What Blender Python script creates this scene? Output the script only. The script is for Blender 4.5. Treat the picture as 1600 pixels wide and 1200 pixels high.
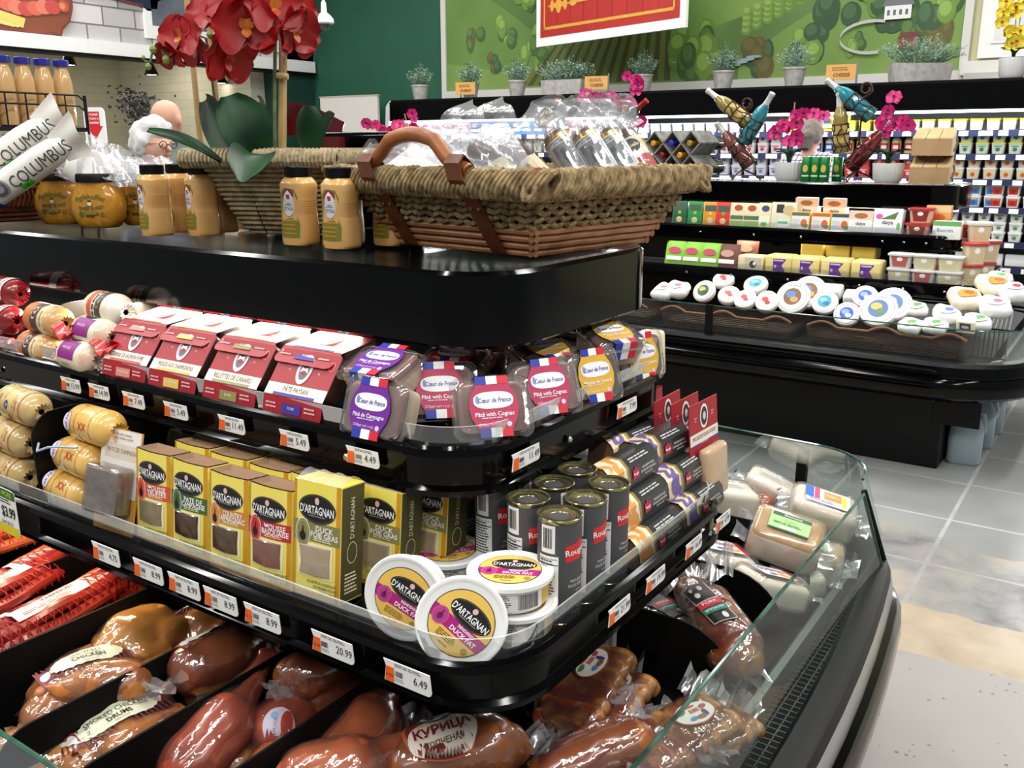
import bpy, bmesh, math, random
from mathutils import Vector as V, Matrix as MX, Euler, noise as NZ
for o in list(bpy.data.objects): bpy.data.objects.remove(o)
S = bpy.context.scene
COL = S.collection
R = math.radians
PI = math.pi

# ---------------------------------------------------------------- camera, world, lights, exposure
FPX, CAMH, PITCH, YAW = 1439.0, 1.45, math.atan(370 / 1439.0), R(34.15)
cam_d = bpy.data.cameras.new('camera'); cam = bpy.data.objects.new('camera', cam_d); COL.objects.link(cam)
cam.location = (0, 0, CAMH); cam.rotation_euler = (PI / 2 - PITCH, 0, YAW)
cam_d.sensor_width = 36; cam_d.lens = 36 * FPX / 1600; cam_d.clip_start = .02
S.camera = cam
S.view_settings.view_transform = 'Standard'; S.view_settings.look = 'None'
S.view_settings.gamma = 1; S.view_settings.use_curve_mapping = False
S.view_settings.exposure = 0.0
S.cycles.max_bounces = 7; S.cycles.diffuse_bounces = 3; S.cycles.glossy_bounces = 3
S.cycles.transmission_bounces = 4; S.cycles.transparent_max_bounces = 16
S.cycles.caustics_reflective = False; S.cycles.caustics_refractive = False
S.cycles.use_denoising = True; S.cycles.sample_clamp_indirect = 4
W = bpy.data.worlds.new('store_air'); S.world = W; W.use_nodes = True
W.node_tree.nodes['Background'].inputs[0].default_value = (.93, .97, 1, 1)
W.node_tree.nodes['Background'].inputs[1].default_value = .25

def area(name, loc, rot, sx, sy, power, col=(1, 1, 1), spread=180):
    l = bpy.data.lights.new(name, 'AREA'); l.shape = 'RECTANGLE'; l.size = sx; l.size_y = sy
    l.energy = power; l.color = col; l.spread = R(spread)
    o = bpy.data.objects.new(name, l); COL.objects.link(o); o.location = loc; o.rotation_euler = rot
    return o
# rows of ceiling strip lights high above the sales floor
for ix, lx in enumerate((-7.6, -4.9, -2.2, .5, 3.2)):
    for iy, ly in enumerate((-2.2, 1.0, 4.2)):
        area('ceiling_strip', (lx, ly, 4.55), (0, 0, R(90)), 2.4, .22, 80, (1, .985, .96))
area('ceiling_strip', (-3.2, 6.3, 4.5), (0, 0, 0), 6, .25, 110, (1, .985, .95))

def at(px, py, x=None, y=None, z=None, t=None):
    """the point of the place on a plane x=, y= or z= that the camera sees at a pixel of the 1600x1200 photograph"""
    fh = V((-math.sin(YAW), math.cos(YAW), 0)); rt = V((math.cos(YAW), math.sin(YAW), 0)); up = V((0, 0, 1))
    fw = fh * math.cos(PITCH) - up * math.sin(PITCH); cu = fh * math.sin(PITCH) + up * math.cos(PITCH)
    r = (rt * (px - 800) + cu * (600 - py) + fw * FPX) / FPX; c = V((0, 0, CAMH))
    if x is not None: t = x / r.x
    if y is not None: t = y / r.y
    if z is not None: t = (z - CAMH) / r.z
    return c + r * t

# ---------------------------------------------------------------- materials
def lin(h):
    h = h.lstrip('#'); c = [int(h[i:i + 2], 16) / 255 for i in (0, 2, 4)]
    return tuple(x / 12.92 if x <= .04045 else ((x + .055) / 1.055) ** 2.4 for x in c) + (1,)
_M = {}
def mat(name, hexc, rough=.5, metal=0, spec=.5, coat=0, n=40, var=.06, hex2=None, bump=0, trans=0, sss=0, emit=0, n_detail=3, lo=.35, hi=.65, coatr=.05):
    if name in _M: return _M[name]
    m = bpy.data.materials.new(name); m.use_nodes = True; nt = m.node_tree; b = nt.nodes['Principled BSDF']
    c1 = lin(hexc)
    c2 = lin(hex2) if hex2 else tuple(min(1, x * (1 - var)) for x in c1[:3]) + (1,)
    tc = nt.nodes.new('ShaderNodeTexCoord'); nz = nt.nodes.new('ShaderNodeTexNoise')
    nz.inputs['Scale'].default_value = n; nz.inputs['Detail'].default_value = n_detail
    nt.links.new(tc.outputs['Object'], nz.inputs['Vector'])
    rp = nt.nodes.new('ShaderNodeValToRGB'); e = rp.color_ramp.elements
    e[0].position = lo; e[0].color = c1; e[1].position = hi; e[1].color = c2
    nt.links.new(nz.outputs['Fac'], rp.inputs[0]); nt.links.new(rp.outputs[0], b.inputs['Base Color'])
    b.inputs['Roughness'].default_value = rough; b.inputs['Metallic'].default_value = metal
    b.inputs['Specular IOR Level'].default_value = spec
    b.inputs['Coat Weight'].default_value = coat; b.inputs['Coat Roughness'].default_value = coatr
    if trans: b.inputs['Transmission Weight'].default_value = trans
    if sss:
        b.inputs['Subsurface Weight'].default_value = sss; b.inputs['Subsurface Scale'].default_value = .01
    if emit:
        nt.links.new(rp.outputs[0], b.inputs['Emission Color']); b.inputs['Emission Strength'].default_value = emit
    if bump:
        bp = nt.nodes.new('ShaderNodeBump'); bp.inputs['Strength'].default_value = bump; bp.inputs['Distance'].default_value = .004
        nt.links.new(nz.outputs['Fac'], bp.inputs['Height']); nt.links.new(bp.outputs[0], b.inputs['Normal'])
    _M[name] = m; return m

def film(name, tint='#ffffff', gloss=.35, haze=.06, rough=.08, edge=.5, bump=.15, bs=35):
    """clear sheet: transparent, a glossy sheen that grows at grazing angles, a little milky haze"""
    if name in _M: return _M[name]
    m = bpy.data.materials.new(name); m.use_nodes = True; nt = m.node_tree; nt.nodes.clear()
    N = nt.nodes.new; L = nt.links.new
    out = N('ShaderNodeOutputMaterial'); tr = N('ShaderNodeBsdfTransparent'); gl = N('ShaderNodeBsdfGlossy'); df = N('ShaderNodeBsdfDiffuse')
    lw = N('ShaderNodeLayerWeight'); mp = N('ShaderNodeMapRange'); m1 = N('ShaderNodeMixShader'); m2 = N('ShaderNodeMixShader')
    nz = N('ShaderNodeTexNoise'); nz.inputs['Scale'].default_value = bs; tc = N('ShaderNodeTexCoord'); bp = N('ShaderNodeBump')
    bp.inputs['Strength'].default_value = bump; bp.inputs['Distance'].default_value = .003
    L(tc.outputs['Object'], nz.inputs['Vector']); L(nz.outputs['Fac'], bp.inputs['Height']); L(bp.outputs[0], gl.inputs['Normal'])
    tr.inputs[0].default_value = lin(tint); gl.inputs['Roughness'].default_value = rough; gl.inputs[0].default_value = (1, 1, 1, 1)
    df.inputs[0].default_value = (.9, .91, .93, 1); lw.inputs[0].default_value = .35
    mp.inputs[3].default_value = gloss * .25; mp.inputs[4].default_value = edge
    L(lw.outputs['Fresnel'], mp.inputs[0])
    m1.inputs[0].default_value = haze; L(tr.outputs[0], m1.inputs[1]); L(df.outputs[0], m1.inputs[2])
    L(mp.outputs[0], m2.inputs[0]); L(m1.outputs[0], m2.inputs[1]); L(gl.outputs[0], m2.inputs[2]); L(m2.outputs[0], out.inputs[0])
    _M[name] = m; return m

def emitm(name, hexc, s):
    if name in _M: return _M[name]
    m = bpy.data.materials.new(name); m.use_nodes = True; b = m.node_tree.nodes['Principled BSDF']
    b.inputs['Base Color'].default_value = lin(hexc); b.inputs['Emission Color'].default_value = lin(hexc); b.inputs['Emission Strength'].default_value = s
    _M[name] = m; return m

def cm(hexc, rough=.45, coat=0):            # printed paper or plastic of one ink
    return mat('ink_' + hexc.lstrip('#') + ('_%d' % int(rough * 100)) + ('c' if coat else ''), hexc, rough, coat=coat, n=60, var=.05)
BLK = mat('black_gloss', '#030304', .1, spec=.22, n=8, var=.2)
BLKM = mat('black_satin', '#050506', .38, spec=.25, n=30, var=.2)
BLKF = mat('black_flat', '#060607', .6, spec=.15, n=30, var=.2)
WHT = mat('white_plastic', '#f2f2ef', .35, n=20, var=.03)
PAPER = mat('white_paper', '#f0f0ec', .6, n=50, var=.04)
STEEL = mat('steel', '#b9bcbe', .25, 1, n=60, var=.1)
CHROME = mat('chrome', '#d8dadd', .12, 1, n=20, var=.05)
GLASS = film('clear_glass', '#eaf3ef', .25, .012, .02, .38, 0)
GEDGE = mat('glass_edge', '#3f6a5c', .1, n=20, var=.15, hex2='#16352c')
ACRY = film('clear_acrylic', '#f4f6f6', .4, .03, .03, .55, 0)
BAG = film('clear_bag', '#f6f6f8', .3, .16, .2, .32, .7, 50); BAGC = film('tight_bag', '#fbfbfb', .25, .03, .1, .4)
CLAM = film('clear_tray', '#f3f1f0', .7, .05, .06, .9)
INK = cm('#141414'); WINK = cm('#f4f4f2')

# ---------------------------------------------------------------- mesh builder
_TXT = {}
def text_mesh(s, bold=0.0):
    k = (s, bold)
    if k not in _TXT:
        c = bpy.data.curves.new('t', 'FONT'); c.body = s; c.size = 1; c.align_x = 'CENTER'; c.align_y = 'CENTER'; c.resolution_u = 2; c.offset = bold
        o = bpy.data.objects.new('t', c); me = bpy.data.meshes.new_from_object(o)
        _TXT[k] = ([tuple(v.co) for v in me.vertices], [tuple(p.vertices) for p in me.polygons])
        bpy.data.objects.remove(o); bpy.data.curves.remove(c); bpy.data.meshes.remove(me)
    return _TXT[k]

class MB:
    def __init__(s): s.v = []; s.f = []; s.mi = []; s.mats = []; s.T = MX(); s.W = None; s.sub = .006
    def add(s, vs, fs, m, flat=False):
        b = len(s.v)
        if m not in s.mats: s.mats.append(m)
        k = s.mats.index(m)
        if s.W and s.sub:                      # fine enough to follow the curve it is laid on
            bm = bmesh.new(); bv = [bm.verts.new(p) for p in vs]
            for f in fs: bm.faces.new([bv[i] for i in f])
            bmesh.ops.triangulate(bm, faces=bm.faces[:])
            for _ in range(5):
                e = [e for e in bm.edges if abs(e.verts[0].co.x - e.verts[1].co.x) > s.sub or abs(e.verts[0].co.z - e.verts[1].co.z) > s.sub * 4]
                if not e: break
                bmesh.ops.subdivide_edges(bm, edges=e, cuts=1); bmesh.ops.triangulate(bm, faces=[f for f in bm.faces if len(f.verts) > 3])
            bm.verts.index_update(); vs = [v.co.copy() for v in bm.verts]; fs = [[v.index for v in f.verts] for f in bm.faces]; bm.free()
        for p in vs:
            p = V(p)
            if s.W: p = V(s.W(p))
            s.v.append(s.T @ p)
        for f in fs:
            s.f.append(tuple(b + i for i in f)); s.mi.append(k)
        return s
    def box(s, x0, x1, y0, y1, z0, z1, m):
        vs = [(x, y, z) for x in (x0, x1) for y in (y0, y1) for z in (z0, z1)]
        return s.add(vs, [(0, 1, 3, 2), (4, 6, 7, 5), (0, 4, 5, 1), (2, 3, 7, 6), (0, 2, 6, 4), (1, 5, 7, 3)], m)
    def loft(s, loops, m, cap=True, close=True):
        n = len(loops[0]); vs = [p for l in loops for p in l]; fs = []
        for i in range(len(loops) - 1):
            for j in range(n if close else n - 1):
                a, b = i * n + j, i * n + (j + 1) % n
                fs.append((a, b, b + n, a + n))
        if cap: fs += [tuple(range(n))[::-1], tuple(range((len(loops) - 1) * n, len(loops) * n))]
        return s.add(vs, fs, m)
    def rbox(s, x0, x1, y0, y1, z0, z1, m, r=.004, b=None, n=3):
        """box with rounded upright edges (radius r) and softened top and bottom rims (b)"""
        b = r if b is None else b
        b = min(b, (z1 - z0) / 2.01)
        L = []
        for k in range(n + 1):
            a = PI / 2 * k / n; i = b * (1 - math.sin(a)); L.append((i, z0 + b * (1 - math.cos(a))))
        L += [(i, z1 - (z - z0)) for i, z in L[::-1]]
        return s.loft([rrect(x0 + i, x1 - i, y0 + i, y1 - i, max(r - i, .0004), z, n) for i, z in L], m)
    def lathe(s, prof, m, n=24, c=(0, 0), cap=True, sx=1, sy=1):
        return s.loft([[(c[0] + r * sx * math.cos(2 * PI * j / n), c[1] + r * sy * math.sin(2 * PI * j / n), z) for j in range(n)] for r, z in prof], m, cap)
    def tube(s, pts, r, m, n=8, close=False):
        pts = [V(p) for p in pts]; L = []; k = len(pts)
        rs = r if isinstance(r, (list, tuple)) else [r] * k
        up = None
        for i, p in enumerate(pts):
            if close: d = pts[(i + 1) % k] - pts[i - 1]
            else: d = pts[min(i + 1, k - 1)] - pts[max(i - 1, 0)]
            d.normalize()
            if up is None: up = d.orthogonal().normalized()
            else: up = (up - d * up.dot(d)); up = up.normalized() if up.length > 1e-6 else d.orthogonal().normalized()
            w = d.cross(up)
            L.append([p + (up * math.cos(2 * PI * j / n) + w * math.sin(2 * PI * j / n)) * rs[i] for j in range(n)])
        if close: L.append(L[0])
        return s.loft(L, m, not close)
    def prism(s, poly, z0, z1, m):
        return s.loft([[(x, y, z0) for x, y in poly], [(x, y, z1) for x, y in poly]], m)
    def panel(s, poly, y0, y1, m):       # polygon in XZ given thickness along Y
        return s.loft([[(x, y0, z) for x, z in poly], [(x, y1, z) for x, z in poly]], m)
    def side(s, poly, x0, x1, m):        # polygon in YZ given thickness along X
        return s.loft([[(x0, y, z) for y, z in poly], [(x1, y, z) for y, z in poly]], m)
    # flat printing, on the face that looks along -Y at y = -d: u to the right, w up
    def rect(s, u0, u1, w0, w1, d, m, nu=1):
        vs = []; fs = []
        for i in range(nu + 1):
            u = u0 + (u1 - u0) * i / nu; vs += [(u, -d, w0), (u, -d, w1)]
        for i in range(nu): a = 2 * i; fs.append((a, a + 2, a + 3, a + 1))
        return s.add(vs, fs, m)
    def ell(s, u, w, ru, rw, d, m, n=28):
        return s.add([(u + ru * math.cos(2 * PI * j / n), -d, w + rw * math.sin(2 * PI * j / n)) for j in range(n)], [tuple(range(n))], m)
    def ring(s, u, w, ru, rw, t, d, m, n=32):
        vs = []
        for j in range(n):
            a = 2 * PI * j / n; vs += [(u + ru * math.cos(a), -d, w + rw * math.sin(a)), (u + (ru - t) * math.cos(a), -d, w + (rw - t) * math.sin(a))]
        return s.add(vs, [(2 * j, 2 * ((j + 1) % n), 2 * ((j + 1) % n) + 1, 2 * j + 1) for j in range(n)], m)
    def pg(s, pts, d, m): return s.add([(u, -d, w) for u, w in pts], [tuple(range(len(pts)))], m)
    def txt(s, t, u, w, size, d, m, sx=1.0, bold=0.0, maxw=None, arc=0, rot=0, shear=0):
        vs, fs = text_mesh(t, bold)
        if maxw:
            wd = (max(v[0] for v in vs) - min(v[0] for v in vs)) * size * sx
            if wd > maxw: sx *= maxw / wd
        ca, sa = math.cos(rot), math.sin(rot); P = []
        for x, y, _ in vs:
            x, y = (x + shear * y) * size * sx, y * size
            if arc: y -= arc * x * x
            P.append((u + x * ca - y * sa, -d, w + x * sa + y * ca))
        return s.add(P, fs, m)
    def bars(s, u0, u1, w0, w1, d, m=None, seed=1):
        q = random.Random(seed); x = u0
        while x < u1 - .0003:
            t = q.choice((.0005, .0008, .0012)); s.rect(x, min(x + t, u1), w0, w1, d, m or INK); x += t + q.choice((.0005, .0009))
        return s
    def lines(s, u0, u1, w0, w1, d, m, k=4, fill=.45, seed=2):     # small print too fine to read, as strokes of a line of print
        q = random.Random(seed); h = (w1 - w0) / k
        for i in range(k):
            x = u0; e = u1 - (u1 - u0) * q.uniform(0, .25)
            while x < e:
                t = q.uniform(.1, .25) * (u1 - u0); s.rect(x, min(x + t, e), w1 - h * (i + fill), w1 - h * i, d, m); x += t + .03 * (u1 - u0)
        return s
    def mesh(s, name, ang=35):
        me = bpy.data.meshes.new(name); me.from_pydata([tuple(p) for p in s.v], [], s.f)
        for m in s.mats: me.materials.append(m)
        me.polygons.foreach_set('material_index', s.mi); me.polygons.foreach_set('use_smooth', [True] * len(s.f))
        me.update(); me.set_sharp_from_angle(angle=R(ang))
        return me
    def build(s, name, parent=None, fix=True, ang=35):
        me = s.mesh(name, ang)
        if fix:
            bm = bmesh.new(); bm.from_mesh(me); bmesh.ops.recalc_face_normals(bm, faces=bm.faces); bm.to_mesh(me); bm.free()
        o = bpy.data.objects.new(name, me); COL.objects.link(o)
        if parent: o.parent = parent
        return o

def rrect(x0, x1, y0, y1, r, z, n=4):
    r = min(r, (x1 - x0) / 2 - 1e-5, (y1 - y0) / 2 - 1e-5); out = []
    for cx, cy, a0 in ((x1 - r, y1 - r, 0), (x0 + r, y1 - r, 90), (x0 + r, y0 + r, 180), (x1 - r, y0 + r, 270)):
        for k in range(n + 1):
            a = R(a0 + 90 * k / n); out.append((cx + r * math.cos(a), cy + r * math.sin(a), z))
    return out
def arcpts(cx, cy, r, a0, a1, n): return [(cx + r * math.cos(R(a0 + (a1 - a0) * i / n)), cy + r * math.sin(R(a0 + (a1 - a0) * i / n))) for i in range(n + 1)]

def tag(o, label, cat, group=None, kind=None):
    if label: o['label'] = label
    if cat: o['category'] = cat
    if group: o['group'] = group
    if kind: o['kind'] = kind
    return o
def thing(name, label, cat, loc=(0, 0, 0), rot=(0, 0, 0), group=None):
    o = bpy.data.objects.new(name, None); COL.objects.link(o); o.empty_display_size = .02
    o.location = loc; o.rotation_euler = rot if not isinstance(rot, (int, float)) else (0, 0, rot)
    return tag(o, label, cat, group)
def struct(o): o['kind'] = 'structure'; return o
def dup(root, loc, rot=None, label=None, group=None, scale=None):
    """a copy of a thing with copies of its parts and sub-parts"""
    r = root.copy(); COL.objects.link(r); r.location = loc
    if rot is not None: r.rotation_euler = rot if not isinstance(rot, (int, float)) else (0, 0, rot)
    if label: r['label'] = label
    if group: r['group'] = group
    if scale: r.scale = scale if not isinstance(scale, (int, float)) else (scale,) * 3
    for ch in list(root.children):
        c = ch.copy(); COL.objects.link(c); c.parent = r
        for g in list(ch.children):
            d = g.copy(); COL.objects.link(d); d.parent = c
    return r
class Maker:
    """first call places the thing just built, later calls place copies of it"""
    def __init__(s, make): s.make = make; s.o = None
    def __call__(s, loc, rot=(0, 0, 0), label=None, group=None, scale=None):
        if s.o is None:
            s.o = s.make(); s.o.location = loc; s.o.rotation_euler = rot if not isinstance(rot, (int, float)) else (0, 0, rot)
            if label: s.o['label'] = label
            if group: s.o['group'] = group
            if scale: s.o.scale = scale if not isinstance(scale, (int, float)) else (scale,) * 3
            return s.o
        return dup(s.o, loc, rot, label, group, scale)
def bend(r):      # wraps the printing around an upright round body of radius r
    return lambda p: (-p.y * math.sin(p.x / r), p.y * math.cos(p.x / r), p.z)

def organic(name, caps, vox, m, parent=None, smooth=4, nz=0, nscale=30, seed=0, face=None):
    """one continuous skin over tapered limbs: caps = [(p0, r0, p1, r1)]"""
    b = MB()
    for p0, r0, p1, r1 in caps:
        p0, p1 = V(p0), V(p1); d = p1 - p0; L = d.length; k = 9
        if L < 1e-5: d = V((0, 0, 1)); L = 1e-5
        d = d / L; pts = []; rs = []
        for i in range(5): a = PI / 2 * i / 5; pts.append(p0 - d * r0 * math.cos(a)); rs.append(max(r0 * math.sin(a), r0 * .08))
        for i in range(k): pts.append(p0.lerp(p1, i / (k - 1))); rs.append(r0 + (r1 - r0) * i / (k - 1))
        for i in range(1, 6): a = PI / 2 * i / 5; pts.append(p1 + d * r1 * math.sin(a)); rs.append(max(r1 * math.cos(a), r1 * .08))
        b.tube(pts, rs, m, 14)
    o = b.build(name, None)
    md = o.modifiers.new('r', 'REMESH'); md.mode = 'VOXEL'; md.voxel_size = vox; md.use_smooth_shade = True
    ms = o.modifiers.new('s', 'SMOOTH'); ms.iterations = smooth; ms.factor = .5
    dg = bpy.context.evaluated_depsgraph_get(); me = bpy.data.meshes.new_from_object(o.evaluated_get(dg))
    bpy.data.objects.remove(o)
    if nz:
        for v in me.vertices:
            q = NZ.noise_vector(v.co * nscale + V((seed, seed, seed))); v.co += v.normal * nz * q.x
    for p in me.polygons: p.use_smooth = True
    if not me.materials: me.materials.append(m)
    o = bpy.data.objects.new(name, me); COL.objects.link(o)
    if parent: o.parent = parent
    return o

def sheet(fn, nu, nv, m, b=None):
    """surface over (u, v) in 0..1"""
    b = b or MB()
    vs = [fn(i / nu, j / nv) for i in range(nu + 1) for j in range(nv + 1)]
    return b.add(vs, [(i * (nv + 1) + j, (i + 1) * (nv + 1) + j, (i + 1) * (nv + 1) + j + 1, i * (nv + 1) + j + 1) for i in range(nu) for j in range(nv)], m)

# ---------------------------------------------------------------- the setting: floor, walls, ceiling
def floor_mat():
    m = bpy.data.materials.new('concrete_floor'); m.use_nodes = True; nt = m.node_tree; b = nt.nodes['Principled BSDF']
    N = nt.nodes.new; L = nt.links.new
    tc = N('ShaderNodeTexCoord'); sp = N('ShaderNodeSeparateXYZ'); L(tc.outputs['Object'], sp.inputs[0])
    def noise(sc, det=4, rough=.5):
        n = N('ShaderNodeTexNoise'); n.inputs['Scale'].default_value = sc; n.inputs['Detail'].default_value = det; n.inputs['Roughness'].default_value = rough
        L(tc.outputs['Object'], n.inputs['Vector']); return n.outputs['Fac']
    def ramp(src, stops):
        r = N('ShaderNodeValToRGB'); e = r.color_ramp.elements
        while len(e) < len(stops): e.new(.5)
        for k, (p, c) in enumerate(stops): e[k].position = p; e[k].color = lin(c)
        L(src, r.inputs[0]); return r.outputs[0]
    def mix(f, a, c):
        x = N('ShaderNodeMix'); x.data_type = 'RGBA'; L(f, x.inputs['Factor']); L(a, x.inputs['A']); L(c, x.inputs['B']); return x.outputs['Result']
    def mth(op, a, c):
        x = N('ShaderNodeMath'); x.operation = op
        for i, q in enumerate((a, c)):
            if isinstance(q, (int, float)): x.inputs[i].default_value = q
            else: L(q, x.inputs[i])
        return x.outputs[0]
    yw = mth('ADD', sp.outputs['Y'], mth('MULTIPLY', mth('SUBTRACT', noise(3), .5), .06))
    # nearest: pale ground concrete with dark stone chips
    base = ramp(noise(1.6, 5), [(.3, '#918d8a'), (.7, '#9f9a96')])
    vo = N('ShaderNodeTexVoronoi'); vo.inputs['Scale'].default_value = 38; L(tc.outputs['Object'], vo.inputs['Vector'])
    chip = mth('MULTIPLY', mth('LESS_THAN', vo.outputs['Distance'], .17), mth('GREATER_THAN', noise(7, 2), .56))
    near = mix(chip, base, ramp(noise(90), [(.5, '#5d5a58'), (.75, '#c8c4bf')]))
    # a tan strip, then worn stained slab, then grey tiles with pale joints
    tan = ramp(noise(5, 6, .6), [(.3, '#b7a893'), (.6, '#a3937d'), (.75, '#8d8274')])
    worn = ramp(noise(2.6, 8, .65), [(.32, '#5d5c5c'), (.46, '#8b8a88'), (.56, '#9a978f'), (.68, '#b3a48f')])
    tile = ramp(noise(2.2, 5), [(.3, '#868786'), (.7, '#9b9c9a')])
    br = N('ShaderNodeTexBrick'); br.inputs['Scale'].default_value = 1; br.offset = 0; br.inputs['Brick Width'].default_value = .48; br.inputs['Row Height'].default_value = .48
    br.inputs['Mortar Size'].default_value = .008; L(tc.outputs['Object'], br.inputs['Vector'])
    tile = mix(br.outputs['Fac'], tile, ramp(noise(9), [(.3, '#a8a9a6'), (.7, '#b9b9b5')]))
    worn = mix(br.outputs['Fac'], worn, ramp(noise(9), [(.3, '#8f8f8c'), (.7, '#a5a4a0')]))
    c = mix(mth('GREATER_THAN', yw, 2.69), near, tan)
    c = mix(mth('GREATER_THAN', mth('ADD', yw, mth('MULTIPLY', noise(5), .1)), 3.05), c, worn)
    c = mix(mth('GREATER_THAN', mth('ADD', yw, mth('MULTIPLY', noise(2), .5)), 3.85), c, tile)
    L(c, b.inputs['Base Color']); b.inputs['Roughness'].default_value = .32; b.inputs['Specular IOR Level'].default_value = .45
    return m
b = MB(); b.T = MX(); b.box(-14, 5, -4, 9, -.1, 0, floor_mat()); struct(b.build('floor'))
GREEN = mat('green_paint', '#1f5a45', .6, n=2, var=.12)
CREAM = mat('cream_paint', '#d3d0a6', .7, n=2, var=.04)
b = MB(); b.box(-8.6, -6.34, 8.1, 8.3, 0, 5, GREEN); struct(b.build('wall_green'))
b = MB(); b.box(-6.34, 4, 8.1, 8.3, 0, 5, CREAM); struct(b.build('wall_back'))
b = MB(); b.box(-8.6, -8.3, 7.6, 8.1, 0, 5, mat('dark_green_paint', '#123c33', .6, n=2, var=.1)); struct(b.build('wall_return'))
b = MB(); b.box(-14, 5, -4, 9, 5.0, 5.1, mat('ceiling_grey', '#6f7274', .8, n=3, var=.1)); struct(b.build('ceiling'))
# deli alcove at the far left: painted brick walls and a soffit
def brick_mat(name, c1, c2, mortar, w, h, ms, axes, rough=.5, bias=0):
    m = bpy.data.materials.new(name); m.use_nodes = True; nt = m.node_tree; bs = nt.nodes['Principled BSDF']
    tc = nt.nodes.new('ShaderNodeTexCoord'); sp = nt.nodes.new('ShaderNodeSeparateXYZ'); cb = nt.nodes.new('ShaderNodeCombineXYZ')
    nt.links.new(tc.outputs['Object'], sp.inputs[0]); nt.links.new(sp.outputs[axes[0]], cb.inputs[0]); nt.links.new(sp.outputs[axes[1]], cb.inputs[1])
    br = nt.nodes.new('ShaderNodeTexBrick'); nt.links.new(cb.outputs[0], br.inputs['Vector'])
    br.inputs['Color1'].default_value = lin(c1); br.inputs['Color2'].default_value = lin(c2); br.inputs['Mortar'].default_value = lin(mortar)
    br.inputs['Scale'].default_value = 1; br.inputs['Brick Width'].default_value = w; br.inputs['Row Height'].default_value = h; br.inputs['Mortar Size'].default_value = ms
    br.inputs['Bias'].default_value = bias
    nt.links.new(br.outputs['Color'], bs.inputs['Base Color']); bs.inputs['Roughness'].default_value = rough
    return m
BRW = brick_mat('white_brick', '#d3d0c0', '#cac7b6', '#bcb9a6', .3, .1, .004, ('X', 'Z'))
BRX = brick_mat('white_brick_side', '#c4c2ae', '#bdbba6', '#b0ae98', .3, .1, .004, ('Y', 'Z'))  # same brick, with the side wall's shade put into its colours
b = MB(); b.box(-11.05, -8.6, 7.4, 7.6, 0, 3.2, BRW); struct(b.build('wall_deli'))
b = MB(); b.box(-11.2, -11.05, 1.5, 7.6, 0, 3.2, BRX); struct(b.build('wall_left'))
b = MB(); b.box(-11.05, -8.42, 1.5, 7.4, 2.56, 2.66, mat('soffit_cream', '#ece3bd', .7, n=2, var=.05)); struct(b.build('ceiling_deli'))
FT = brick_mat('tile_grey_white', '#dad7d6', '#a9a6a6', '#77757a', .34, .17, .008, ('Y', 'Z'), .3)
b = MB(); b.box(-8.42, -8.3, 1.5, 8.1, 2.4, 5.0, FT); b.box(-8.42, -8.24, 1.5, 8.07, 2.27, 2.41, WHT); b.box(-8.42, -8.22, 1.5, 8.07, 2.26, 2.285, BLKF)
struct(b.build('trim_fascia'))
for ly in (4.2, 5.6, 6.8): area('deli_downlight', (-9.6, ly, 2.5), (0, 0, 0), .5, .5, 9, (1, .93, .78))

# ---------------------------------------------------------------- farmland mural on the back wall
def hillmat(n, c1, c2): return mat(n, c1, .7, n=1.2, var=.1, hex2=c2, lo=.3, hi=.7)
MG = [hillmat('mural_a', '#557a38', '#729448'), hillmat('mural_b', '#64883f', '#84a052'), hillmat('mural_c', '#456a33', '#5c8240'), hillmat('mural_d', '#7c9650', '#92a860'), hillmat('mural_e', '#6f8f50', '#56733c')]
TR = [hillmat('mural_tree_a', '#557a30', '#7c9c44'), hillmat('mural_tree_b', '#36542a', '#4d7038'), hillmat('mural_tree_c', '#4a4a26', '#6b6434'), hillmat('mural_tree_d', '#2c4a2e', '#41603f')]
TRL = [hillmat('mural_leaf_' + a, c, e) for a, c, e in (('a', '#7d9f48', '#96b45a'), ('b', '#4f7038', '#638446'), ('c', '#5f5a30', '#757040'), ('d', '#41603f', '#52724c'))]
mu = thing('farmland_mural', 'wide green mural of rolling hills, trees and farm fields on back wall', 'mural', (0, 8.1, 0))
X0, X1, Z0, Z1 = -6.3, -1.34, 2.02, 4.3
b = MB(); b.rect(X0, X1, Z0, Z1, .03, MG[3])
def hill(pts, m, d): b.pg([(x, z) for x, z in pts], d, m)
def curve(xa, xb, f, base, n=24): return [(xa + (xb - xa) * i / n, f(i / n)) for i in range(n + 1)] + [(xb, base), (xa, base)]
hill(curve(X0, -2.6, lambda t: 2.75 + .5 * math.sin(t * 3.0) , Z0), MG[2], .0305)
hill(curve(X0, -4.6, lambda t: 2.62 + .35 * math.sin(1.2 + t * 3.4), Z0), MG[0], .031)
hill(curve(-5.2, -2.2, lambda t: 2.35 + .5 * math.sin(t * 2.6), Z0), MG[1], .0315)
hill(curve(-3.9, X1, lambda t: 2.3 + .75 * t, Z0), MG[4], .032)
hill(curve(-3.1, X1, lambda t: 2.15 + .55 * math.sin(t * 2.2), Z0), MG[1], .0325)
hill(curve(X0, -5.0, lambda t: 2.3 - .2 * t, Z0), MG[1], .033)
fur = [mat('furrow_a', '#6a7434', .7), mat('furrow_b', '#46502a', .7)]
for k in range(26):                     # ploughed field
    xa = -5.35 + k * .062; xb = -4.85 + k * .042
    b.pg([(xa, Z0 + .02), (xa + .062, Z0 + .02), (xb + .042, 2.62), (xb, 2.6)], .0334, fur[k % 2])
q = random.Random(5)
TD = [.0336]
def tree(x, z, w, h, m, d): d = TD[0]; TD[0] += .00004; b.ell(x, z, w, h, d, m, 16); b.ell(x - w * .15, z + h * .22, w * .66, h * .62, d + .00002, TRL[TR.index(m)], 12)
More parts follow.
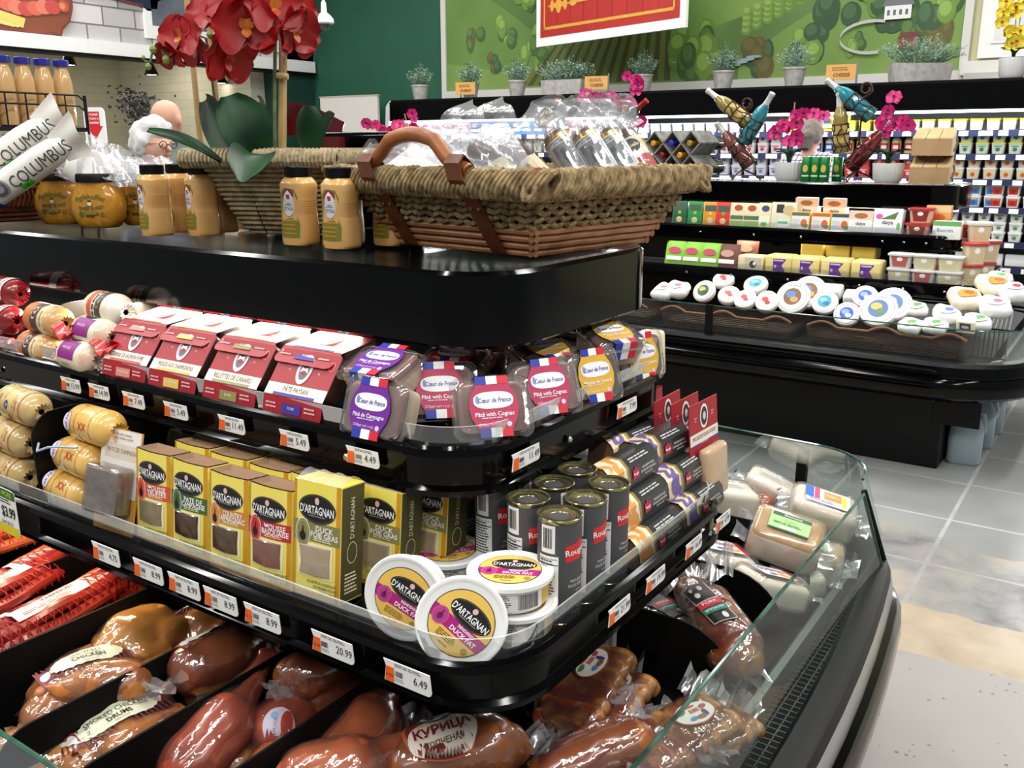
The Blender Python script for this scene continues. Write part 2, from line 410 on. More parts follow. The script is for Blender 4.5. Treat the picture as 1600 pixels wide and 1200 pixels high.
for k in range(46):                     # orchard rows
    t = (k % 12) / 11; row = k // 12
    tree(-3.05 + 1.0 * t, 2.42 + .42 * t + row * .05 - .04 * row * t, .045, .04, TR[0], .0336)
for cx, cz, n, m, s in ((-5.9, 2.5, 6, 1, .07), (-5.55, 2.55, 7, 0, .08), (-5.2, 2.42, 9, 0, .09), (-4.95, 2.6, 8, 0, .09), (-5.7, 2.25, 5, 2, .06), (-4.55, 2.72, 6, 0, .09), (-3.55, 2.3, 11, 0, .12), (-3.45, 2.14, 7, 0, .12),
                        (-2.95, 2.2, 8, 2, .1), (-2.5, 2.3, 7, 3, .09), (-2.3, 2.45, 7, 3, .11), (-2.05, 2.62, 6, 3, .11), (-2.1, 2.25, 5, 0, .06), (-1.85, 2.5, 5, 3, .1), (-1.62, 2.35, 8, 1, .1), (-1.45, 2.25, 8, 2, .09), (-1.5, 2.5, 7, 3, .1), (-5.3, 2.85, 9, 0, .07)):
    for k in range(n):
        mm = TR[m] if q.random() < .7 else TR[(m + 1) % 4]
        tree(cx + q.uniform(-1.3, 1.3) * s, cz + q.uniform(-1, 1.4) * s, s * q.uniform(.55, .85), s * q.uniform(.75, 1.15), mm, .034 + .0002 * k)
for hx, hz, s, rc in ((-1.82, 2.42, 1, '#6b7076'), (-1.72, 2.2, .7, '#6b3a30'), (-5.6, 3.0, 1.1, '#3c4656')):
    b.rect(hx - .1 * s, hx + .1 * s, hz, hz + .1 * s, .0565, cm('#e8e8e4' if s != .7 else '#8a4536'))
    b.pg([(hx - .12 * s, hz + .1 * s), (hx + .12 * s, hz + .1 * s), (hx + .09 * s, hz + .17 * s), (hx - .09 * s, hz + .17 * s)], .0567, cm(rc))
    if s != .7:
        for k in range(4): b.rect(hx - .08 * s + k * .045 * s, hx - .06 * s + k * .045 * s, hz + .03, hz + .07, .0569, cm('#59636e'))
lane = [(-2.0 + .25 * math.cos(t), 2.3 + .12 * math.sin(t)) for t in [1.2 + k * .25 for k in range(16)]]
for p0, p1 in zip(lane, lane[1:]):
    b.pg([(p0[0], p0[1] - .012), (p1[0], p1[1] - .012), (p1[0], p1[1] + .012), (p0[0], p0[1] + .012)], .0563, cm('#b9bcb0'))
for k in range(5): b.ell(-3.2 + k * .06, 2.12 + k * .02, .07, .012, .0540 + .00005 * k, cm('#9fb6c4'), 12)
b.build('painting', mu)
b = MB()
for x0, x1, z0, z1 in ((X0 - .06, X1 + .06, Z0 - .075, Z0), (X0 - .06, X0, Z0, Z1), (X1, X1 + .06, Z0, Z1)): b.box(x0, x1, -.05, -.02, z0, z1, cm('#d7d5cf'))
b.box(X0 - .05, X1 + .05, -.02, 0, Z0 - .06, Z1, cm('#cfcdc7'))
b.build('picture_frame', mu)
# white panelled shutter beside the mural
dr = thing('wall_shutter', 'white panelled shutter on the cream wall at the right end of mural', 'shutter', (-1.0, 8.1, 2.1))
b = MB(); b.box(-.22, .3, -.05, 0, 0, 1.3, WHT); b.box(-.14, .22, -.06, -.05, .1, 1.2, WHT); b.box(-.12, .2, -.062, -.06, .12, 1.18, cm('#e4e4e2')); b.build('panel', dr)
b = MB(); b.box(-.32, 1.2, -.09, 0, -.12, -.02, cm('#dedcd6')); b.box(-.26, 1.2, -.3, 0, -.2, -.12, cm('#d6d4ce')); b.build('sill', dr)
# red hanging sign
p0 = at(838, 74, y=7.55); p1 = at(1070, 50, y=6.95)
dx = p1 - p0; wd = dx.length; an = math.atan2(dx.y, dx.x)
sg = thing('hanging_sign', 'red hanging sign with gold scrollwork and white border over the mural', 'sign', (p0.x, p0.y, p0.z), (0, 0, an))
b = MB(); H_ = 1.2; b.box(0, wd, 0, .03, 0, H_, WHT); b.build('border', sg)
b = MB(); RED = mat('sign_red', '#b3281f', .5, n=5, var=.15); GOLD = mat('sign_gold', '#d9a441', .4, n=20, var=.12)
b.rect(.06, wd - .06, .075, H_ - .06, .002, RED)
for u0, u1, w0, w1 in ((.11, wd - .11, .135, .16), (.11, .13, .135, H_ - .1), (wd - .13, wd - .11, .135, H_ - .1)): b.rect(u0, u1, w0, w1, .004, GOLD)
for k in range(1, 9): b.rect(.11 + k * (wd - .22) / 9, .116 + k * (wd - .22) / 9, .16, H_ - .1, .003, cm('#7a1c17'))
for cx, sgn in ((.32, 1), (wd - .32, -1)):
    for dxx, r in ((-.09, .05), (0, .07), (.09, .05)): b.ell(cx + dxx * sgn, .33, r * .55, r, .005, GOLD, 14)
    b.pg([(cx - .16, .33), (cx, .30), (cx + .16, .33), (cx, .36)], .0055, GOLD); b.ell(cx + .2 * sgn, .33, .05, .03, .0055, GOLD, 12)
b.rect(.45, wd - .45, .322, .338, .005, GOLD)
b.txt('WORLD', .44, .57, .25, .006, GOLD, bold=.02); b.txt('WIDE', 1.05, .57, .25, .006, GOLD, bold=.02)
b.build('sign_face', sg)
for u in (.2, wd - .2): b = MB(); b.tube([(u, .015, H_), (u, .015, 5 - p0.z)], .006, STEEL, 6); b.build('cable', sg)

# ---------------------------------------------------------------- refrigerated island displays
HONEY = mat('grille_black', '#565b5d', .35, .5, n=40, var=.2)
def outline(xl, xr, yf, yb, r, z, n=8):
    """island edge from the left end along the front, round the right end and along the back"""
    p = [(xl, yf, z)]
    p += [(x, y, z) for x, y in arcpts(xr - r, yf + r, r, -90, 0, n)]
    p += [(x, y, z) for x, y in arcpts(xr - r, yb - r, r, 0, 90, n)]
    return p + [(xl, yb, z)]
def band(b, rows, m, cap=False): b.loft(rows, m, cap, close=True)
def island(name, label, dy, xl, s):
    """s: where this island differs"""
    t = thing(name, label, 'refrigerated display', (0, dy, 0))
    xr = -.763; yf, yb = 1.078, 1.653
    def O(dr, df, db, z, r): return outline(xl, xr + dr, yf - df, yb + db, r, z)
    # canopy: softened top rim, deep glossy fascia, flat underside
    b = MB(); C = [O(-.03, -.03, -.03, 1.266, .10), O(-.006, -.006, -.006, 1.27, .115), O(0, 0, 0, 1.264, .12), O(0, 0, 0, 1.156, .12), O(-.004, -.004, -.004, 1.152, .116), O(-.06, -.06, -.06, 1.152, .07)]
    b.loft(C, BLK, True); b.build('canopy', t)
    # lamp tubes under the canopy, front and end
    b = MB(); b.box(xl + .1, -1.07, 1.10, 1.115, 1.150, 1.1535, emitm('lamp_tube', '#fff0d8', 9)); b.build('lamp', t)
    b = MB(); b.box(-.98, -.955, 1.25, 1.52, 1.134, 1.152, emitm('lamp_tube_end', '#fff0d8', 1.5)); b.build('lamp', t)
    # core column with back panels that the shelves hang from
    b = MB(); b.box(xl, -1.08, 1.33, 1.42, .5, 1.152, BLKF); b.build('core', t)
    # two shelves: tray, rolled front rail
    for k, (dr, df, zt, zr, zb, db) in enumerate(((.058, .138, 1.018, 1.043, .97, -.03), (.213, .298, .812, .838, .772, -.10))):
        b = MB(); yl = db
        b.loft([O(dr - .012, df - .012, yl - .012, zt, .11), O(dr - .012, df - .012, yl - .012, zt - .012, .11)], BLK, True)
        b.build('shelf', t)
        b = MB()
        prof = [(-.012, zt), (-.012, zr - .004), (-.007, zr), (0, zr - .003), (.002, zr - .012), (-.004, zr - .016), (-.004, zb + .016), (.003, zb + .010), (.003, zb + .002), (-.004, zb - .002), (-.03, zb), (-.03, zt - .012)]
        b.loft([O(dr + i, df + i, yl + i, z, .12) for i, z in prof], BLK, False); b.build('price_rail', t)
        b = MB()
        zz = (zr - .02, zr + .026)
        A = [outline(xl, xr + dr - .016, yf - df + .016, yb + yl - .016, .105, z, 8)[:-1] for z in zz]
        B = [outline(xl, xr + dr - .019, yf - df + .019, yb + yl - .019, .102, z, 8)[:-1] for z in zz]
        nn = len(A[0]); vs = A[0] + A[1] + B[1] + B[0]
        b.loft([A[0], A[1]], ACRY, False, close=False)
        b.loft([A[1], B[1]], film('acrylic_rim', '#e6eae9', .8, .45, .1, .7), False, close=False)
        b.build('acrylic_guard', t)
        for px_ in s['bolts'][k]:                  # bolts on the rail
            b = MB(); b.T = MX.Translation((px_, yf - df - .001, (zr + zb) / 2 - .004)) @ MX.Rotation(PI / 2, 4, 'X'); b.lathe([(.006, -.002), (.006, .001), (.004, .003)], CHROME, 10); b.build('bolt', t)
        for py_ in (1.2, 1.42):
            b = MB(); b.T = MX.Translation((xr + dr + .001, py_, (zr + zb) / 2 - .004)) @ MX.Rotation(PI / 2, 4, 'Y'); b.lathe([(.006, -.002), (.006, .001), (.004, .003)], CHROME, 10); b.build('bolt', t)
        for xx in [xl + .5 + i * .9 for i in range(int((-1.2 - xl) / .9) + 1)]:
            b = MB(); b.side([(yf - df + .06, zt - .014), (1.33, zt - .014), (1.33, zt - .11)], xx, xx + .008, BLKF); b.build('bracket', t)
        b = MB(); b.T = MX.Translation((-1.08, 1.36, 0)) @ MX.Rotation(R(-40), 4, 'Z')
        b.side([(-.28, zt - .014), (.02, zt - .014), (.02, zt - .12)], 0, .008, BLKF)
        b.build('bracket', t)
    # well: outer black body, deck, air grille, rim band, bumper
    def Wl(dr, df, db, z, r):            # the end of the well is gently bowed
        p = outline(xl, -.325 + dr, .385 - df, 2.31 + db, r + .07, z, 10); a, c = V(p[11]), V(p[12])
        p[12:12] = [tuple(a.lerp(c, i / 9)) for i in range(1, 9)]
        return [(x - s['bow'] * ((y - 1.2) / .8) ** 2 * (1 if x > -1.2 else 0), y, z) for x, y, z in p]
    b = MB()
    prof = [(-.035, .486), (-.032, .548), (-.022, .558), (0.004, .562), (.022, .556), (.03, .54)]
    b.loft([Wl(i, i, i, z, .27 + i) for i, z in prof], BLKM, False); b.build('rim', t)
    b = MB(); b.loft([Wl(i, i, i, z, .3) for i, z in ((.03, .54), (.037, .505), (.037, .494))], mat('rim_steel', '#a9adad', .3, .7, n=30) if s['grille'] else BLK, False); b.build('rim_strip', t)
    b = MB()
    prof = [(.037, .494), (.050, .489), (.061, .47), (.063, .44), (.055, .41), (.034, .395), (.0, .39), (-.02, .375), (-.1, .37)]
    b.loft([Wl(i, i, i, z, .3 + i) for i, z in prof], BLK, False); b.build('bumper', t)
    b = MB()
    b.loft([outline(xl, s['base'][0] - .155, s['base'][1], 1.95, .01, z, 2) for z in (.22, .5)], BLKM, True); b.box(s['base'][0] - .2, s['base'][0], s['base'][1] - .008, s['base'][1], .22, .5, BLKM)
    b.loft([outline(xl, s['base'][0] - .155, s['base'][1], 1.95, .01, z, 2) for z in (.0, .22)], BLKM, True); b.build('base_panel', t)
    b = MB(); b.loft([outline(xl, -.45, .53, 2.22, .17, z, 8) for z in (.478, .49)], BLKF, True); b.build('deck', t)
    b = MB(); b.loft([outline(xl, -.44 + i, .52 - i, 2.23 + i, .18, z, 8) for i, z in ((-.006, .49), (-.006, .535), (0, .54), (.012, .536), (.012, .485))], mat('ledge_steel', '#8d9695', .28, .8, n=30) if s['grille'] else BLKM, False); b.build('deck_ledge', t)
    b = MB()                                        # air grille: ribs over a dark slot
    b.loft([Wl(-.13, -.13, -.13, .486, .16), Wl(-.04, -.04, -.04, .486, .25)], BLKF, False)
    if s['grille']:
        q = random.Random(3)
        for i in range(82):
            y = .60 + i * .0165
            for c0 in range(5):
                x0 = -.43 + c0 * .0185
                if c0 in (0, 1, 2, 3, 4): b.box(x0, x0 + .002, y, y + .0165, .486, .498, HONEY)
            b.box(-.43, -.338, y, y + .0022, .486, .498, HONEY)
        for i in range(14):                          # round the far corner
            a = R(i * 6.4); ca, sa = math.cos(a), math.sin(a)
            b.add([(-.70 + r * ca - w * sa, 1.98 + r * sa + w * ca, z) for r in (.17, .265) for w in (-.0012, .0012) for z in (.488, .498)], [(0, 1, 3, 2), (4, 6, 7, 5), (0, 4, 5, 1), (2, 3, 7, 6), (1, 5, 7, 3)], HONEY)
        for r in (.17, .195, .22, .245, .265):
            b.loft([[(-.70 + (r + o) * math.cos(R(a)), 1.98 + (r + o) * math.sin(R(a)), z) for o, z in ((-.001, .488), (-.001, .498), (.001, .498), (.001, .488))] for a in range(0, 91, 9)], HONEY)
    b.build('air_grille', t)
    # sloping glass round the well
    def gl(bm, path_t, path_b, th=.006):
        bm.loft([path_t, path_b], GLASS, False, close=False)
        off = [V(p) + V((0, 0, -.0)) for p in path_t]
        bm.tube([p for p in path_t], .0032, GEDGE, 6)
    zb_, zt_ = .556, s['gz']
    if s['grille']:
        b = MB(); b.box(xl, -.878, .53, 1.3, .489, .531, BLKF); b.box(-.875, -.46, 1.0, 2.1, .489, .525, BLKF); b.build('well_floor', t)
        b = MB(); gl(b, [(-.41, .66, zt_), (-.41, 1.93, zt_)], [(-.338, .66, zb_), (-.372, 2.0, zb_)]); b.tube([(-.41, 1.93, zt_), (-.372, 2.0, zb_)], .003, GEDGE, 6); b.build('glass_panel', t)
        top = [(-.435 - .16 * (1 - math.cos(R(a))) * 1.0, 2.02 + .19 * math.sin(R(a)), zt_) for a in range(0, 91, 10)]
        top += [(-.9, 2.225, zt_), (xl, 2.225, zt_)]
        bot = [(-.382 - .22 * (1 - math.cos(R(a))), 2.05 + .23 * math.sin(R(a)), zb_) for a in range(0, 91, 10)]; bot += [(-.9, 2.285, zb_), (xl, 2.285, zb_)]
        b = MB(); gl(b, top, bot); b.build('glass_panel', t)
        b = MB(); gl(b, [(xl, .475, zt_), (-.56, .475, zt_)] + [(-.41 - .15 * (1 - math.sin(R(a))), .475 + .17 * (1 - math.cos(R(a))), zt_) for a in range(20, 91, 14)], [(xl, .40, zb_), (-.56, .40, zb_)] + [(-.322 - .24 * (1 - math.sin(R(a))), .40 + .25 * (1 - math.cos(R(a))), zb_) for a in range(20, 91, 14)]); b.build('glass_panel', t)
        b = MB(); b.tube([(-.380, 2.035, zb_), (-.43, 2.02, zt_ - .025)], [.010, .007], BLKF, 8); b.build('glass_post', t)
        b = MB(); b.box(-.645, -.62, 2.235, 2.255, zb_ - .05, zt_ - .03, BLKF); b.build('glass_post', t)
    else:
        zt2 = .70
        top = [(xl, .40, zt2), (-.58, .40, zt2)] + [(-.58 + .25 * math.sin(R(a)), .40 + .25 * (1 - math.cos(R(a))), zt2) for a in range(10, 91, 10)] + [(-.33, 1.9, zt2)]
        b = MB(); gl(b, top, [(p[0], p[1], zb_) for p in top]); b.build('glass_panel', t)
        for xx in (-1.72, -2.9): b = MB(); b.box(xx, xx + .035, .385, .40, zb_, zt2 + .005, BLKF); b.build('glass_post', t)
        b = MB(); b.loft([outline(xl, -.47, .46, 2.0, .10, z, 4) for z in (.49, .555)], BLKF, True); b.build('well_floor', t)
    return t
ISL = island('display_island', 'black rectangular refrigerated display island in front, holding pates, cans and smoked meats', 0, -4.2,
             dict(bolts=((-1.92, -.935), (-1.9, -.93, -.80)), base=(-.42, .55), bow=.055, grille=True, gz=.74))
ISL2 = island('display_island', 'black refrigerated cheese island standing behind, with round cheeses in its well', 3.84, -4.9,
              dict(bolts=((-2.0, -1.7, -1.45, -1.05, -.95, -.85), (-2.0, -1.75, -1.45, -1.1, -.9, -.72)), base=(-.485, .62), bow=.0, grille=False, gz=.70))
# light from the lamp tubes
def tubes(dy, p):
    area('lamp_light', (-2.55, dy + 1.098, 1.1495), (R(-20), 0, 0), 3.0, .025, p, (1, .92, .78))
    area('shelf_light', (-2.45, dy + .985, .985), (R(5), 0, 0), 2.3, .03, p * .14, (1, .88, .62))
    area('shelf_light', (-2.6, dy + .84, .782), (R(5), 0, 0), 2.5, .03, p * .12, (1, .84, .56))
tubes(0, 46); tubes(3.84, 46)

# ---------------------------------------------------------------- open dairy case along the back wall
wc = thing('dairy_case', 'long black open dairy case with bright shelves along the back wall', 'refrigerated display', (0, 7.2, 0))
XA, XB = -6.35, 1.2
b = MB(); b.box(XA, XB, .0, .86, 1.70, 1.88, BLK); b.box(XA, XB, .02, .86, 1.86, 1.90, BLKF); b.build('canopy', wc)
b = MB(); b.box(XA, XB, .82, .88, .3, 1.72, mat('case_back', '#d9dcdc', .5, n=4, var=.05)); b.build('back_panel', wc)
b = MB(); b.box(XA, XB, .0, .86, 0, .42, BLKM); b.box(XA, XB, -.06, .0, .36, .46, BLK); b.build('base', wc)
b = MB(); b.side([(-.02, 0), (.86, 0), (.86, 1.9), (.06, 1.9), (.0, 1.84), (-.02, 1.6)], XA - .05, XA, mat('case_end', '#c9cbcc', .3, .3, n=10)); b.build('end_panel', wc)
CZ = [.63, .805, 1.04, 1.232, 1.403, 1.565]
NAVY = cm('#1c2244')
for z in CZ:
    b = MB(); b.box(XA, XB, .12, .82, z - .02, z, BLKF); b.build('shelf', wc)
    b = MB(); b.box(XA, XB, .105, .12, z - .042, z + .003, NAVY)
    for k in range(60): b.rect(XA + .06 + k * .125, XA + (.12 if k % 3 else .15) + k * .125, z - .038, z - .004, -.104, PAPER)
    b.build('price_strip', wc)
b = MB(); b.box(XA + .1, XB, .10, .13, 1.685, 1.70, emitm('case_lamp', '#f4f7ff', 10)); b.build('lamp', wc)
for k in range(4):
    area('case_light', (-5.4 + k * 1.9, 7.26, 1.68), (R(-28), 0, 0), 1.9, .06, 30, (.97, .98, 1))

# ---------------------------------------------------------------- lower shelf of the front island
Z2 = .8135
YEL = mat('carton_yellow', '#f3df57', .45, n=9, hex2='#efe48c', lo=.3, hi=.7); YEL2 = mat('carton_gold', '#dd9d12', .45, n=12, var=.2)
KRAFT = mat('raw_card', '#8a6a4e', .75, n=30, var=.1); CREAMI = cm('#f3ecc6')
def duck(b, u, w, s, d, m):           # the small bird crest of the makers, drawn as a seal
    b.ell(u, w - .25 * s, .42 * s, .5 * s, d, m, 16); b.pg([(u - .12 * s, w), (u + .14 * s, w), (u + .1 * s, w + .75 * s), (u - .02 * s, w + .85 * s)], d, m)
def oval_logo(b, u, w, rx, rz, d, size):
    b.ell(u, w, rx, rz, d, INK); b.ring(u, w, rx * .94, rz * .93, .0006, d + .0002, cm('#6d675a'))
    b.txt("D'ARTAGNAN", u, w - rz * .12, size, d + .0003, WINK, bold=.018, maxw=rx * 1.82)
    b.ell(u, w + rz * .55, rx * .12, rz * .25, d + .0003, cm('#e6b9b4'), 12); b.rect(u - rx * .45, u + rx * .45, w - rz * .52, w - rz * .47, d + .0003, cm('#a9a294'))
def mousse_box(col, l1, l2, pate, ptop='#5a4a3f', w=.088, h=.151, dp=.046, open_top=True, seal='#ffffff'):
    def mk():
        t = thing('mousse_carton', '', 'mousse carton'); c = cm(col)
        b = MB(); n = 8; bl = .005 if open_top else .0
        fr = [(-w / 2 + w * i / n, -dp / 2 + bl * (1 - math.sin(PI * i / n))) for i in range(n + 1)]
        poly = fr + [(w / 2, dp / 2), (-w / 2, dp / 2)]
        b.loft([[(x, y, z) for x, y in poly] for z in (0, h)], YEL, not open_top); b.build('carton', t)
        if open_top:
            b = MB(); ins = [(x * .955, y * .94) for x, y in poly]
            b.loft([[(x, y, h + .0012) for x, y in poly], [(x, y, h + .0012) for x, y in ins]], cm('#2a1c14'), False)
            b.loft([[(x, y, h + .0014) for x, y in ins], [(x * .8, y * .7, h - .004) for x, y in ins]], KRAFT, False); b.add([(x * .8, y * .7, h - .004) for x, y in ins], [tuple(range(len(ins)))], KRAFT)
            b.build('open_top', t)
        else:
            b = MB(); q = random.Random(4)
            top = sheet(lambda u, v: (-w / 2 * .95 + w * .95 * u, -dp / 2 + dp * v, h + .006 * math.sin(PI * v) + .006 * math.sin(PI * v) * abs(math.sin(9 * u + 3 * v))), 14, 5, BAG, b); b.build('plastic_wrap', t)
            b = MB(); b.T = MX.Translation((w / 2 + .0004, 0, 0)) @ MX.Rotation(PI / 2, 4, 'Z'); b.rect(-dp / 2 + .002, dp / 2, .002, h - .002, 0, cm('#4d4a2a')); b.txt("D'ARTAGNAN", 0, h * .72, .013, .0006, CREAMI, rot=PI / 2, maxw=.06); b.ring(0, h * .42, .011, .016, .001, .0006, CREAMI)
            b.lines(-.015, .015, h * .06, h * .25, .0006, CREAMI, 6); b.build('side_panel', t)
        d = dp / 2 + .0004
        b = MB()
        if open_top: b.W = lambda p: (p.x, p.y + bl * (1 - math.sin(PI * (p.x / w + .5))), p.z)
        b.rect(w / 2 - .008, w / 2, 0, h, d, YEL2); b.rect(-w / 2, -w / 2 + .004, 0, h, d, YEL2); b.rect(-w / 2, w / 2, 0, .008, d, YEL2, 8)
        b.rect(-w / 2, w / 2, h * .49, h * .66, d + .0002, c, 8)
        b.rect(-w * .40, w * .34, h * .185, h * .475, d + .0002, cm('#faf3bd'), 8)
        oval_logo(b, 0, h * .775, w * .40, h * .125, d + .0006, .017)
        b.ell(-w * .3, h * .55, .0135, .0225, d + .0006, cm(seal)); b.ell(-w * .3, h * .55, .0125, .0212, d + .0008, c); b.ring(-w * .3, h * .55, .0105, .0185, .0004, d + .001, CREAMI); duck(b, -w * .3, h * .545, .014, d + .0011, INK)
        b.txt(l1, w * .16, h * .608, .0115, d + .0006, WINK, bold=.02, maxw=w * .46); b.txt(l2, w * .16, h * .555, .0115, d + .0006, WINK, bold=.02, maxw=w * .58)
        b.lines(-w * .07, w * .4, h * .497, h * .53, d + .0006, CREAMI, 2)
        for k, s_ in enumerate(('NO ARTIFICIAL INGREDIENTS', 'NO PRESERVATIVES', 'NO COLORINGS')): b.txt(s_, w * .12 + .006 * k, h * (.14 - .038 * k), .0062, d + .0006, cm('#33301c'), maxw=w * .62 * (1, .8, .6)[k])
        b.build('front_print', t)
        b = MB(); P = mat('pate_' + col[1:], pate, .22, coat=.7, n=50, hex2=ptop, lo=.45, hi=.75)
        if open_top: b.W = lambda p: (p.x, p.y + bl * (1 - math.sin(PI * (p.x / w + .5))), p.z)
        rr = [(-w * .37 + .003 * math.sin(3 * a), z) for a, z in ((0, h * .20), (.5, h * .3), (1, h * .40), (1.2, h * .45))] + [(w * .3, h * .46), (w * .285, h * .33), (w * .295, h * .205), (0, h * .19)]
        b.loft([[(x, -d - .0006, z) for x, z in rr], [(x * .93, -d - .0022, h * .33 + (z - h * .33) * .93) for x, z in rr]], P, False); b.pg([(x * .93, h * .33 + (z - h * .33) * .93) for x, z in rr], d + .0022, P)
        b.build('window', t)
        return t
    return Maker(mk)
MB_T = mousse_box('#d9532f', 'MOUSSE', 'TRUFFEE', '#8a7a5c', '#7c6c50')
MB_C = mousse_box('#44662f', 'PATE DE', 'CAMPAGNE', '#3c2418', '#5a3626')
MB_O = mousse_box('#d3882c', 'COUNTRY', 'ARMAGNAC', '#4a3526', '#5d4533')
MB_R = mousse_box('#c3272b', 'MOUSSE', 'BASQUAISE', '#7d5345', '#87594a')
MB_D = mousse_box('#8a824a', 'DUCK', 'FOIE GRAS', '#ad9a80', '#a08d74', w=.086, h=.172, dp=.05, open_top=False)
GC = 'cartons of mousse and pate on the lower shelf'
LN = (R(-6), 0, 0)
for mk, x, y, rz, lb in ((MB_T, -1.283, .853, 1, 'yellow carton of truffle mousse with orange band, first of the front row'), (MB_C, -1.190, .853, 0, 'yellow carton of country pate with green band and dark window'),
                         (MB_O, -1.093, .850, 0, 'yellow carton with orange band and dark brown window, between green and red banded ones'), (MB_R, -1.003, .852, 2, 'yellow carton of basquaise mousse with red band and pink window'),
                         (MB_D, -.914, .866, 4, 'yellow duck foie gras carton at front, wrapped in clear film, olive side'),
                         (MB_O, -1.262, .912, 0, 'yellow open carton right behind the truffle mousse carton'), (MB_C, -1.165, .908, 2, 'yellow open carton right behind the green banded carton'),
                         (MB_R, -1.068, .905, 1, 'yellow open carton right behind the orange banded country carton'), (MB_T, -.985, .915, 3, 'yellow open carton behind basquaise and foie gras cartons'),
                         (MB_O, -1.222, .975, 1, 'lit yellow open carton at the back left of the mousse cartons'), (MB_C, -1.125, .965, 0, 'lit yellow open carton in the middle of the back row of mousse cartons'), (MB_R, -1.025, .968, 2, 'shaded yellow open carton at back right of the mousse cartons'),
                         (MB_D, -.868, .942, 2, 'yellow duck foie gras carton second in its file, half hidden'), (MB_D, -.838, 1.015, 0, 'yellow duck foie gras carton third in its file near the bracket')):
    mk((x, y, Z2 + .004), (LN[0], 0, R(rz)), lb, GC, (1, 1, .875) if mk is MB_D and y > .9 else None)

# ---- tubs of duck fat
def tub():
    t = thing('fat_tub', '', 'tub')
    b = MB(); b.lathe([(.046, 0), (.048, .002), (.053, .036), (.0545, .038)], WHT, 40); b.build('tub_body', t)
    b = MB(); b.lathe([(.0575, .0345), (.059, .036), (.059, .0415), (.0575, .0435), (.0545, .0437), (.0525, .0425), (.050, .0418), (.0, .0418)], WHT, 48, cap=False); b.build('lid', t)
    b = MB(); b.T = MX.Translation((0, 0, .042)) @ MX.Rotation(-PI / 2, 4, 'X')    # printing lies on the lid, top of the print toward +Y
    Y_ = cm('#ecc25c'); Mg = cm('#b01878')
    rr = .043
    b.ell(0, 0, rr, rr, .0004, INK, 40); b.ell(0, 0, rr - .0011, rr - .0011, .0006, Y_, 40)
    def clipx(w): return math.sqrt(max(0, (rr - .0012) ** 2 - w * w))
    ws = [-.017 + .017 * i / 8 for i in range(9)]
    b.pg([(-clipx(w), w) for w in ws] + [(clipx(w), w) for w in ws[::-1]], .0008, Mg)
    oval_logo(b, .004, .014, .031, .0155, .001, .0125)
    b.ell(-.027, -.009, .011, .012, .001, cm('#c44d93')); b.ell(-.027, -.009, .009, .010, .0012, cm('#b53c86')); duck(b, -.027, -.008, .009, .0014, cm('#6d0f4d'))
    b.txt('RENDERED', .012, -.0045, .0055, .001, WINK, bold=.02, maxw=.026); b.txt('DUCK FAT', .012, -.012, .0085, .001, WINK, bold=.025, maxw=.042)
    b.lines(-.018, .016, -.031, -.021, .001, cm('#5a4418'), 4); b.ell(.026, -.025, .0045, .0045, .001, cm('#a98a35'), 14); b.lines(-.008, .01, -.037, -.034, .001, cm('#5a4418'), 1)
    b.build('lid_label', t)
    b = MB(); r0 = .0512
    b.W = lambda p: (-p.y * (1 + (p.z - .018) * .10) * math.sin(p.x / r0), p.y * (1 + (p.z - .018) * .10) * math.cos(p.x / r0), p.z)
    b.rect(-.03, .055, .006, .031, r0 + .0006, cm('#f1efe9'), 20); b.rect(.055, .12, .006, .031, r0 + .0006, cm('#e2b550'), 12); b.rect(-.095, -.03, .006, .031, r0 + .0006, Mg, 12)
    b.bars(.018, .048, .008, .029, r0 + .001, seed=4); b.lines(-.027, .012, .009, .029, r0 + .001, INK, 8); b.txt('DUCK FAT', -.06, .018, .012, r0 + .001, WINK, bold=.02); b.build('side_label', t)
    return t
TUB = Maker(tub); GT = 'tubs of rendered duck fat at the shelf corner'
FA = R(34)
def stand(px, py, t_, rz, tilt, roll):      # tub on its rim, lid facing out
    p = at(px, py, t=t_)
    M_ = MX.Rotation(R(rz), 4, 'Z') @ MX.Rotation(R(90 - tilt), 4, 'X') @ MX.Rotation(R(roll), 4, 'Z')
    return p, M_.to_euler()
def tubs_put(c, rz, tilt, roll, lb):
    M_ = MX.Rotation(R(rz), 4, 'Z') @ MX.Rotation(R(90 - tilt), 4, 'X') @ MX.Rotation(R(roll), 4, 'Z')
    off = M_ @ V((0, 0, .0425)); TUB(V(c) - off, M_.to_euler(), lb, GT)
# centre of the lid face, heading of the lid, lean
tubs_put((-.742, .838, Z2 + .0575), 14, 8, -24, 'duck fat tub standing on its rim with tilted print, left one at the front')
tubs_put((-.640, .830, Z2 + .057), 34, 16, -42, 'duck fat tub standing on its rim in front of the pair stacked flat')
p = at(699, 858, z=Z2 + .043); TUB((p.x, p.y, Z2 + .0005), (0, 0, R(52)), 'duck fat tub lying face up behind the two standing tubs', GT)
TUB((-.636, .944, Z2 + .0005), (0, 0, R(30)), 'duck fat tub lying flat, bottom of the stacked pair', GT)
TUB((-.640, .939, Z2 + .0455), (0, 0, R(26)), 'duck fat tub lying flat face up, top of the stacked pair', GT)

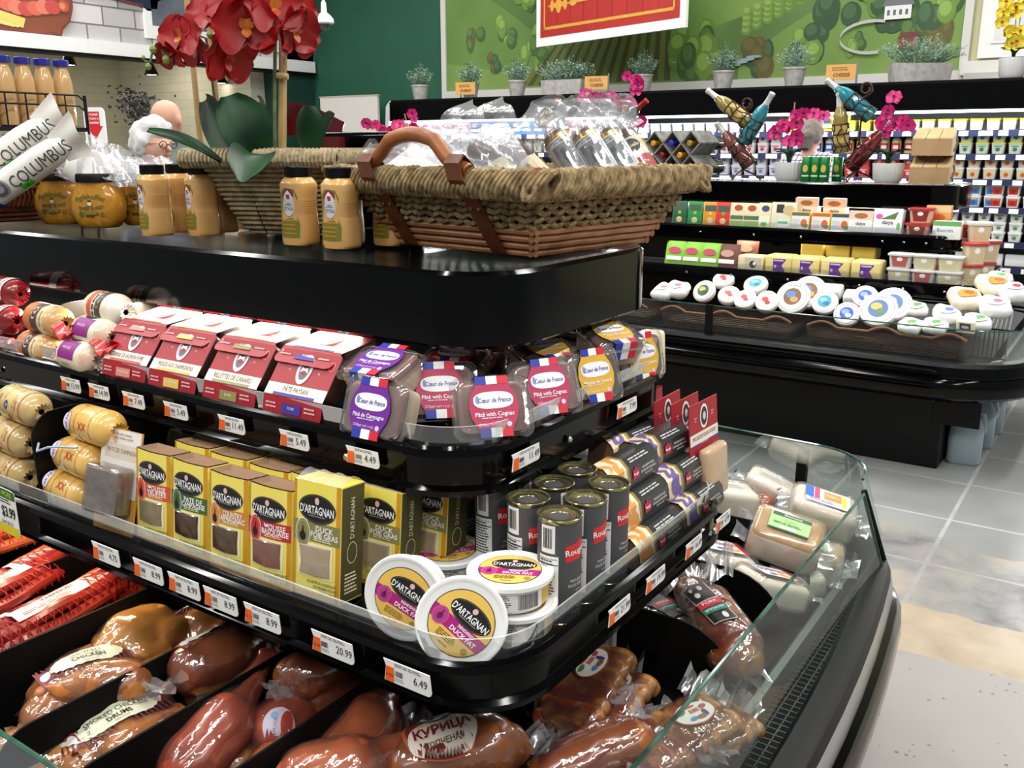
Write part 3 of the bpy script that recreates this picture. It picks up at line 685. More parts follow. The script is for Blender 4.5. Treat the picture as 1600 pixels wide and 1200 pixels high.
# ---- tall cans
def can():
    t = thing('tall_can', '', 'can'); r = .0305; h = .1535; G_ = mat('can_grey', '#4b4c4e', .42, .1, n=40, var=.08)
    b = MB(); b.lathe([(r, .003), (r, h - .004)], G_, 36, cap=True); b.build('can_body', t)
    b = MB(); GO = mat('can_gold', '#9a956c', .2, .9, n=20, var=.15)
    b.lathe([(r, h - .005), (r + .0012, h - .003), (r + .0013, h), (r + .0002, h + .0012), (r - .0018, h + .0008), (r - .0025, h - .004), (r * .78, h - .004), (r * .74, h - .0025), (r * .5, h - .003), (r * .46, h - .0045), (0, h - .0042)], GO, 36, cap=False)
    b.build('lid', t)
    b = MB(); b.lathe([(r, .004), (r + .0012, .003), (r + .0012, 0), (r - .003, .001)], GO, 36, cap=False); b.build('bottom_rim', t)
    b = MB(); b.W = bend(r); d = r + .0003
    RD = cm('#cf2a26')
    for i in range(8):
        u0 = -.016 + .032 * i / 8; u1 = u0 + .004; b.add([(u0, -d, .094 + (u0 + .016) * .12), (u1, -d, .094 + (u1 + .016) * .12), (u1, -d, .118 + (u1 + .016) * .15), (u0, -d, .118 + (u0 + .016) * .15)], [(0, 1, 2, 3)], RD)
    b.pg([(.002, .120), (.006, .127), (.008, .123), (.010, .128), (.013, .122)], d, RD)
    b.txt('Rougié', 0, .1085, .0125, d + .0004, WINK, bold=.012, rot=.1)
    b.txt('MOUSSE OF', .006, .066, .0058, d + .0004, cm('#d8d8d6')); b.txt('DUCK FOIE GRAS', .006, .059, .0058, d + .0004, cm('#d8d8d6'), maxw=.036); b.lines(0, .016, .049, .052, d + .0004, cm('#b9b9b7'), 1)
    b.txt('NET WT.', .012, .026, .0048, d + .0004, cm('#d8d8d6')); b.txt('11.2 OZ (320g)', .008, .0195, .0048, d + .0004, cm('#d8d8d6'))
    b.rect(-.052, -.031, .107, .147, d, PAPER, 8); b.bars(-.049, -.035, .114, .143, d + .0004, seed=3)
    b.rect(-.056, -.026, .020, .103, d, PAPER, 8); b.lines(-.054, -.029, .045, .097, d + .0004, cm('#3c3c3c'), 12, .5); b.txt('Nutrition Facts', -.041, .099, .0042, d + .0004, INK); b.rect(-.055, -.027, .090, .0915, d + .0004, INK, 6)
    b.lines(.05, .08, .05, .085, d + .0004, cm('#bdbdbb'), 6); b.build('can_label', t)
    return t
CAN = Maker(can); GCN = 'tall grey cans of duck foie gras mousse'
can_lbl = ['nearest tall grey can at the shelf edge, barcode panel in view', 'tall grey can second along the shelf edge', 'tall grey can third along the shelf edge, beside the sleeve boxes',
           'tall grey can behind the flat duck fat tubs, logo at both sides', 'tall grey can with gold lid in the middle of the cluster', 'tall grey can with shiny lid at back of the cluster beside the sleeve boxes',
           'tall grey can with barcode, under the corner of the upper shelf', 'tall grey can with shaded lid behind the middle ones', 'tall grey can deepest under the upper shelf', 'tall grey can at far left of the cans, beside the shelf bracket']
can_pos = [(-.603, 1.005, 78), (-.604, 1.077, 84), (-.605, 1.149, 86), (-.672, 1.032, 66), (-.674, 1.104, 150), (-.676, 1.176, 200), (-.752, 1.062, 76), (-.750, 1.134, 120), (-.752, 1.206, 30), (-.845, 1.092, 70)]
for (x, y, rz), lb in zip(can_pos, can_lbl): CAN((x, y, Z2), R(rz), lb, GCN)

# ---- boxed foie gras in printed sleeves, stacked on their sides
def sleeve(front):
    def mk():
        t = thing('sleeve_box', '', 'boxed foie gras'); L_, dk = .165, mat('sleeve_black', '#2c2e31', .3, coat=.5, n=30, var=.15)
        PH = mat('sleeve_photo', '#d99a4e', .35, n=55, hex2='#f0e2c4', lo=.47, hi=.56, n_detail=1) if front else mat('sleeve_photo_violet', '#6c5c9c', .35, n=60, hex2='#ecd3a4', lo=.48, hi=.55, n_detail=1)
        pr = [(-.028, 0), (-.031, .010), (-.026, .036), (-.012, .049), (.012, .049), (.026, .036), (.029, 0)]   # section: y, z
        b = MB(); b.side([(y, z) for y, z in pr], -L_ / 2 + .002, L_ / 2, dk); b.build('sleeve', t)
        b = MB(); sh = lambda x0, x1, m, g: b.loft([[(x, y * g, z * g + .0002) for y, z in pr[:6]] for x in (x0, x1)], m, False, close=False)
        sh(-L_ / 2, -L_ / 2 + .052, PH, 1.012); sh(-L_ / 2 + .052, -L_ / 2 + .060, mat('sleeve_gold', '#b99a55', .3, .5, n=20), 1.014); b.build('picture_wrap', t)
        b = MB(); b.add([(-L_ / 2 + .0015, y * .93, z * .94) for y, z in pr], [tuple(range(7))], KRAFT); b.build('card_end', t)
        # print on the sloping upper face
        b = MB(); a = math.atan2(.026, .005 + .0)
        p0, p1 = V((0, -.031, .010)), V((0, -.026, .036)); ez = (p1 - p0).normalized(); 
        Mx = MX.Identity(4); ex = V((1, 0, 0)); ny = ez.cross(ex)          # outward is -ny side
        for i in range(3): Mx[i][0] = ex[i]; Mx[i][1] = -ny[i] if ny.y < 0 else ny[i]; Mx[i][2] = ez[i]
        Mx.translation = p0; b.T = Mx
        RD = cm('#c2213d'); b.pg([(-.012, .004), (.008, .006), (.008, .021), (-.012, .020)], .0012, RD); b.pg([(-.006, .0205), (-.002, .025), (.002, .0205)], .0012, RD); b.txt('Rougié', -.002, .0125, .0062, .0016, WINK, bold=.02)
        b.txt('MOUSSE ROYALE', .042, .0165, .0055, .0012, WINK, maxw=.055); b.txt('OF DUCK FOIE GRAS', .042, .0100, .0055, .0012, WINK, maxw=.058); b.txt('NET WT 8.1 OZ', .042, .004, .0038, .0012, WINK)
        q0, q1 = V((0, -.026, .036)), V((0, -.012, .049)); ez = (q1 - q0).normalized(); ny = ez.cross(ex)
        for i in range(3): Mx[i][1] = -ny[i] if ny.y < 0 else ny[i]; Mx[i][2] = ez[i]
        Mx.translation = q0; b.T = Mx; b.lines(-.01, .07, .004, .014, .0012, cm('#c9c9c8'), 2); b.build('sleeve_print', t)
        return t
    return Maker(mk)
SLA, SLB = sleeve(True), sleeve(False); GS = 'black sleeve boxes of duck foie gras mousse'
near = [(1000, 842, -.57, 'black sleeve box at the bottom of the stack next to the cans, orange food picture'), (985, 797, -.60, 'black sleeve box second from bottom in the stack next to the cans'), (972, 757, -.625, 'black sleeve box third up in the stack next to the cans'), (922, 733, -.68, 'black sleeve box at the top of the stack next to the cans')]
far = [(1060, 790, -.57, 'black sleeve box at the bottom of the farther stack, food picture at its middle'), (1050, 748, -.60, 'black sleeve box second up in the farther stack, violet picture'), (1024, 713, -.635, 'black sleeve box third up in the farther stack, open card end in view'), (972, 676, -.70, 'black sleeve box on top of the farther stack, tilted under the shelf')]
for k, (px, py, x, lb) in enumerate(near):
    p = at(px, py, x=x); SLA((x - .03, 1.275 + .004 * k, Z2 + .0005 + .0503 * k if k < 3 else Z2 + .0503 * 3 - .045), R(90), lb, GS) if k < 3 else SLA((x - .075, 1.30, Z2 + .0005 + .0503), R(90), lb, GS)
for k, (px, py, x, lb) in enumerate(far): SLB((x - .03 if k < 3 else x - .012, 1.452 - .012 * k, Z2 + .0005 + .0503 * k if k < 3 else Z2 + .101), R(90 + (0, 0, -3, -6)[k]), lb, GS)

# ---- red carded pouches
def redcard():
    t = thing('carded_pouch', '', 'pate pouch'); w, h = .118, .188
    RC = mat('card_red', '#a81f2b', .45, n=20, var=.1)
    b = MB(); b.box(-w / 2, w / 2, -.001, .001, 0, h, RC); b.build('card', t)
    b = MB(); d = .0016; b.rect(-w / 2, w / 2, h * .60, h * .71, d, cm('#ece6d4')); b.rect(-w / 2, w / 2, h * .585, h * .60, d, cm('#55308f'))
    b.txt('MOUSSE DE FOIE AU PORTO', 0, h * .66, .0105, d + .0004, cm('#4a2a26'), maxw=w * .82); b.txt('DUCK LIVER MOUSSE', 0, h * .592, .003, d + .0004, WINK)
    b.ell(0, h * .85, .0165, .0225, d, WINK); b.ell(0, h * .85, .0125, .0175, d + .0004, cm('#2b2b2d')); b.ell(0, h * .852, .006, .008, d + .0008, cm('#d8d5cf'), 14)
    for s_ in (-1, 1): b.txt('SINCE', s_ * .036, h * .86, .0042, d, WINK); b.txt('1975' if s_ < 0 else 'NYC', s_ * .036, h * .83, .0042, d, WINK)
    b.build('card_print', t)
    b = MB(); b.T = MX.Translation((.006, -.0145, .006)); b.rbox(-.044, .044, -.013, .0125, 0, h * .52, mat('pouch_beige', '#c9ab88', .25, coat=.5, n=25, var=.12, bump=.4), .011, .009); b.build('pouch', t)
    return t
RC_ = Maker(redcard); GR = 'red carded pouches of pate'
for k, lb in enumerate(('red carded pouch in front, beige block fully in view', 'red carded pouch second from the front', 'red carded pouch third from the front', 'red carded pouch fourth from the front, largely hidden')):
    RC_((-.605 - .034 * k, 1.535 - .003 * k, Z2 + .002), (R(-5), 0, R(88 + 1.5 * k)), lb, GR)
RC_((-.765, 1.545, Z2 + .001), (R(-4), 0, R(42)), 'red card behind the others, turned to show its pale lower half', GR)

# ---- chubs of liver sausage and a vacuum packed slice on a card
def chub(L_, r, body, bands, txts, tail=None, nose=.6, phi=.5):
    """body along X, round end at -X, gathered and clipped end at +X"""
    def mk():
        t = thing('sausage_chub', '', 'sausage')
        b = MB(); Rz = MX.Rotation(PI / 2, 4, 'Y'); b.T = Rz
        prof = []
        for i in range(5): a = PI / 2 * i / 4; prof.append((max(r * math.sin(a), .001), -L_ / 2 + r * nose * (1 - math.cos(a))))
        body_end = L_ / 2 - r * .9
        b.lathe(prof + [(r, body_end)] + [(r * f, body_end + r * z) for f, z in ((.97, .15), (.86, .35), (.66, .52), (.40, .66), (.2, .76))], body, 28, cap=False); b.build('casing', t)
        b = MB(); b.T = Rz; n = 28
        def frill(z, rr, k): return [(rr * (1 + k * math.sin(j * PI)) * math.cos(2 * PI * j / n), rr * (1 + k * math.sin(j * PI / 1.0)) * math.sin(2 * PI * j / n), z) for j in range(n)]
        tm = tail or body
        b.loft([[(rr * (1 + k * (j % 2)) * math.cos(2 * PI * j / n), rr * (1 + k * (j % 2)) * math.sin(2 * PI * j / n), body_end + r * z) for j in range(n)] for rr, z, k in ((r * .90, .30, 0), (r * .72, .50, .05), (r * .45, .66, .12), (r * .17, .80, .1), (r * .16, .9, .1), (r * .38, 1.1, .3), (r * .42, 1.2, .35))], tm, False)
        b.build('gathered_end', t)
        b = MB(); b.T = Rz; b.lathe([(r * .2, body_end + r * .80), (r * .22, body_end + r * .82), (r * .22, body_end + r * .87), (r * .2, body_end + r * .89)], CHROME, 14, cap=False); b.build('clip', t)
        b = MB(); b.W = lambda p: (p.x, p.y * math.cos(p.z / r + phi), -p.y * math.sin(p.z / r + phi))
        for u0, u1, w0, w1, m in bands:
            k = 12
            for i in range(k): b.rect(u0, u1, w0 + (w1 - w0) * i / k, w0 + (w1 - w0) * (i + 1) / k, r + .0005, m)
        for tx in txts:
            if tx[0] == '@': b.ell(tx[1], tx[2], tx[3], tx[4], r + .0009, tx[5], 20)
            else: b.txt(tx[0], tx[1], tx[2], tx[3], r + .0012, tx[4], rot=tx[5] if len(tx) > 5 else 0, bold=.01)
        b.build('casing_print', t)
        return t
    return Maker(mk)
GOLD_C = mat('casing_gold', '#d9a64a', .25, coat=.5, n=14, hex2='#e6bd6c'); BEIGE_C = mat('casing_beige', '#dcc28a', .25, coat=.5, n=30, hex2='#c9a96c')
CHG = chub(.135, .033, GOLD_C, [(-.022, -.020, -.07, .07, cm('#a9752a')), (.030, .032, -.07, .07, cm('#a9752a'))],
           [('@', -.045, .008, .011, .017, cm('#d9cfe0')), ('LIVER PATE', -.045, .008, .009, cm('#5a4a80'), PI / 2), ('XX', .008, .004, .019, cm('#c0392b')), ('@', -.012, -.02, .006, .01, cm('#e8e4dc'))])
CHB = chub(.14, .033, BEIGE_C, [(-.05, -.043, -.06, .09, cm('#8aa84a')), (-.015, -.012, -.07, .08, cm('#c08a3c')), (.02, .023, -.07, .08, cm('#c08a3c')), (.045, .047, -.07, .08, cm('#a8324a'))],
           [('GOOSE', -.03, .01, .008, cm('#8a2c3a'), PI / 2), ('@', -.002, .005, .006, .009, cm('#2e4a7a')), ('PATE', .034, .008, .009, cm('#8a2c3a'), PI / 2), ('@', .006, -.02, .006, .008, cm('#b8442c'))])
GG = 'golden liver pate chubs'; GB = 'beige printed liver chubs'
CHG((-1.535, .852, Z2 + .0335), (0, 0, R(-4)), 'golden liver pate chub at the bottom of its stack, next to the carded slice', GG)
CHG((-1.505, .860, Z2 + .0985), (R(10), 0, R(-4)), 'golden liver pate chub in the middle of its stack', GG)
CHG((-1.470, .872, Z2 + .163), (R(25), R(-2), R(-5)), 'golden liver pate chub on top of its stack', GG)
CHG((-1.43, .99, Z2 + .178), (R(10), 0, R(-5)), 'golden liver pate chub lying behind, brightly lit under the upper shelf', GG)
CHB((-1.74, .850, Z2 + .0335), (0, 0, R(-4)), 'beige printed chub at the bottom of the left stack', GB)
CHB((-1.735, .858, Z2 + .0990), (R(14), 0, R(-4)), 'beige printed chub in the middle of the left stack', GB)
CHB((-1.70, .868, Z2 + .1645), (R(22), 0, R(-5)), 'beige printed chub on top of the left stack', GB)
CHB((-1.68, .99, Z2 + .18), (R(10), 0, R(-5)), 'beige printed chub lit brightly behind the top of the left stack', GB)
for xx, y0, lb in ((-1.613, .83, 0), (-1.385, .95, 0)):       # curved black dividers between the facings
    b = MB(); pts = [(y0, Z2), (y0 - .004, Z2 + .12)] + [(y0 + .045 - .049 * math.cos(R(a)), Z2 + .12 + .05 * math.sin(R(a))) for a in range(15, 91, 15)] + [(1.3, Z2 + .175), (1.3, Z2)]
    b.side(pts, xx, xx + .004, BLKM); b.build('shelf_divider', ISL)
b = MB(); b.tube([(-1.598, .832, Z2 + .118), (-1.575, .815, Z2 + .112), (-1.55, .822, Z2 + .122), (-1.52, .825, Z2 + .128), (-1.47, .83, Z2 + .134)], .0022, mat('cable_tie', '#9fb6cc', .3, n=20), 6); tag(b.build('twist_tie'), 'pale blue twisted tie strung from the divider to the golden chubs', 'tie')
t = thing('carded_slice', 'grey pate slice vacuum packed on a white and tan card beside yellow cartons', 'pate pack', (-1.378, .822, Z2 + .004), (R(-14), 0, R(3)))
b = MB(); b.box(-.052, .052, -.001, .001, 0, .175, mat('card_tan', '#d39a45', .5, n=8, var=.1)); b.build('card', t)
b = MB(); b.rect(-.05, .05, .062, .174, .0015, cm('#e9e3dc')); b.txt('PATE DE CAMPAGNE', .006, .138, .011, .0022, cm('#8a7d70'), maxw=.08); b.rect(-.04, .048, .125, .150, .0018, cm('#dccdbb')); b.lines(-.04, .045, .155, .168, .002, cm('#b9a894'), 2); b.build('card_print', t)
b = MB(); b.T = MX.Translation((0, -.001, .035)); b.rbox(-.036, .040, -.034, 0, 0, .075, mat('slice_grey', '#7d6f65', .35, coat=.8, n=70, hex2='#94877c', bump=.5), .004); b.build('pate_slice', t)
b = MB(); b.T = MX.Translation((0, -.001, .033)); b.rbox(-.040, .044, -.037, 0, 0, .082, film('slice_film', '#f4f2f0', .5, .03, .1, .6), .006); b.build('vacuum_film', t)

# ---------------------------------------------------------------- price tags in the rails
TAGP = {}
def price_tag(price, loc, rz, label, w=.066, h=.026, orange='', group='shelf price tags', tilt=0):
    t = thing('price_tag', label, 'price tag', loc, (R(tilt), 0, rz), group)
    b = MB(); c = .006; poly = [(-w / 2 + .001, 0), (w / 2 - c, 0), (w / 2 - c * .3, c * .3), (w / 2, c), (w / 2 - .003, h), (-w / 2, h), (-w / 2 + .004, h * .7)]
    b.panel(poly, -.0006, .0006, PAPER); b.build('tag_card', t)
    b = MB(); b.panel([(-w / 2 + .003, .001), (-w / 2 + .017, .001), (-w / 2 + .017, h * .72), (-w / 2 + .005, h * .72)], -.0016, -.0007, mat('tag_orange', '#ef6a1f', .5, n=30, var=.08)); b.txt(orange, -w / 2 + .011, h * .35, .006, .002, cm('#7a3510')) if orange else None; b.build('unit_price', t)
    b = MB(); d = .0012; b.bars(-w / 2 + .019, -w / 2 + .032, h * .36, h * .62, d, seed=len(price)); b.lines(-w / 2 + .019, w / 2 - .006, h * .78, h * .94, d, cm('#6b6b6b'), 2); b.lines(-w / 2 + .019, -w / 2 + .036, h * .1, h * .28, d, cm('#8a8a8a'), 2)
    b.txt(price, w / 2 - .0175, h * .46, .0155, d, INK, maxw=.028, sx=.85); b.build('tag_print', t)
    return t
for px, pr, lb in ((110, '13.99', 'price tag reading 13.99 under the liver sausage on the upper shelf'), (154, '14.99', 'price tag reading 14.99 under the purple-labelled mousse rolls'), (208, '7.49', 'price tag reading 7.49 under the salmon terrine'), (274, '5.49', 'price tag reading 5.49 under the mushroom mousse'),
                   (361, '11.49', 'price tag reading 11.49 under the duck rillettes'), (459, '5.49', 'price tag reading 5.49 under the pate paysan'), (566, '4.49', 'price tag reading 4.49 under the purple pate trays')):
    p = at(px, 562 + .239 * px + 12, y=.933); price_tag(pr, (p.x, .9335, .9985), 0, lb)
for px, py, pr, lb in ((822, 708, '11.49', 'price tag reading 11.49 on the end of the upper shelf near the corner'), (980, 627, '7.99', 'price tag reading 7.99 far along the end of the upper shelf')):
    p = at(px, py, x=-.7); price_tag(pr, (-.7, p.y, .9985), R(90), lb, .075)
for px, pr, og, lb in ((166, '4.75', '', 'price tag reading 4.75 below the carded pate slice'), (232, '8.99', '', 'price tag reading 8.99 below the truffle mousse carton'), (288, '8.99', '', 'price tag reading 8.99 below the green banded carton'), (345, '8.99', '', 'price tag reading 8.99 below the orange banded carton'), (410, '8.99', '$1.12', 'price tag reading 8.99 below the basquaise carton'),
                       (520, '20.99', '$2.62', 'price tag reading 20.99 below the foie gras carton'), (637, '6.49', '0.93¢', 'price tag reading 6.49 at the corner below the duck fat tubs')):
    p = at(px, 782 + .405 * px + 16, y=.774); price_tag(pr, (p.x, .7735, .793), 0, lb, .076 if px < 450 else .078, .030, og)
for px, py, pr, lb in ((968, 932, '21.99', 'price tag reading 21.99 on the end rail below the cans'), (1025, 880, '19.99', 'price tag reading 19.99 on the end rail below the nearer sleeve boxes'), (1085, 826, '16.49', 'price tag reading 16.49 on the end rail below the farther sleeve boxes'), (1131, 789, '4.99', 'price tag reading 4.99 at far end of the lower rail')):
    p = at(px, py, x=-.545); price_tag(pr, (-.5445, p.y, .795), R(90), lb, .068)
p = at(14, 800, y=.768)
t = thing('sale_sign', 'white sale sign reading $3.99 with green top, left end of the lower rail', 'price sign', (p.x, .766, .775), (0, 0, R(-3)))
b = MB(); b.panel([(-.055, 0), (.033, 0), (.036, .012), (.034, .085), (.02, .088), (-.055, .088)], 0, .001, PAPER); b.build('sign_card', t)
b = MB(); b.rect(-.055, .034, .070, .087, .0005, cm('#3f6d2a')); b.txt('SAVE MORE', -.01, .0785, .013, .001, cm('#b8d84a'), bold=.02); b.rect(-.055, .034, 0, .018, .0005, cm('#e2d22e')); b.txt('$3.99', .004, .043, .028, .001, INK, bold=.02, maxw=.05); b.lines(-.05, .03, .058, .068, .001, INK, 2); b.txt('SAVE $0.70', -.005, .022, .009, .001, INK); b.build('sign_print', t)

# ---------------------------------------------------------------- upper shelf of the front island
Z1 = 1.0195
def redbox(name, col, sub, col2):
    def mk():
        t = thing('terrine_box', '', 'terrine box'); w, dp, h = .128, .082, .032
        RB = mat('box_red', '#a3202b', .4, n=20, var=.1)
        b = MB(); b.rbox(-w / 2, w / 2, .006, dp, 0, h, mat('box_tray', '#3a2019', .5, n=20), .008, .002); b.build('tray', t)
        b = MB()         # printed sleeve: top panel folding over the front edge into a rounded lip
        top = [(x, y, h + .0006) for x, y, _ in rrect(-w / 2, w / 2, -.0, dp, .004, 0, 3)]
        b.add(top, [tuple(range(len(top)))], RB)
        lipn = [(-w / 2, 0, h + .0004)] + [(-w / 2 + .012 * (1 - math.cos(R(a))), -.020 - .012 * math.sin(R(a)), h - .009 - .006 * math.sin(R(a))) for a in range(0, 91, 18)]
        lip = lipn + [(-x, y, z) for x, y, z in lipn[::-1]]
        b.add(lip, [tuple(range(len(lip)))], RB); b.build('sleeve', t)
        b = MB(); b.T = MX.Translation((0, dp * .5, h + .0006)) @ MX.Rotation(-PI / 2, 4, 'X'); d = .0005; k = dp / 2
        b.rect(-w / 2, w / 2, -k * .98, -k * .48, d, cm('#e9e4d2')); b.txt(name, 0, -k * .70, .0125, d + .0004, cm('#5f2b2b'), maxw=w * .72, sx=.7); 
        b.rect(-w * .35, w * .35, -k * .98, -k * .86, d + .0003, cm(col2))
        b.ell(0, k * .22, .0155, .026, d + .0004, cm('#cfcdd2')); b.ring(0, k * .22, .0142, .0245, .0005, d + .0006, WINK); b.ell(0, k * .22, .0105, .0185, d + .0006, cm('#6a6870')); b.pg([(-.008, k * .1), (.008, k * .1), (.006, k * .3), (-.006, k * .3)], d + .0008, WINK); b.ell(0, k * .07, .0062, .004, d + .0009, RB, 12); b.ell(0, k * .36, .007, .004, d + .0009, INK, 12)
        for s_ in (-1, 1): b.txt('LES TROIS' if s_ < 0 else 'PETITS', s_ * .033, k * .38, .0036, d + .0004, cm('#e8c9c9')); b.txt('19' if s_ < 0 else '75', s_ * .032, k * .12, .005, d + .0004, cm('#e8c9c9'))
        b.ring(.052, k * .5, .0055, .008, .0007, d + .0004, cm('#dba9a9'))
        b.build('sleeve_print', t)
        b = MB(); b.T = MX.Translation((0, 0, h + .0006)) @ MX.Rotation(R(-64), 4, 'X')
        b.rect(-w * .16, w * .16, -.026, -.010, .0016, cm(col)); b.txt(sub, 0, -.017, .006, .0022, cm('#f0e6d8'), maxw=w * .26)
        for s_ in (-1, 1): b.lines(s_ * w * .33 - .014, s_ * w * .33 + .014, -.023, -.011, .0018, cm('#e0b4b4'), 2)
        b.build('lip_print', t)
        return t
    return Maker(mk)
RBX = [redbox('TERRINE DE SAUMON FUMÉ', '#d98a80', 'SMOKED SALMON', '#c8554a'), redbox('MOUSSE AUX CHAMPIGNONS', '#d9c35a', 'MUSHROOM', '#cdbb5e'), redbox('RILLETTES DE CANARD', '#8f8a4c', 'DUCK', '#9a9a64'), redbox('PÂTÉ PAYSAN', '#3f3594', 'PORK', '#4a3d98')]
GRB = 'red terrine boxes under the lamp'
for k, (px, nm) in enumerate(((197, 'salmon terrine'), (272, 'mushroom mousse'), (361, 'duck rillettes'), (459, 'pate paysan'))):
    x = at(px, 588 + .235 * (px - 190), y=.957).x
    RBX[k]((x, .982, Z1 + .0305), (R(52), 0, R(1)), 'red %s box leaning in the front row of the upper shelf' % nm, GRB)
    RBX[k]((x - .012, 1.020, Z1 + .084), (R(7), 0, R(1)), 'red %s box lying brightly lit on top of the one leaning in front' % nm, GRB)

# ---- clear trays of pate with a paper band
def tray(band, title, pate, hi):
    def mk():
        t = thing('pate_tray', '', 'pate tray'); w, h, dp = .118, .090, .044
        P = mat('tray_pate_' + pate[1:], pate, .3, coat=.6, n=35, hex2=hi)
        b = MB(); b.T = MX.Rotation(PI / 2, 4, 'X')       # base tray, lid side toward -Y
        def ring(i, z, r=.014): return rrect(-w / 2 + i, w / 2 - i, i, h - i, r, z, 4)
        b.loft([ring(.013, -dp), ring(.009, -dp + .004), ring(.005, -.006)], mat('tray_frost', '#c8b69c', .3, n=12, var=.08, coat=.4), True); b.build('base_tray', t)
        b = MB(); b.T = MX.Rotation(PI / 2, 4, 'X'); b.loft([ring(.0075, -.0055), ring(.008, .002), ring(.011, .004)], P, True); b.build('pate', t)
        b = MB(); b.T = MX.Rotation(PI / 2, 4, 'X')
        b.loft([ring(-.002, -.006, .016), ring(-.002, -.002, .016), ring(.003, -.001), ring(.005, .006), ring(.008, .009), ring(.013, .0085)], CLAM, False); tp = ring(.013, .0085); b.add(tp, [tuple(range(len(tp)))], CLAM); b.build('clear_lid', t)
        b = MB(); d = .0105; C_ = cm(band)
        prof = [(.024, 0), (.026, .12), (.0345, .3), (.0375, .5), (.034, .7), (.026, .86), (.024, 1)]
        z0 = .004; hh = h - .008
        L_ = [(-x, z0 + hh * z) for x, z in prof]; Rr = [(x, z0 + hh * z) for x, z in prof]
        b.pg(L_ + Rr[::-1], d, C_)
        for side in (0, 1):
            w0, w1 = (z0 - .004, z0 + .010) if side == 0 else (z0 + hh - .008, z0 + hh + .004)
            for k, c in enumerate(('#2338a0', '#f2f2f0', '#cf2233')): b.rect(-.0245 + .0163 * k, -.0245 + .0163 * (k + 1), w0, w1, d + .0004, cm(c))
        for y0, y1, zz in ((-d, .022, h + .0012), (-d, .022, -.0012)):
            for k, c in enumerate(('#2338a0', '#f2f2f0', '#cf2233')): b.add([(-.0245 + .0163 * k, y0, zz if zz > 0 else z0 - .004), (-.0245 + .0163 * (k + 1), y0, zz if zz > 0 else z0 - .004), (-.0245 + .0163 * (k + 1), y1, zz), (-.0245 + .0163 * k, y1, zz)], [(0, 1, 2, 3)], cm(c))
        cx = [(.030 * (abs(math.cos(R(a))) ** .7) * (1 if math.cos(R(a)) > 0 else -1), h * .605 + .0125 * (abs(math.sin(R(a))) ** .8) * (1 if math.sin(R(a)) > 0 else -1)) for a in range(0, 360, 12)]
        b.pg(cx, d + .0004, cm('#f1f0f2')); b.txt('Cœur de France', .002, h * .60, .0098, d + .0008, cm('#2b3b94'), maxw=.05, shear=.18, bold=.012, sx=.8); b.ell(-.024, h * .62, .003, .006, d + .0008, cm('#7f98c8'), 12)
        b.txt(title, 0, h * .375, .0088, d + .0006, WINK, maxw=.058, bold=.012); b.lines(-.02, .02, h * .29, h * .325, d + .0006, cm('#e3d2e2'), 1); b.txt('NET WT 7 OZ', -.002, h * .2, .0048, d + .0006, cm('#eadff0')); b.ell(.020, h * .2, .004, .004, d + .0006, cm('#d9c3de'), 10); b.lines(-.025, -.013, h * .18, h * .23, d + .0006, cm('#d9c3de'), 2)
        b.build('paper_band', t)
        return t
    return Maker(mk)
TP = tray('#6d1f96', 'Pâté de Campagne', '#b98676', '#a37263'); TC = tray('#b32a55', 'Pâté with Cognac', '#bb8a7b', '#a57668'); TY = tray('#dcae38', 'Mousse de Canard', '#6f4438', '#7f5547'); TR_ = tray('#a81c2c', 'Pâté aux Herbes', '#8d6a58', '#7c5a49')
GTR = 'clear pate trays with paper bands'
def put(mk, px, py, rz, lean, lb, z=Z1 + .001, y=None):
    if z < Z1 + .02: z = Z1 + .003 + .044 * math.sin(R(lean))
    p = at(px, py, z=z); p = p + V((p.x, p.y, 0)).normalized() * .022; mk((p.x, p.y, z), MX.Rotation(R(rz), 4, 'Z').__matmul__(MX.Rotation(R(-lean), 4, 'X')).to_euler(), lb, GTR)
put(TP, 576, 694, 2, 20, 'purple-banded pate tray leaning upright at front of the upper shelf, lower of the pair', Z1 + .004)
put(TP, 568, 598, 4, 72, 'purple-banded pate tray lying slanted on top of the upright purple one', Z1 + .094)
put(TR_, 690, 590, 12, 72, 'red-banded pate tray in shadow under the canopy corner', Z1 + .070)
put(TR_, 738, 600, 30, 68, 'clear pate tray farthest under the canopy corner, band hidden', Z1 + .050)
put(TP, 690, 632, 20, 60, 'clear tray lying low behind the leaning cognac trays', Z1 + .012)
put(TC, 690, 662, 44, 28, 'magenta-banded cognac tray half hidden behind the corner one', Z1 + .008)
put(TC, 775, 692, 50, 26, 'magenta-banded cognac pate tray leaning at the shelf corner, foremost', Z1 + .006)
put(TC, 862, 655, 60, 26, 'magenta-banded cognac pate tray second along the shelf end', Z1 + .006)
put(TC, 795, 612, 40, 40, 'magenta-banded cognac tray behind the foremost two, top of band in view', Z1 + .022)
put(TY, 934, 634, 68, 20, 'yellow-banded duck mousse tray upright along the shelf end, nearer of two', Z1 + .006)
put(TY, 1004, 600, 70, 12, 'yellow-banded duck mousse tray upright along the shelf end, farther of two', Z1 + .005)
put(TY, 876, 572, 66, 76, 'yellow-banded tray lying flat on top behind the nearer upright yellow one', Z1 + .085)
put(TY, 978, 548, 66, 72, 'yellow-banded tray lying on top behind the farther upright yellow one', Z1 + .088)
def cheeseblock():
    t = thing('wrapped_block', '', 'cheese'); CB = mat('block_cream', '#e6dcbc', .3, coat=.5, n=12, var=.06)
    b = MB(); b.rbox(-.045, .045, -.024, .024, 0, .088, CB, .010, .008); b.build('block', t)
    b = MB(); b.ell(0, .035, .012, .013, .0246, cm('#b57b62'), 20); b.ell(0, .035, .009, .010, .0249, cm('#e9dfc8'), 16); b.txt('E', 0, .035, .014, .0252, cm('#9a3a34'), bold=.03); b.build('stamp', t)
    return t
CBK = Maker(cheeseblock)
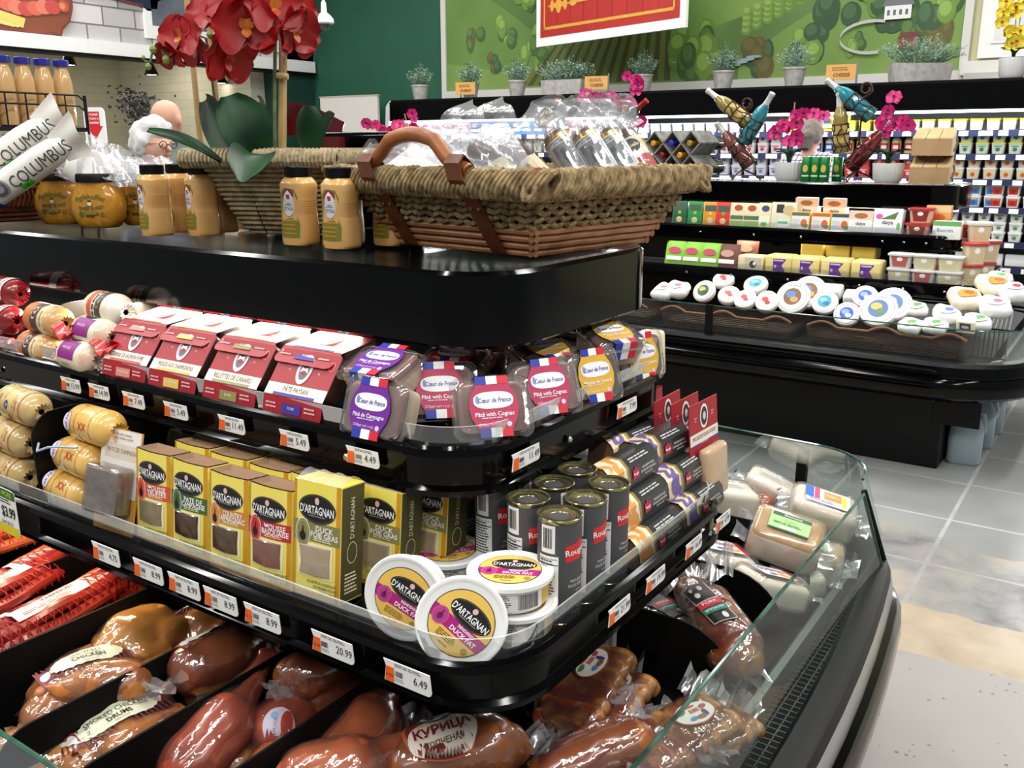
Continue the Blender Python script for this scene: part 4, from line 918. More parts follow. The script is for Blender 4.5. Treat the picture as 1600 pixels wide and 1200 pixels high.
CBK((-.742, 1.515, Z1 + .001), (R(-6), 0, R(80)), 'cream wrapped block with round stamp, nearer of two at end of the upper shelf', 'cream blocks'); CBK((-.755, 1.568, Z1 + .001), (R(-4), 0, R(84)), 'cream wrapped block behind the other, farthest on the upper shelf', 'cream blocks')

# ---- rolls and sausages at the left
RED_C = mat('casing_red', '#9c1f22', .25, coat=.6, n=20, hex2='#7c1518'); BRN_C = mat('casing_brown', '#b8763e', .25, coat=.6, n=18, hex2='#d0a86c')
IVC = mat('casing_ivory', '#e7dcc0', .3, coat=.4, n=20, var=.06); REDP = mat('red_paper', '#cf1d22', .35, coat=.3, n=18, var=.12)
CHR = chub(.135, .031, RED_C, [(.020, .045, -.02, .09, cm('#e6d9d0')), (.026, .040, -.01, .07, cm('#8a1a22'))], [('SALAMI', -.02, .01, .012, cm('#e8cfc6')), ('@', .033, .01, .006, .012, cm('#d9a48c'))])
CHN = chub(.135, .032, BRN_C, [(-.02, .008, -.06, .09, cm('#4d3b33')), (-.05, -.02, -.06, .09, cm('#c9733a')), (.012, .035, -.06, .09, cm('#dcc69c'))], [('@', -.006, .01, .010, .014, cm('#d9c7b0')), ('LIVER', -.006, .01, .008, cm('#3a2a24'), PI / 2), ('SAUSAGE', .024, .0, .008, cm('#6a3d2c'), PI / 2)])
CHP = chub(.12, .033, IVC, [(-.035, .025, -.01, .03, cm('#8a1f7c'))], [('@', -.006, .042, .022, .012, INK), ("D'ARTAGNAN", -.006, .042, .007, WINK), ('MOUSSE', -.006, .012, .008, cm('#e9c9e4')), ('TRUFFLES', -.006, -.02, .007, cm('#6a7a4a'))], tail=mat('tail_white', '#e8dcc8', .3, coat=.4, n=30, hex2='#d9b8a0'))
CHT = chub(.12, .033, IVC, [(-.03, -.014, -.07, .09, cm('#c9563a')), (.0, .022, -.07, .09, cm('#4a3f38')), (-.01, -.004, -.07, .09, INK)], [('@', .010, .01, .009, .014, cm('#8a7a6a'))], tail=mat('tail_clear', '#efe9da', .25, coat=.5, n=20))
GS1 = 'sausage rolls at left end of the upper shelf'
def lay(mk, px, py, lb, y=1.0, tw=-5): p = at(px, py, y=y); mk((p.x, y, p.z), (R(10), 0, R(tw)), lb, GS1)
lay(CHR, 10, 455, 'red salami roll at the top left of the upper shelf', 1.02); lay(CHR, 5, 497, 'red salami roll in the middle at far left of the upper shelf', .995); lay(CHR, -8, 540, 'red salami roll lowest at far left of the upper shelf', .98)
lay(CHN, 78, 500, 'brown liver sausage roll resting on another behind the curved divider', 1.0); lay(CHN, 66, 544, 'brown liver sausage roll at the bottom between the two dividers', .985)
lay(CHP, 152, 522, 'white and purple mousse roll with red ends, upper of two', .995); lay(CHP, 130, 557, 'white and purple mousse roll with black oval, at the shelf front', .968)
lay(CHT, 172, 483, 'ivory roll with black and orange bands on top by the lamp', 1.03)
for px, py, lb in ((103, 520, 'red twisted wrapper tail sticking out above the lower brown roll'), (165, 545, 'red twisted wrapper between the two purple-labelled rolls')):
    p = at(px, py, y=.965); b = MB(); q = random.Random(px)
    sheet(lambda u, v: (p.x - .035 + .06 * u, p.y + .012 * math.sin(7 * v + 3 * u), p.z - .012 + .03 * v * (.35 + .65 * abs(u - .5) * 2) + .006 * math.sin(9 * u)), 14, 8, REDP, b); tag(b.build('wrapper_tail'), lb, 'wrapper', 'red wrapper tails')
for xx, y0 in ((-1.79, .985), (-1.665, .99)):
    b = MB(); pts = [(y0, Z1), (y0 - .002, Z1 + .075)] + [(y0 + .045 - .047 * math.cos(R(a)), Z1 + .075 + .05 * math.sin(R(a))) for a in range(15, 91, 15)] + [(1.3, Z1 + .128), (1.3, Z1)]
    b.side(pts, xx, xx + .004, mat('divider_grey', '#3b352f', .35, n=10, var=.1)); b.build('shelf_divider', ISL)  # black dividers; the lamp's light on them is put into the grey

# ---------------------------------------------------------------- on top of the front island's canopy
ZT = 1.2705
def aim(p0, p1):
    """frame at p0 whose Z runs to p1 and whose -Y looks back at the camera"""
    p0, p1 = V(p0), V(p1); z = (p1 - p0).normalized(); y = (p0 - V((0, 0, CAMH))); y = (y - z * y.dot(z)).normalized(); x = y.cross(z)
    m = MX.Identity(4)
    for i in range(3): m[i][0] = x[i]; m[i][1] = y[i]; m[i][2] = z[i]
    m.translation = p0; return m
MUST = mat('mustard', '#dcae6c', .2, coat=.5, n=8, hex2='#d3a15c')
MUSTJ = mat('mustard_seeded', '#c98f2e', .18, coat=.5, n=90, hex2='#b87f24')
def squeeze():
    t = thing('mustard_bottle', '', 'mustard bottle'); prof = [(0, .90), (.004, .98), (.012, 1), (.045, .97), (.066, .88), (.085, .90), (.105, .98), (.114, .96), (.121, .82), (.125, .70)]
    b = MB()
    def sec(z, f):
        a, c = .034 * f, .0285 * (1 if z < .11 else f / .96 if f < .96 else 1); out = []
        for j in range(32):
            th = 2 * PI * j / 32; ct, st = math.cos(th), math.sin(th)
            out.append((a * abs(ct) ** .62 * (1 if ct > 0 else -1), c * abs(st) ** .7 * (1 if st > 0 else -1), z))
        return out
    zs = []
    for i in range(len(prof) - 1):
        for k in range(3): u = k / 3; zs.append((prof[i][0] + (prof[i + 1][0] - prof[i][0]) * u, prof[i][1] + (prof[i + 1][1] - prof[i][1]) * (u * u * (3 - 2 * u))))
    zs.append(prof[-1]); b.loft([sec(z, f) for z, f in zs], MUST, True)
    for k in range(7): z = .058 + k * .004; b.loft([[(x * 1.006, y * 1.006, zz) for x, y, _ in sec(z, .925)] for zz in (z, z + .0012)], MUST, False)
    b.build('bottle', t)
    b = MB(); b.lathe([(.0215, .1245), (.0235, .126), (.0235, .143), (.022, .145), (0, .145)], BLKM, 28, cap=False)
    for k in range(24): a = 2 * PI * k / 24; b.T = MX.Rotation(a, 4, 'Z'); b.box(.0230, .0242, -.0008, .0008, .127, .143, BLKM)
    b.build('cap', t)
    b = MB(); d = .0292; b.W = lambda p: (p.x, p.y * (1 - .0 * p.z) + (.9 if False else 0) + .0035 * (p.x / .025) ** 2 + (.0012 if .05 < p.z < .09 else 0), p.z)
    OL = cm('#7c7a2c'); b.pg([(-.023, .014), (.020, .014), (.022, .04), (.014, .06), (.013, .075), (.019, .09), (.012, .104), (-.012, .106), (-.022, .095), (-.024, .05)], d, OL)
    b.ell(-.002, .078, .0165, .027, d + .0004, cm('#5b2a5c')); b.ell(-.002, .078, .0150, .0252, d + .0006, cm('#a92c3a')); b.ell(-.002, .076, .0135, .022, d + .0008, cm('#d9dbe0'))
    for k, s_ in enumerate(('BEAVER', 'DELI', 'STYLE')): b.txt(s_, -.002, .084 - k * .0085, .008, d + .001, cm('#3d4a6a'), maxw=.024, bold=.02)
    b.pg([(-.010, .094), (.006, .094), (-.002, .102)], d + .001, WINK)
    for k in range(4): b.rect(-.020, .012, .045 - k * .008, .0475 - k * .008, d + .0004, cm('#c58a2a'))
    b.build('label', t); return t
SQ = Maker(squeeze); GM = 'squeeze bottles of deli mustard on the canopy'
for x, y, rz, lb in ((-1.30, 1.245, 6, 'mustard squeeze bottle standing alone in front of the wicker planter'), (-1.19, 1.243, 4, 'mustard squeeze bottle nearest the big rope basket, front one'), (-1.235, 1.300, 8, 'mustard squeeze bottle behind the two by the rope basket, dark red label'), (-1.150, 1.335, -5, 'mustard squeeze bottle half hidden under the rope basket handle'),
                     (-1.690, 1.205, -12, 'mustard squeeze bottle in the front row next to the round jars'), (-1.605, 1.258, -12, 'mustard squeeze bottle in the front row left of the planter'), (-1.715, 1.285, -10, 'mustard squeeze bottle second row next to the round jars'), (-1.640, 1.335, -10, 'mustard squeeze bottle second row left of the planter'), (-1.650, 1.425, -10, 'mustard squeeze bottle at the back beside the planter'), (-1.745, 1.38, 0, 'mustard squeeze bottle at the back row behind the round jars')):
    SQ((x - .032, y, ZT), R(rz), lb, GM)
def jar():
    t = thing('mustard_jar', '', 'mustard jar'); b = MB()
    def sec(z, w, dd, e=.75): return [(w * abs(math.cos(a)) ** e * (1 if math.cos(a) > 0 else -1), dd * abs(math.sin(a)) ** e * (1 if math.sin(a) > 0 else -1), z) for a in [2 * PI * j / 36 for j in range(36)]]
    b.loft([sec(z, w, dd) for z, w, dd in ((0, .040, .028), (.004, .046, .032), (.02, .056, .036), (.045, .062, .038), (.065, .060, .0375), (.085, .050, .035), (.094, .042, .034), (.099, .041, .034), (.103, .041, .034))], MUSTJ, True); b.build('jar_body', t)
    b = MB(); n = 60
    b.loft([[((.0455 if j % 2 else .0445) * math.cos(2 * PI * j / n), (.0395 if j % 2 else .0385) * math.sin(2 * PI * j / n), z) for j in range(n)] for z in (.102, .1185)] + [[(.043 * math.cos(2 * PI * j / n), .037 * math.sin(2 * PI * j / n), .1215) for j in range(n)]], BLKM, True); b.build('lid', t)
    b = MB(); d = .0396; b.W = lambda p: (p.x, p.y + .0085 * (abs(p.x) / .05) ** 2.2 + (.0045 * ((p.z - .05) / .04) ** 2), p.z)
    GN = cm('#4f6a30'); b.txt('Inglehoffer', 0, .071, .017, d, GN, maxw=.075, arc=5.5, bold=.01); b.ell(0, .0565, .005, .006, d, cm('#e8e2cf'), 14); b.ell(0, .061, .005, .0022, d + .0004, cm('#2a3a22'), 12)
    b.txt('SWEET & HOT', .002, .045, .0115, d, cm('#3c4a24'), maxw=.058, bold=.02, rot=.06); b.rect(-.014, .018, .0295, .0365, d, cm('#4f5a1c'), 4); b.txt('MUSTARD', .002, .033, .006, d + .0006, cm('#e4cf7a')); b.ell(-.023, .031, .0055, .0065, d, GN, 12); b.lines(.022, .034, .024, .036, d, cm('#7d6a24'), 3); b.lines(-.012, .014, .022, .0275, d, cm('#3c3414'), 1)
    b.build('label', t); return t
JR = Maker(jar); GJ = 'round jars of sweet hot mustard'
for x, y, rz, lb in ((-1.960, 1.255, 28, 'round sweet hot mustard jar in front with black lid, right of two'), (-2.125, 1.262, 28, 'round sweet hot mustard jar beside the wicker basket edge'), (-1.935, 1.355, 28, 'round mustard jar behind, partly covered by the front jar'), (-1.80, 1.34, 24, 'round mustard jar at the back between jars and squeeze bottles')):
    JR((x - .045, y, ZT), R(rz), lb, GJ)

# ---- wicker planter with red orchids on bamboo stakes
WICK = mat('wicker_straw', '#b3a17a', .8, n=60, hex2='#8a774f', bump=.6); ROPE = mat('sea_grass', '#a38c62', .85, n=55, hex2='#5e4b2c', bump=.9); ROPE2 = mat('sea_grass_pale', '#b5a684', .85, n=90, hex2='#8e7e5c', bump=.6)
pc = at(432, 372, z=ZT); PX, PY = pc.x - .065, pc.y + .10
op = thing('orchid_planter', 'wicker planter of red orchids tied to bamboo stakes on the canopy', 'potted plant', (PX, PY, ZT), (0, 0, R(22)))
q = random.Random(11); b = MB()
for k in range(15):                       # rows of straw bound together
    z = .002 + k * .0098; w = .075 + .068 * (k / 14) ** .85 + q.uniform(-.001, .001)
    b.loft([rrect(-w * f, w * f, -w * .8 * f, w * .8 * f, .02, z + dz, 4) for f, dz in ((.97, 0), (1.0, .0025), (1.0, .0065), (.97, .0092))], WICK, True)
b.build('planter_body', op)
b = MB()
for k in range(4):
    for fx, fy in ((.33, -1), (-.33, -1), (1, .3), (1, -.4)) if k == 0 else ():
        b.tube([(fx * (.075 + .07 * t ** .85) if abs(fx) < 1 else (.078 + .06 * t ** .85), fy * (.0765 + .06 * t ** .85) * .80 if abs(fx) < 1 else fy * .07, .002 + .145 * t) for t in [i / 8 for i in range(9)]], .0013, INK, 5)
b.build('binding_cord', op)
b = MB(); w = .158; hw = w * .8
def ropewrap(b, p0, p1, r, n, m, tilt=.35):
    p0, p1 = V(p0), V(p1); ax = (p1 - p0).normalized(); p0 = p0 - ax * .012; p1 = p1 + ax * .012; d = p1 - p0; u = V((0, 0, 1)); s_ = ax.cross(u)
    for i in range(n):
        c = p0 + d * ((i + .5) / n)
        b.tube([c + (u * math.cos(a) + s_ * math.sin(a)) * r + ax * (tilt * r * math.cos(a)) for a in [2 * PI * j / 10 for j in range(10)]], d.length / n * .56, m, 5, close=True)
zr = .158; r_ = .0165
for p0, p1 in (((-w, -hw, zr), (w, -hw, zr)), ((w, -hw, zr), (w, hw, zr)), ((w, hw, zr), (-w, hw, zr)), ((-w, hw, zr), (-w, -hw, zr))): ropewrap(b, p0, p1, r_, 40, ROPE2, .1)
b.build('wrapped_rim', op)
b = MB(); b.T = MX(); b.add([(x, y, .145) for x, y, _ in rrect(-.12, .12, -.095, .095, .02, 0)], [tuple(range(20))], mat('moss', '#4a4a2c', .9, n=60, bump=1)); b.build('moss', op)
bpy.context.view_layer.update(); OPI = op.matrix_world.inverted()
def loc_(px, py, t): return OPI @ at(px, py, t=t)
BAMB = mat('bamboo', '#b79a66', .5, n=25, hex2='#a58752'); STEM = mat('orchid_stem', '#5d7040', .5, n=40, hex2='#3e5030'); LEAF = mat('orchid_leaf', '#16401f', .4, spec=.2, n=10, hex2='#0d2412')
for (a, c, w_) in (((443, -40, 1.86), (441, 262, 1.92), .0085), ((288, -40, 2.0), (316, 250, 2.05), .0065), ((322, -40, 1.95), (345, 262, 1.98), .0070)):
    p0, p1 = loc_(*c), loc_(*a); b = MB(); n = 9
    b.tube([p0.lerp(p1, i / n) for i in range(n + 1)], [w_ * (1.06 if i % 4 == 2 else 1) for i in range(n + 1)], BAMB, 10); b.build('bamboo_stake', op)
b = MB(); pts = [(430, 262, 1.9), (429, 150, 1.88), (430, 60, 1.87), (434, -30, 1.86)]; b.tube([loc_(*p) for p in pts], .004, STEM, 8); b.build('stem', op)
b = MB(); b.tube([loc_(*p) for p in ((344, 262, 1.98), (335, 150, 1.93), (322, 60, 1.9), (300, 52, 1.87), (262, 60, 1.85), (238, 80, 1.84), (235, 97, 1.84), (226, 96, 1.84))], .0028, STEM, 7)
b.tube([loc_(*p) for p in ((250, 64, 1.84), (256, 80, 1.84), (261, 94, 1.84))], .002, STEM, 6); b.build('stem', op)
for px, py, r in ((240, 77, .0085), (260, 93, .0085), (232, 104, .0065), (224, 90, .0045), (328, 54, .007)):
    b = MB(); c = loc_(px, py, 1.84); b.T = MX.Translation(c); b.lathe([(0.0005, -r * 1.2), (r * .7, -r * .8), (r, 0), (r * .7, r * .8), (.0005, r * 1.2)], mat('bud_green', '#7b8a45', .5, n=20), 12); b.build('bud', op)
b = MB(); b.tube([loc_(430, 118, 1.875) + V((.004, 0, 0)), loc_(443, 120, 1.875) + V((.01, 0, 0))], .006, mat('tie_tan', '#b59a6a', .6, n=30), 8); b.build('stake_tie', op)
def leaf(base, tip, wd, sag, m=LEAF, nm='leaf', par=op, roll=0.0, thick=.0014):
    base, tip = V(base), V(tip); d = tip - base; L_ = d.length; f = d / L_; up = V((0, 0, 1)); s_ = f.cross(up)
    s_ = s_.normalized() if s_.length > .05 else V((1, 0, 0)); n_ = s_.cross(f)
    s_, n_ = s_ * math.cos(roll) + n_ * math.sin(roll), n_ * math.cos(roll) - s_ * math.sin(roll)
    def P(u, v, o):
        wdt = wd * (math.sin(PI * min(1, (u * .93 + .03))) ** .6) * (.75 + .35 * u) ; t = (v - .5) * 2
        return base + f * (L_ * u) + n_ * (sag * math.sin(PI * u) + wd * .35 * t * t * (1 - .3 * u) - o) + s_ * (wdt * t)
    b = MB(); nu, nv = 14, 8
    sheet(lambda u, v: P(u, v, 0), nu, nv, m, b); sheet(lambda u, v: P(u, v, thick), nu, nv, m, b)
    return b.build(nm, par, ang=60)
for a, c, wd, sg, rl in (((400, 262, 1.84), (355, 150, 1.80), .056, .02, 1.1), ((372, 258, 1.84), (322, 155, 1.92), .040, .0, 1.25), ((405, 258, 1.82), (378, 285, 1.58), .042, .035, .2), ((345, 255, 1.80), (230, 205, 1.76), .020, .012, .5), ((420, 240, 1.95), (405, 160, 2.05), .045, .0, 1.2), ((480, 250, 1.83), (480, 165, 1.80), .036, .0, 1.4), ((500, 252, 1.92), (522, 178, 1.95), .034, .01, 1.2)):
    leaf(loc_(*a), loc_(*c), wd, sg, roll=rl)
PET = mat('orchid_red', '#a2050b', .42, n=14, hex2='#8c0307'); PETP = mat('orchid_magenta', '#cf1a78', .5, n=14, hex2='#b8126a', sss=.1); LIP = mat('orchid_lip', '#d98a2c', .5, n=40, hex2='#a01018')
def orchid(par, c, r, face, m, up=None, lip=LIP, nm='flower', seed=0, cup=.25):
    """five broad petals round a small lip, looking along `face`"""
    q = random.Random(seed); f = V(face).normalized(); u = V(up or (0, 0, 1)); s_ = u.cross(f).normalized(); u = f.cross(s_); c = V(c)
    b = MB()
    for k, (ang, L_, w) in enumerate(((90, .95, .50), (210, .95, .48), (330, .95, .48), (8, 1.05, .88), (172, 1.05, .88))):
        a = R(ang + q.uniform(-6, 6)); e = s_ * math.cos(a) + u * math.sin(a); g = f.cross(e); off = .02 * r if k < 3 else .10 * r; cu = cup + q.uniform(-.12, .15)
        def P(uu, vv):
            t = (vv - .5) * 2; wd = r * w * math.sin(PI * min(1, .06 + .90 * uu)) ** .55
            return c + f * off + e * (r * L_ * uu * (1 - .12 * t * t)) + g * (wd * t) + f * (r * cu * uu * uu + .10 * r * t * t - .05 * r * math.cos(5 * t) * uu)
        sheet(P, 7, 8, m, b)
    b.T = MX(); v0 = c + f * (.12 * r)
    for ang in (60, 120, 270):
        a = R(ang); e = s_ * math.cos(a) + u * math.sin(a); g = f.cross(e)
        sheet(lambda uu, vv: v0 + e * (r * .30 * uu) + g * (r * .16 * (vv - .5) * 2 * math.sin(PI * min(1, .15 + .8 * uu))) + f * (r * (.22 * uu + .1)), 4, 3, lip, b)
    return b.build(nm, par, ang=60)
cam_l = lambda p: OPI.to_3x3() @ (V((0, 0, CAMH)) - at(*p[:2], t=p[2]))
for k, (px, py, t, r, dx, dz) in enumerate(((285, 60, 1.84, .048, -.6, .3), (350, 95, 1.82, .052, .9, -.35), (385, 45, 1.80, .062, .0, .1), (360, 8, 1.84, .056, -.3, .5), (425, 15, 1.80, .058, .5, .3), (455, 50, 1.84, .056, 1.3, -.3), (310, 75, 1.88, .045, -.9, -.4), (365, 65, 1.88, .05, .4, -.5), (270, 85, 1.85, .034, -.8, -.6), (330, 28, 1.9, .048, -.2, .6), (465, 20, 1.9, .045, 1.2, .3))):
    f = V((0, 0, CAMH)) - at(px, py, t=t); rt_ = V((math.cos(YAW), math.sin(YAW), 0)); f = f.normalized() + rt_ * dx + V((0, 0, dz)); orchid(op, loc_(px, py, t), r, OPI.to_3x3() @ f, PET, seed=k, cup=.1 + .1 * (k % 3))

# ---- big rope and willow basket with leather straps and a wooden handle
WILLOW = mat('peeled_willow', '#b07a4e', .45, coat=.15, n=25, hex2='#8f5a34', bump=.2); LEATH = mat('leather_brown', '#6d3a1e', .5, n=30, hex2='#56290f', bump=.2); WOODH = mat('handle_wood', '#9c5a2a', .4, n=12, hex2='#84481f')
cb = at(832, 405, z=ZT); lb_ = at(622, 382, z=ZT); rb_ = at(1042, 371, z=ZT)
ex = (lb_ - cb); ey = (rb_ - cb); an = math.atan2(-ex.y, -ex.x)
BW, BD = .335, .315                                  # base size along the canopy front and across
bk = thing('rope_basket', 'big rope and willow basket with leather straps and arched wooden handle', 'basket', (cb.x, cb.y, ZT + .002), (0, 0, R(-8)))
b = MB()
fl = lambda z: z * .55                              # flare
def ringp(z, o=0): f = fl(z) + o; return [(-BW - f, -f, z), (f, -f, z), (f, BD + f, z), (-BW - f, BD + f, z)]
def rail(b, z, r, m, o=0, wob=0):
    P = ringp(z, o)
    for i in range(4): 
        p0, p1 = V(P[i]), V(P[(i + 1) % 4]); ext = (p1 - p0).normalized() * r
        b.tube([p0 - ext] + [p0.lerp(p1, k / 6) + V((0, 0, wob * math.sin(3.1 * k + i))) for k in range(7)] + [p1 + ext], r, m, 8)
for k in range(4): rail(b, .008 + k * .0125, .0066, WILLOW, 0, .0006)
rail(b, .100, .0068, WILLOW, .002, .0006)
b.build('willow_rails', bk)
b = MB()
for row in range(4):                                # braided sea grass courses
    z = .055 + row * .0112; P = ringp(z)
    for i in range(4):
        p0, p1 = V(P[i]), V(P[(i + 1) % 4]); L_ = (p1 - p0).length; n = int(L_ / .017); d = (p1 - p0).normalized(); o_ = d.cross(V((0, 0, 1)))
        for k in range(n):
            c = p0.lerp(p1, (k + .5) / n); s_ = 1 if (k + row) % 2 else -1
            b.tube([c - d * .011 + V((0, 0, -.004 * s_)), c + o_ * .004, c + d * .011 + V((0, 0, .004 * s_))], [.0042, .0056, .0042], ROPE, 6)
b.build('braided_wall', bk)
b = MB(); P = ringp(.122, .004)
for i in range(4):
    p0, p1 = V(P[i]), V(P[(i + 1) % 4]); n = int((p1 - p0).length / .0215); d = (p1 - p0).normalized(); o_ = d.cross(V((0, 0, 1)))
    for k in range(-1, n + 1):
        c = p0.lerp(p1, (k + .5) / n)
        for h in (0, .0105): b.tube([c + d * (h + .015 * math.cos(a)) + V((0, 0, (.0195 + .0012 * ((k * 7) % 3)) * math.cos(a))) + o_ * (.013 * math.sin(a)) for a in [2 * PI * j / 11 for j in range(11)]], [.0052 + .0010 * (j % 2) for j in range(12)], ROPE, 6, close=True)
b.build('rope_rim', bk)
for dz in (.108, .136): b = MB(); b.tube([(fl(.122) - .012, -fl(.122) + .012, dz), (fl(.122) + .012, -fl(.122) - .012, dz + .001)], [.011, .0115], WILLOW, 12); b.build('willow_knob', bk)
b = MB()
b.loft([ringp(.004, -.006), ringp(.12, -.008)], ROPE, False); b.add(ringp(.004, -.004), [(0, 1, 2, 3)], WILLOW); b.build('liner', bk)
b = MB(); fz = fl(.122) + .012                      # wooden arch and straps on the side that looks along -Y
x0, x1 = -BW * .92, -BW * .26
path = [(x0, -fz, .150), (x0 + .03, -fz, .170)] + [(x0 + (x1 - x0) * t, -fz - .004, .163 + .036 * math.sin(PI * t)) for t in (.25, .37, .5, .63, .75)] + [(x1 - .03, -fz, .160), (x1 + .02, -fz, .140)]
b.tube(path, [.011, .0125, .013, .013, .013, .013, .013, .0125, .012], WOODH, 12); b.build('wooden_handle', bk)
for xs in (x0, x1):
    b = MB(); prf = [(-fz + .018, .118), (-fz + .014, .150), (-fz - .004, .166), (-fz - .018, .152), (-fz - .014, .125), (-fl(.1) - .011, .10), (-fl(.05) - .011, .05), (-.010, .004)]
    slant = lambda z: (.152 - z) * .16
    b.loft([[(xs - .017 + slant(z), y, z), (xs + .017 + slant(z), y, z), (xs + .017 + slant(z), y - .003, z + .001), (xs - .017 + slant(z), y - .003, z + .001)] for y, z in prf], LEATH, True)
    for dx_ in (-.009, .009):
        for zz in (.112, .078): b.T = MX.Translation((xs + dx_ + slant(zz), -fl(zz) - .0155 - (.006 if zz > .1 else 0), zz)) @ MX.Rotation(PI / 2, 4, 'X'); b.lathe([(.0035, -.002), (.003, .001), (.001, .002)], mat('rivet_brass', '#6a4a2a', .3, .6, n=10), 8); b.T = MX()
    b.build('leather_strap', bk)

# ---- bagged salami standing in the baskets
SAL = mat('salami_dark', '#3d2529', .35, coat=.6, n=30, hex2='#55363a'); FOIL = mat('gold_foil', '#c9a63a', .2, .8, n=30, var=.1)
def bagflap(b, z0, w, h, seed, m=BAG, depth=.012, bend_=.3):
    q = random.Random(seed); ph = q.uniform(0, 6)
    sheet(lambda u, v: (w * (u - .5) * (1 + .25 * v) + .004 * math.sin(9 * v + ph), depth * math.sin(6 * u + 4 * v + ph) * (.4 + v) + bend_ * h * v * v * .3, z0 + h * v * (1 - .35 * abs(u - .5) * (1 + math.sin(ph)))), 12, 10, m, b)
def bagged(L_, r, wraps, txts, seed, flap=(.09, .10), body=SAL, foil=(), tube_bag=True):
    def mk():
        t = thing('bagged_salami', '', 'salami'); b = MB(); sh = -.045 if wraps else 0
        b.lathe([(.004, 0), (r * .6, .004), (r * .95, .015), (r, .03), (r, L_ - .03), (r * .93, L_ - .014), (r * .55, L_ - .003), (.003, L_)], body, 22); b.build('salami', t)
        b = MB(); k = r + .0012
        for z0, z1, m in wraps: b.lathe([(k, z0 + sh), (k, z1 + sh)], m, 26, cap=False)
        b.W = bend(k); T_ = MX.Translation((0, 0, sh)); b.T = T_
        for tx in txts:
            if tx[0] == '@': b.ell(tx[1], tx[2], tx[3], tx[4], k + .0006, tx[5], 22)
            elif tx[0] == '#': b.rect(tx[1], tx[2], tx[3], tx[4], k + .0006, tx[5], 6)
            else: b.txt(tx[0], tx[1], tx[2], tx[3], k + .0012, tx[4], rot=tx[5] if len(tx) > 5 else 0, bold=.01)
        b.build('label', t)
        b = MB(); q = random.Random(seed)
        if tube_bag: b.loft([[((r + .003 + .003 * math.sin(j * 1.9 + z * 60)) * math.cos(2 * PI * j / 20), (r + .003 + .003 * math.sin(j * 2.3 + z * 50)) * math.sin(2 * PI * j / 20), z) for j in range(20)] for z in [L_ * i / 9 for i in range(10)]], BAGC, False)
        bagflap(b, L_ - .012, flap[0], flap[1], seed); bagflap(b, L_ - .012, flap[0] * .9, flap[1] * .8, seed + 9)
        b.build('clear_bag', t, fix=False); return t
    return Maker(mk)
GY = cm('#6f7278'); CRM = cm('#e8dcb2')
SG = bagged(.185, .027, [(.11, .20, cm('#c9cbd0')), (.102, .108, FOIL), (.112, .116, FOIL), (.20, .207, FOIL), (.194, .197, FOIL)], [('#', -.02, .022, .125, .185, GY), ('#', -.006, .004, .14, .175, cm('#3a3f4a')), ('#', .03, .07, .12, .19, WINK), ('SALAME', 0, .19, .006, cm('#50535c'))], 3)
SD = bagged(.205, .024, [(.125, .175, CRM), (.08, .125, cm('#a8273a')), (.03, .08, CRM)], [('#', -.02, .015, .09, .108, cm('#c9425a')), ('SALAMI', 0, .15, .010, cm('#7a6a3a'), PI / 2), ('#', .0, .02, .05, .072, cm('#cfd6e2'))], 5, (.10, .10))
SR = bagged(.175, .026, [(.14, .185, cm('#e6d7a8')), (.105, .14, cm('#b8202c')), (.03, .105, cm('#ded3c4'))], [('@', .0, .165, .022, .016, INK), ('Daniele', 0, .165, .012, CRM), ('SOPRESSATA', 0, .122, .007, CRM), ('MILD', 0, .085, .008, cm('#8a2c34'))], 7)
SB = bagged(.22, .027, [], [], 8, (.08, .06))
GSB = 'bagged salamis in the rope basket'
def lean(mk, a, c, lb, group=GSB): m = aim(at(*a[:2], t=a[2]), at(*c[:2], t=c[2])); mk(m.translation, m.to_euler(), lb, group)
lean(SD, (892, 325, 1.74), (760, 195, 1.82), 'dark bagged salami with cream and red label leaning left in the rope basket'); lean(SD, (845, 330, 1.70), (718, 206, 1.78), 'dark bagged salami in front at left, mostly a clear bag and purple shadow')
lean(SG, (934, 322, 1.80), (858, 198, 1.84), 'salami with grey label and gold rings, leftmost of the gold-ringed ones'); lean(SG, (976, 320, 1.78), (899, 192, 1.83), 'salami with grey picture label and gold rings in the middle of the rope basket'); lean(SG, (1012, 318, 1.80), (934, 194, 1.85), 'salami with grey label and gold rings next to the red-labelled one')
lean(SR, (1034, 312, 1.82), (960, 188, 1.87), 'salami with black oval and red label near right end of the rope basket')
lean(SB, (760, 320, 1.75), (640, 280, 1.75), 'plain salami lying under the clear bags behind the handle')
def clearbag(w, h, seed, white):
    def mk():
        t = thing('clear_bag', '', 'bag'); b = MB()
        sheet(lambda u, v: ((u - .5) * w, .012 * math.sin(7 * u + 5 * v + seed), h * v), 14, 14, BAG, b); sheet(lambda u, v: ((u - .5) * w, -.02 * math.sin(PI * u) * (1 - v * .7) + .008 * math.sin(9 * u + 6 * v + seed), h * v), 14, 14, BAG, b); b.build('bag_film', t, fix=False)
        if white:
            b = MB(); b.T = MX.Translation((0, 0, h * .42)); b.rbox(-w * .38, w * .38, -.014, .010, -h * .36, h * .30, mat('white_paper_wrap', '#e9e7e1', .55, n=14, var=.06, bump=.6), .012, .01); b.build('wrapped_food', t)
        return t
    return Maker(mk)
CB1 = clearbag(.12, .115, 1, True); CB2 = clearbag(.12, .13, 2, False)
lean(CB1, (655, 292, 1.66), (590, 205, 1.74), 'clear bag with white paper inside at left corner of the rope basket', 'clear bags in the rope basket'); lean(CB1, (730, 315, 1.66), (625, 245, 1.70), 'clear bag with white paper lying under the wooden handle', 'clear bags in the rope basket')
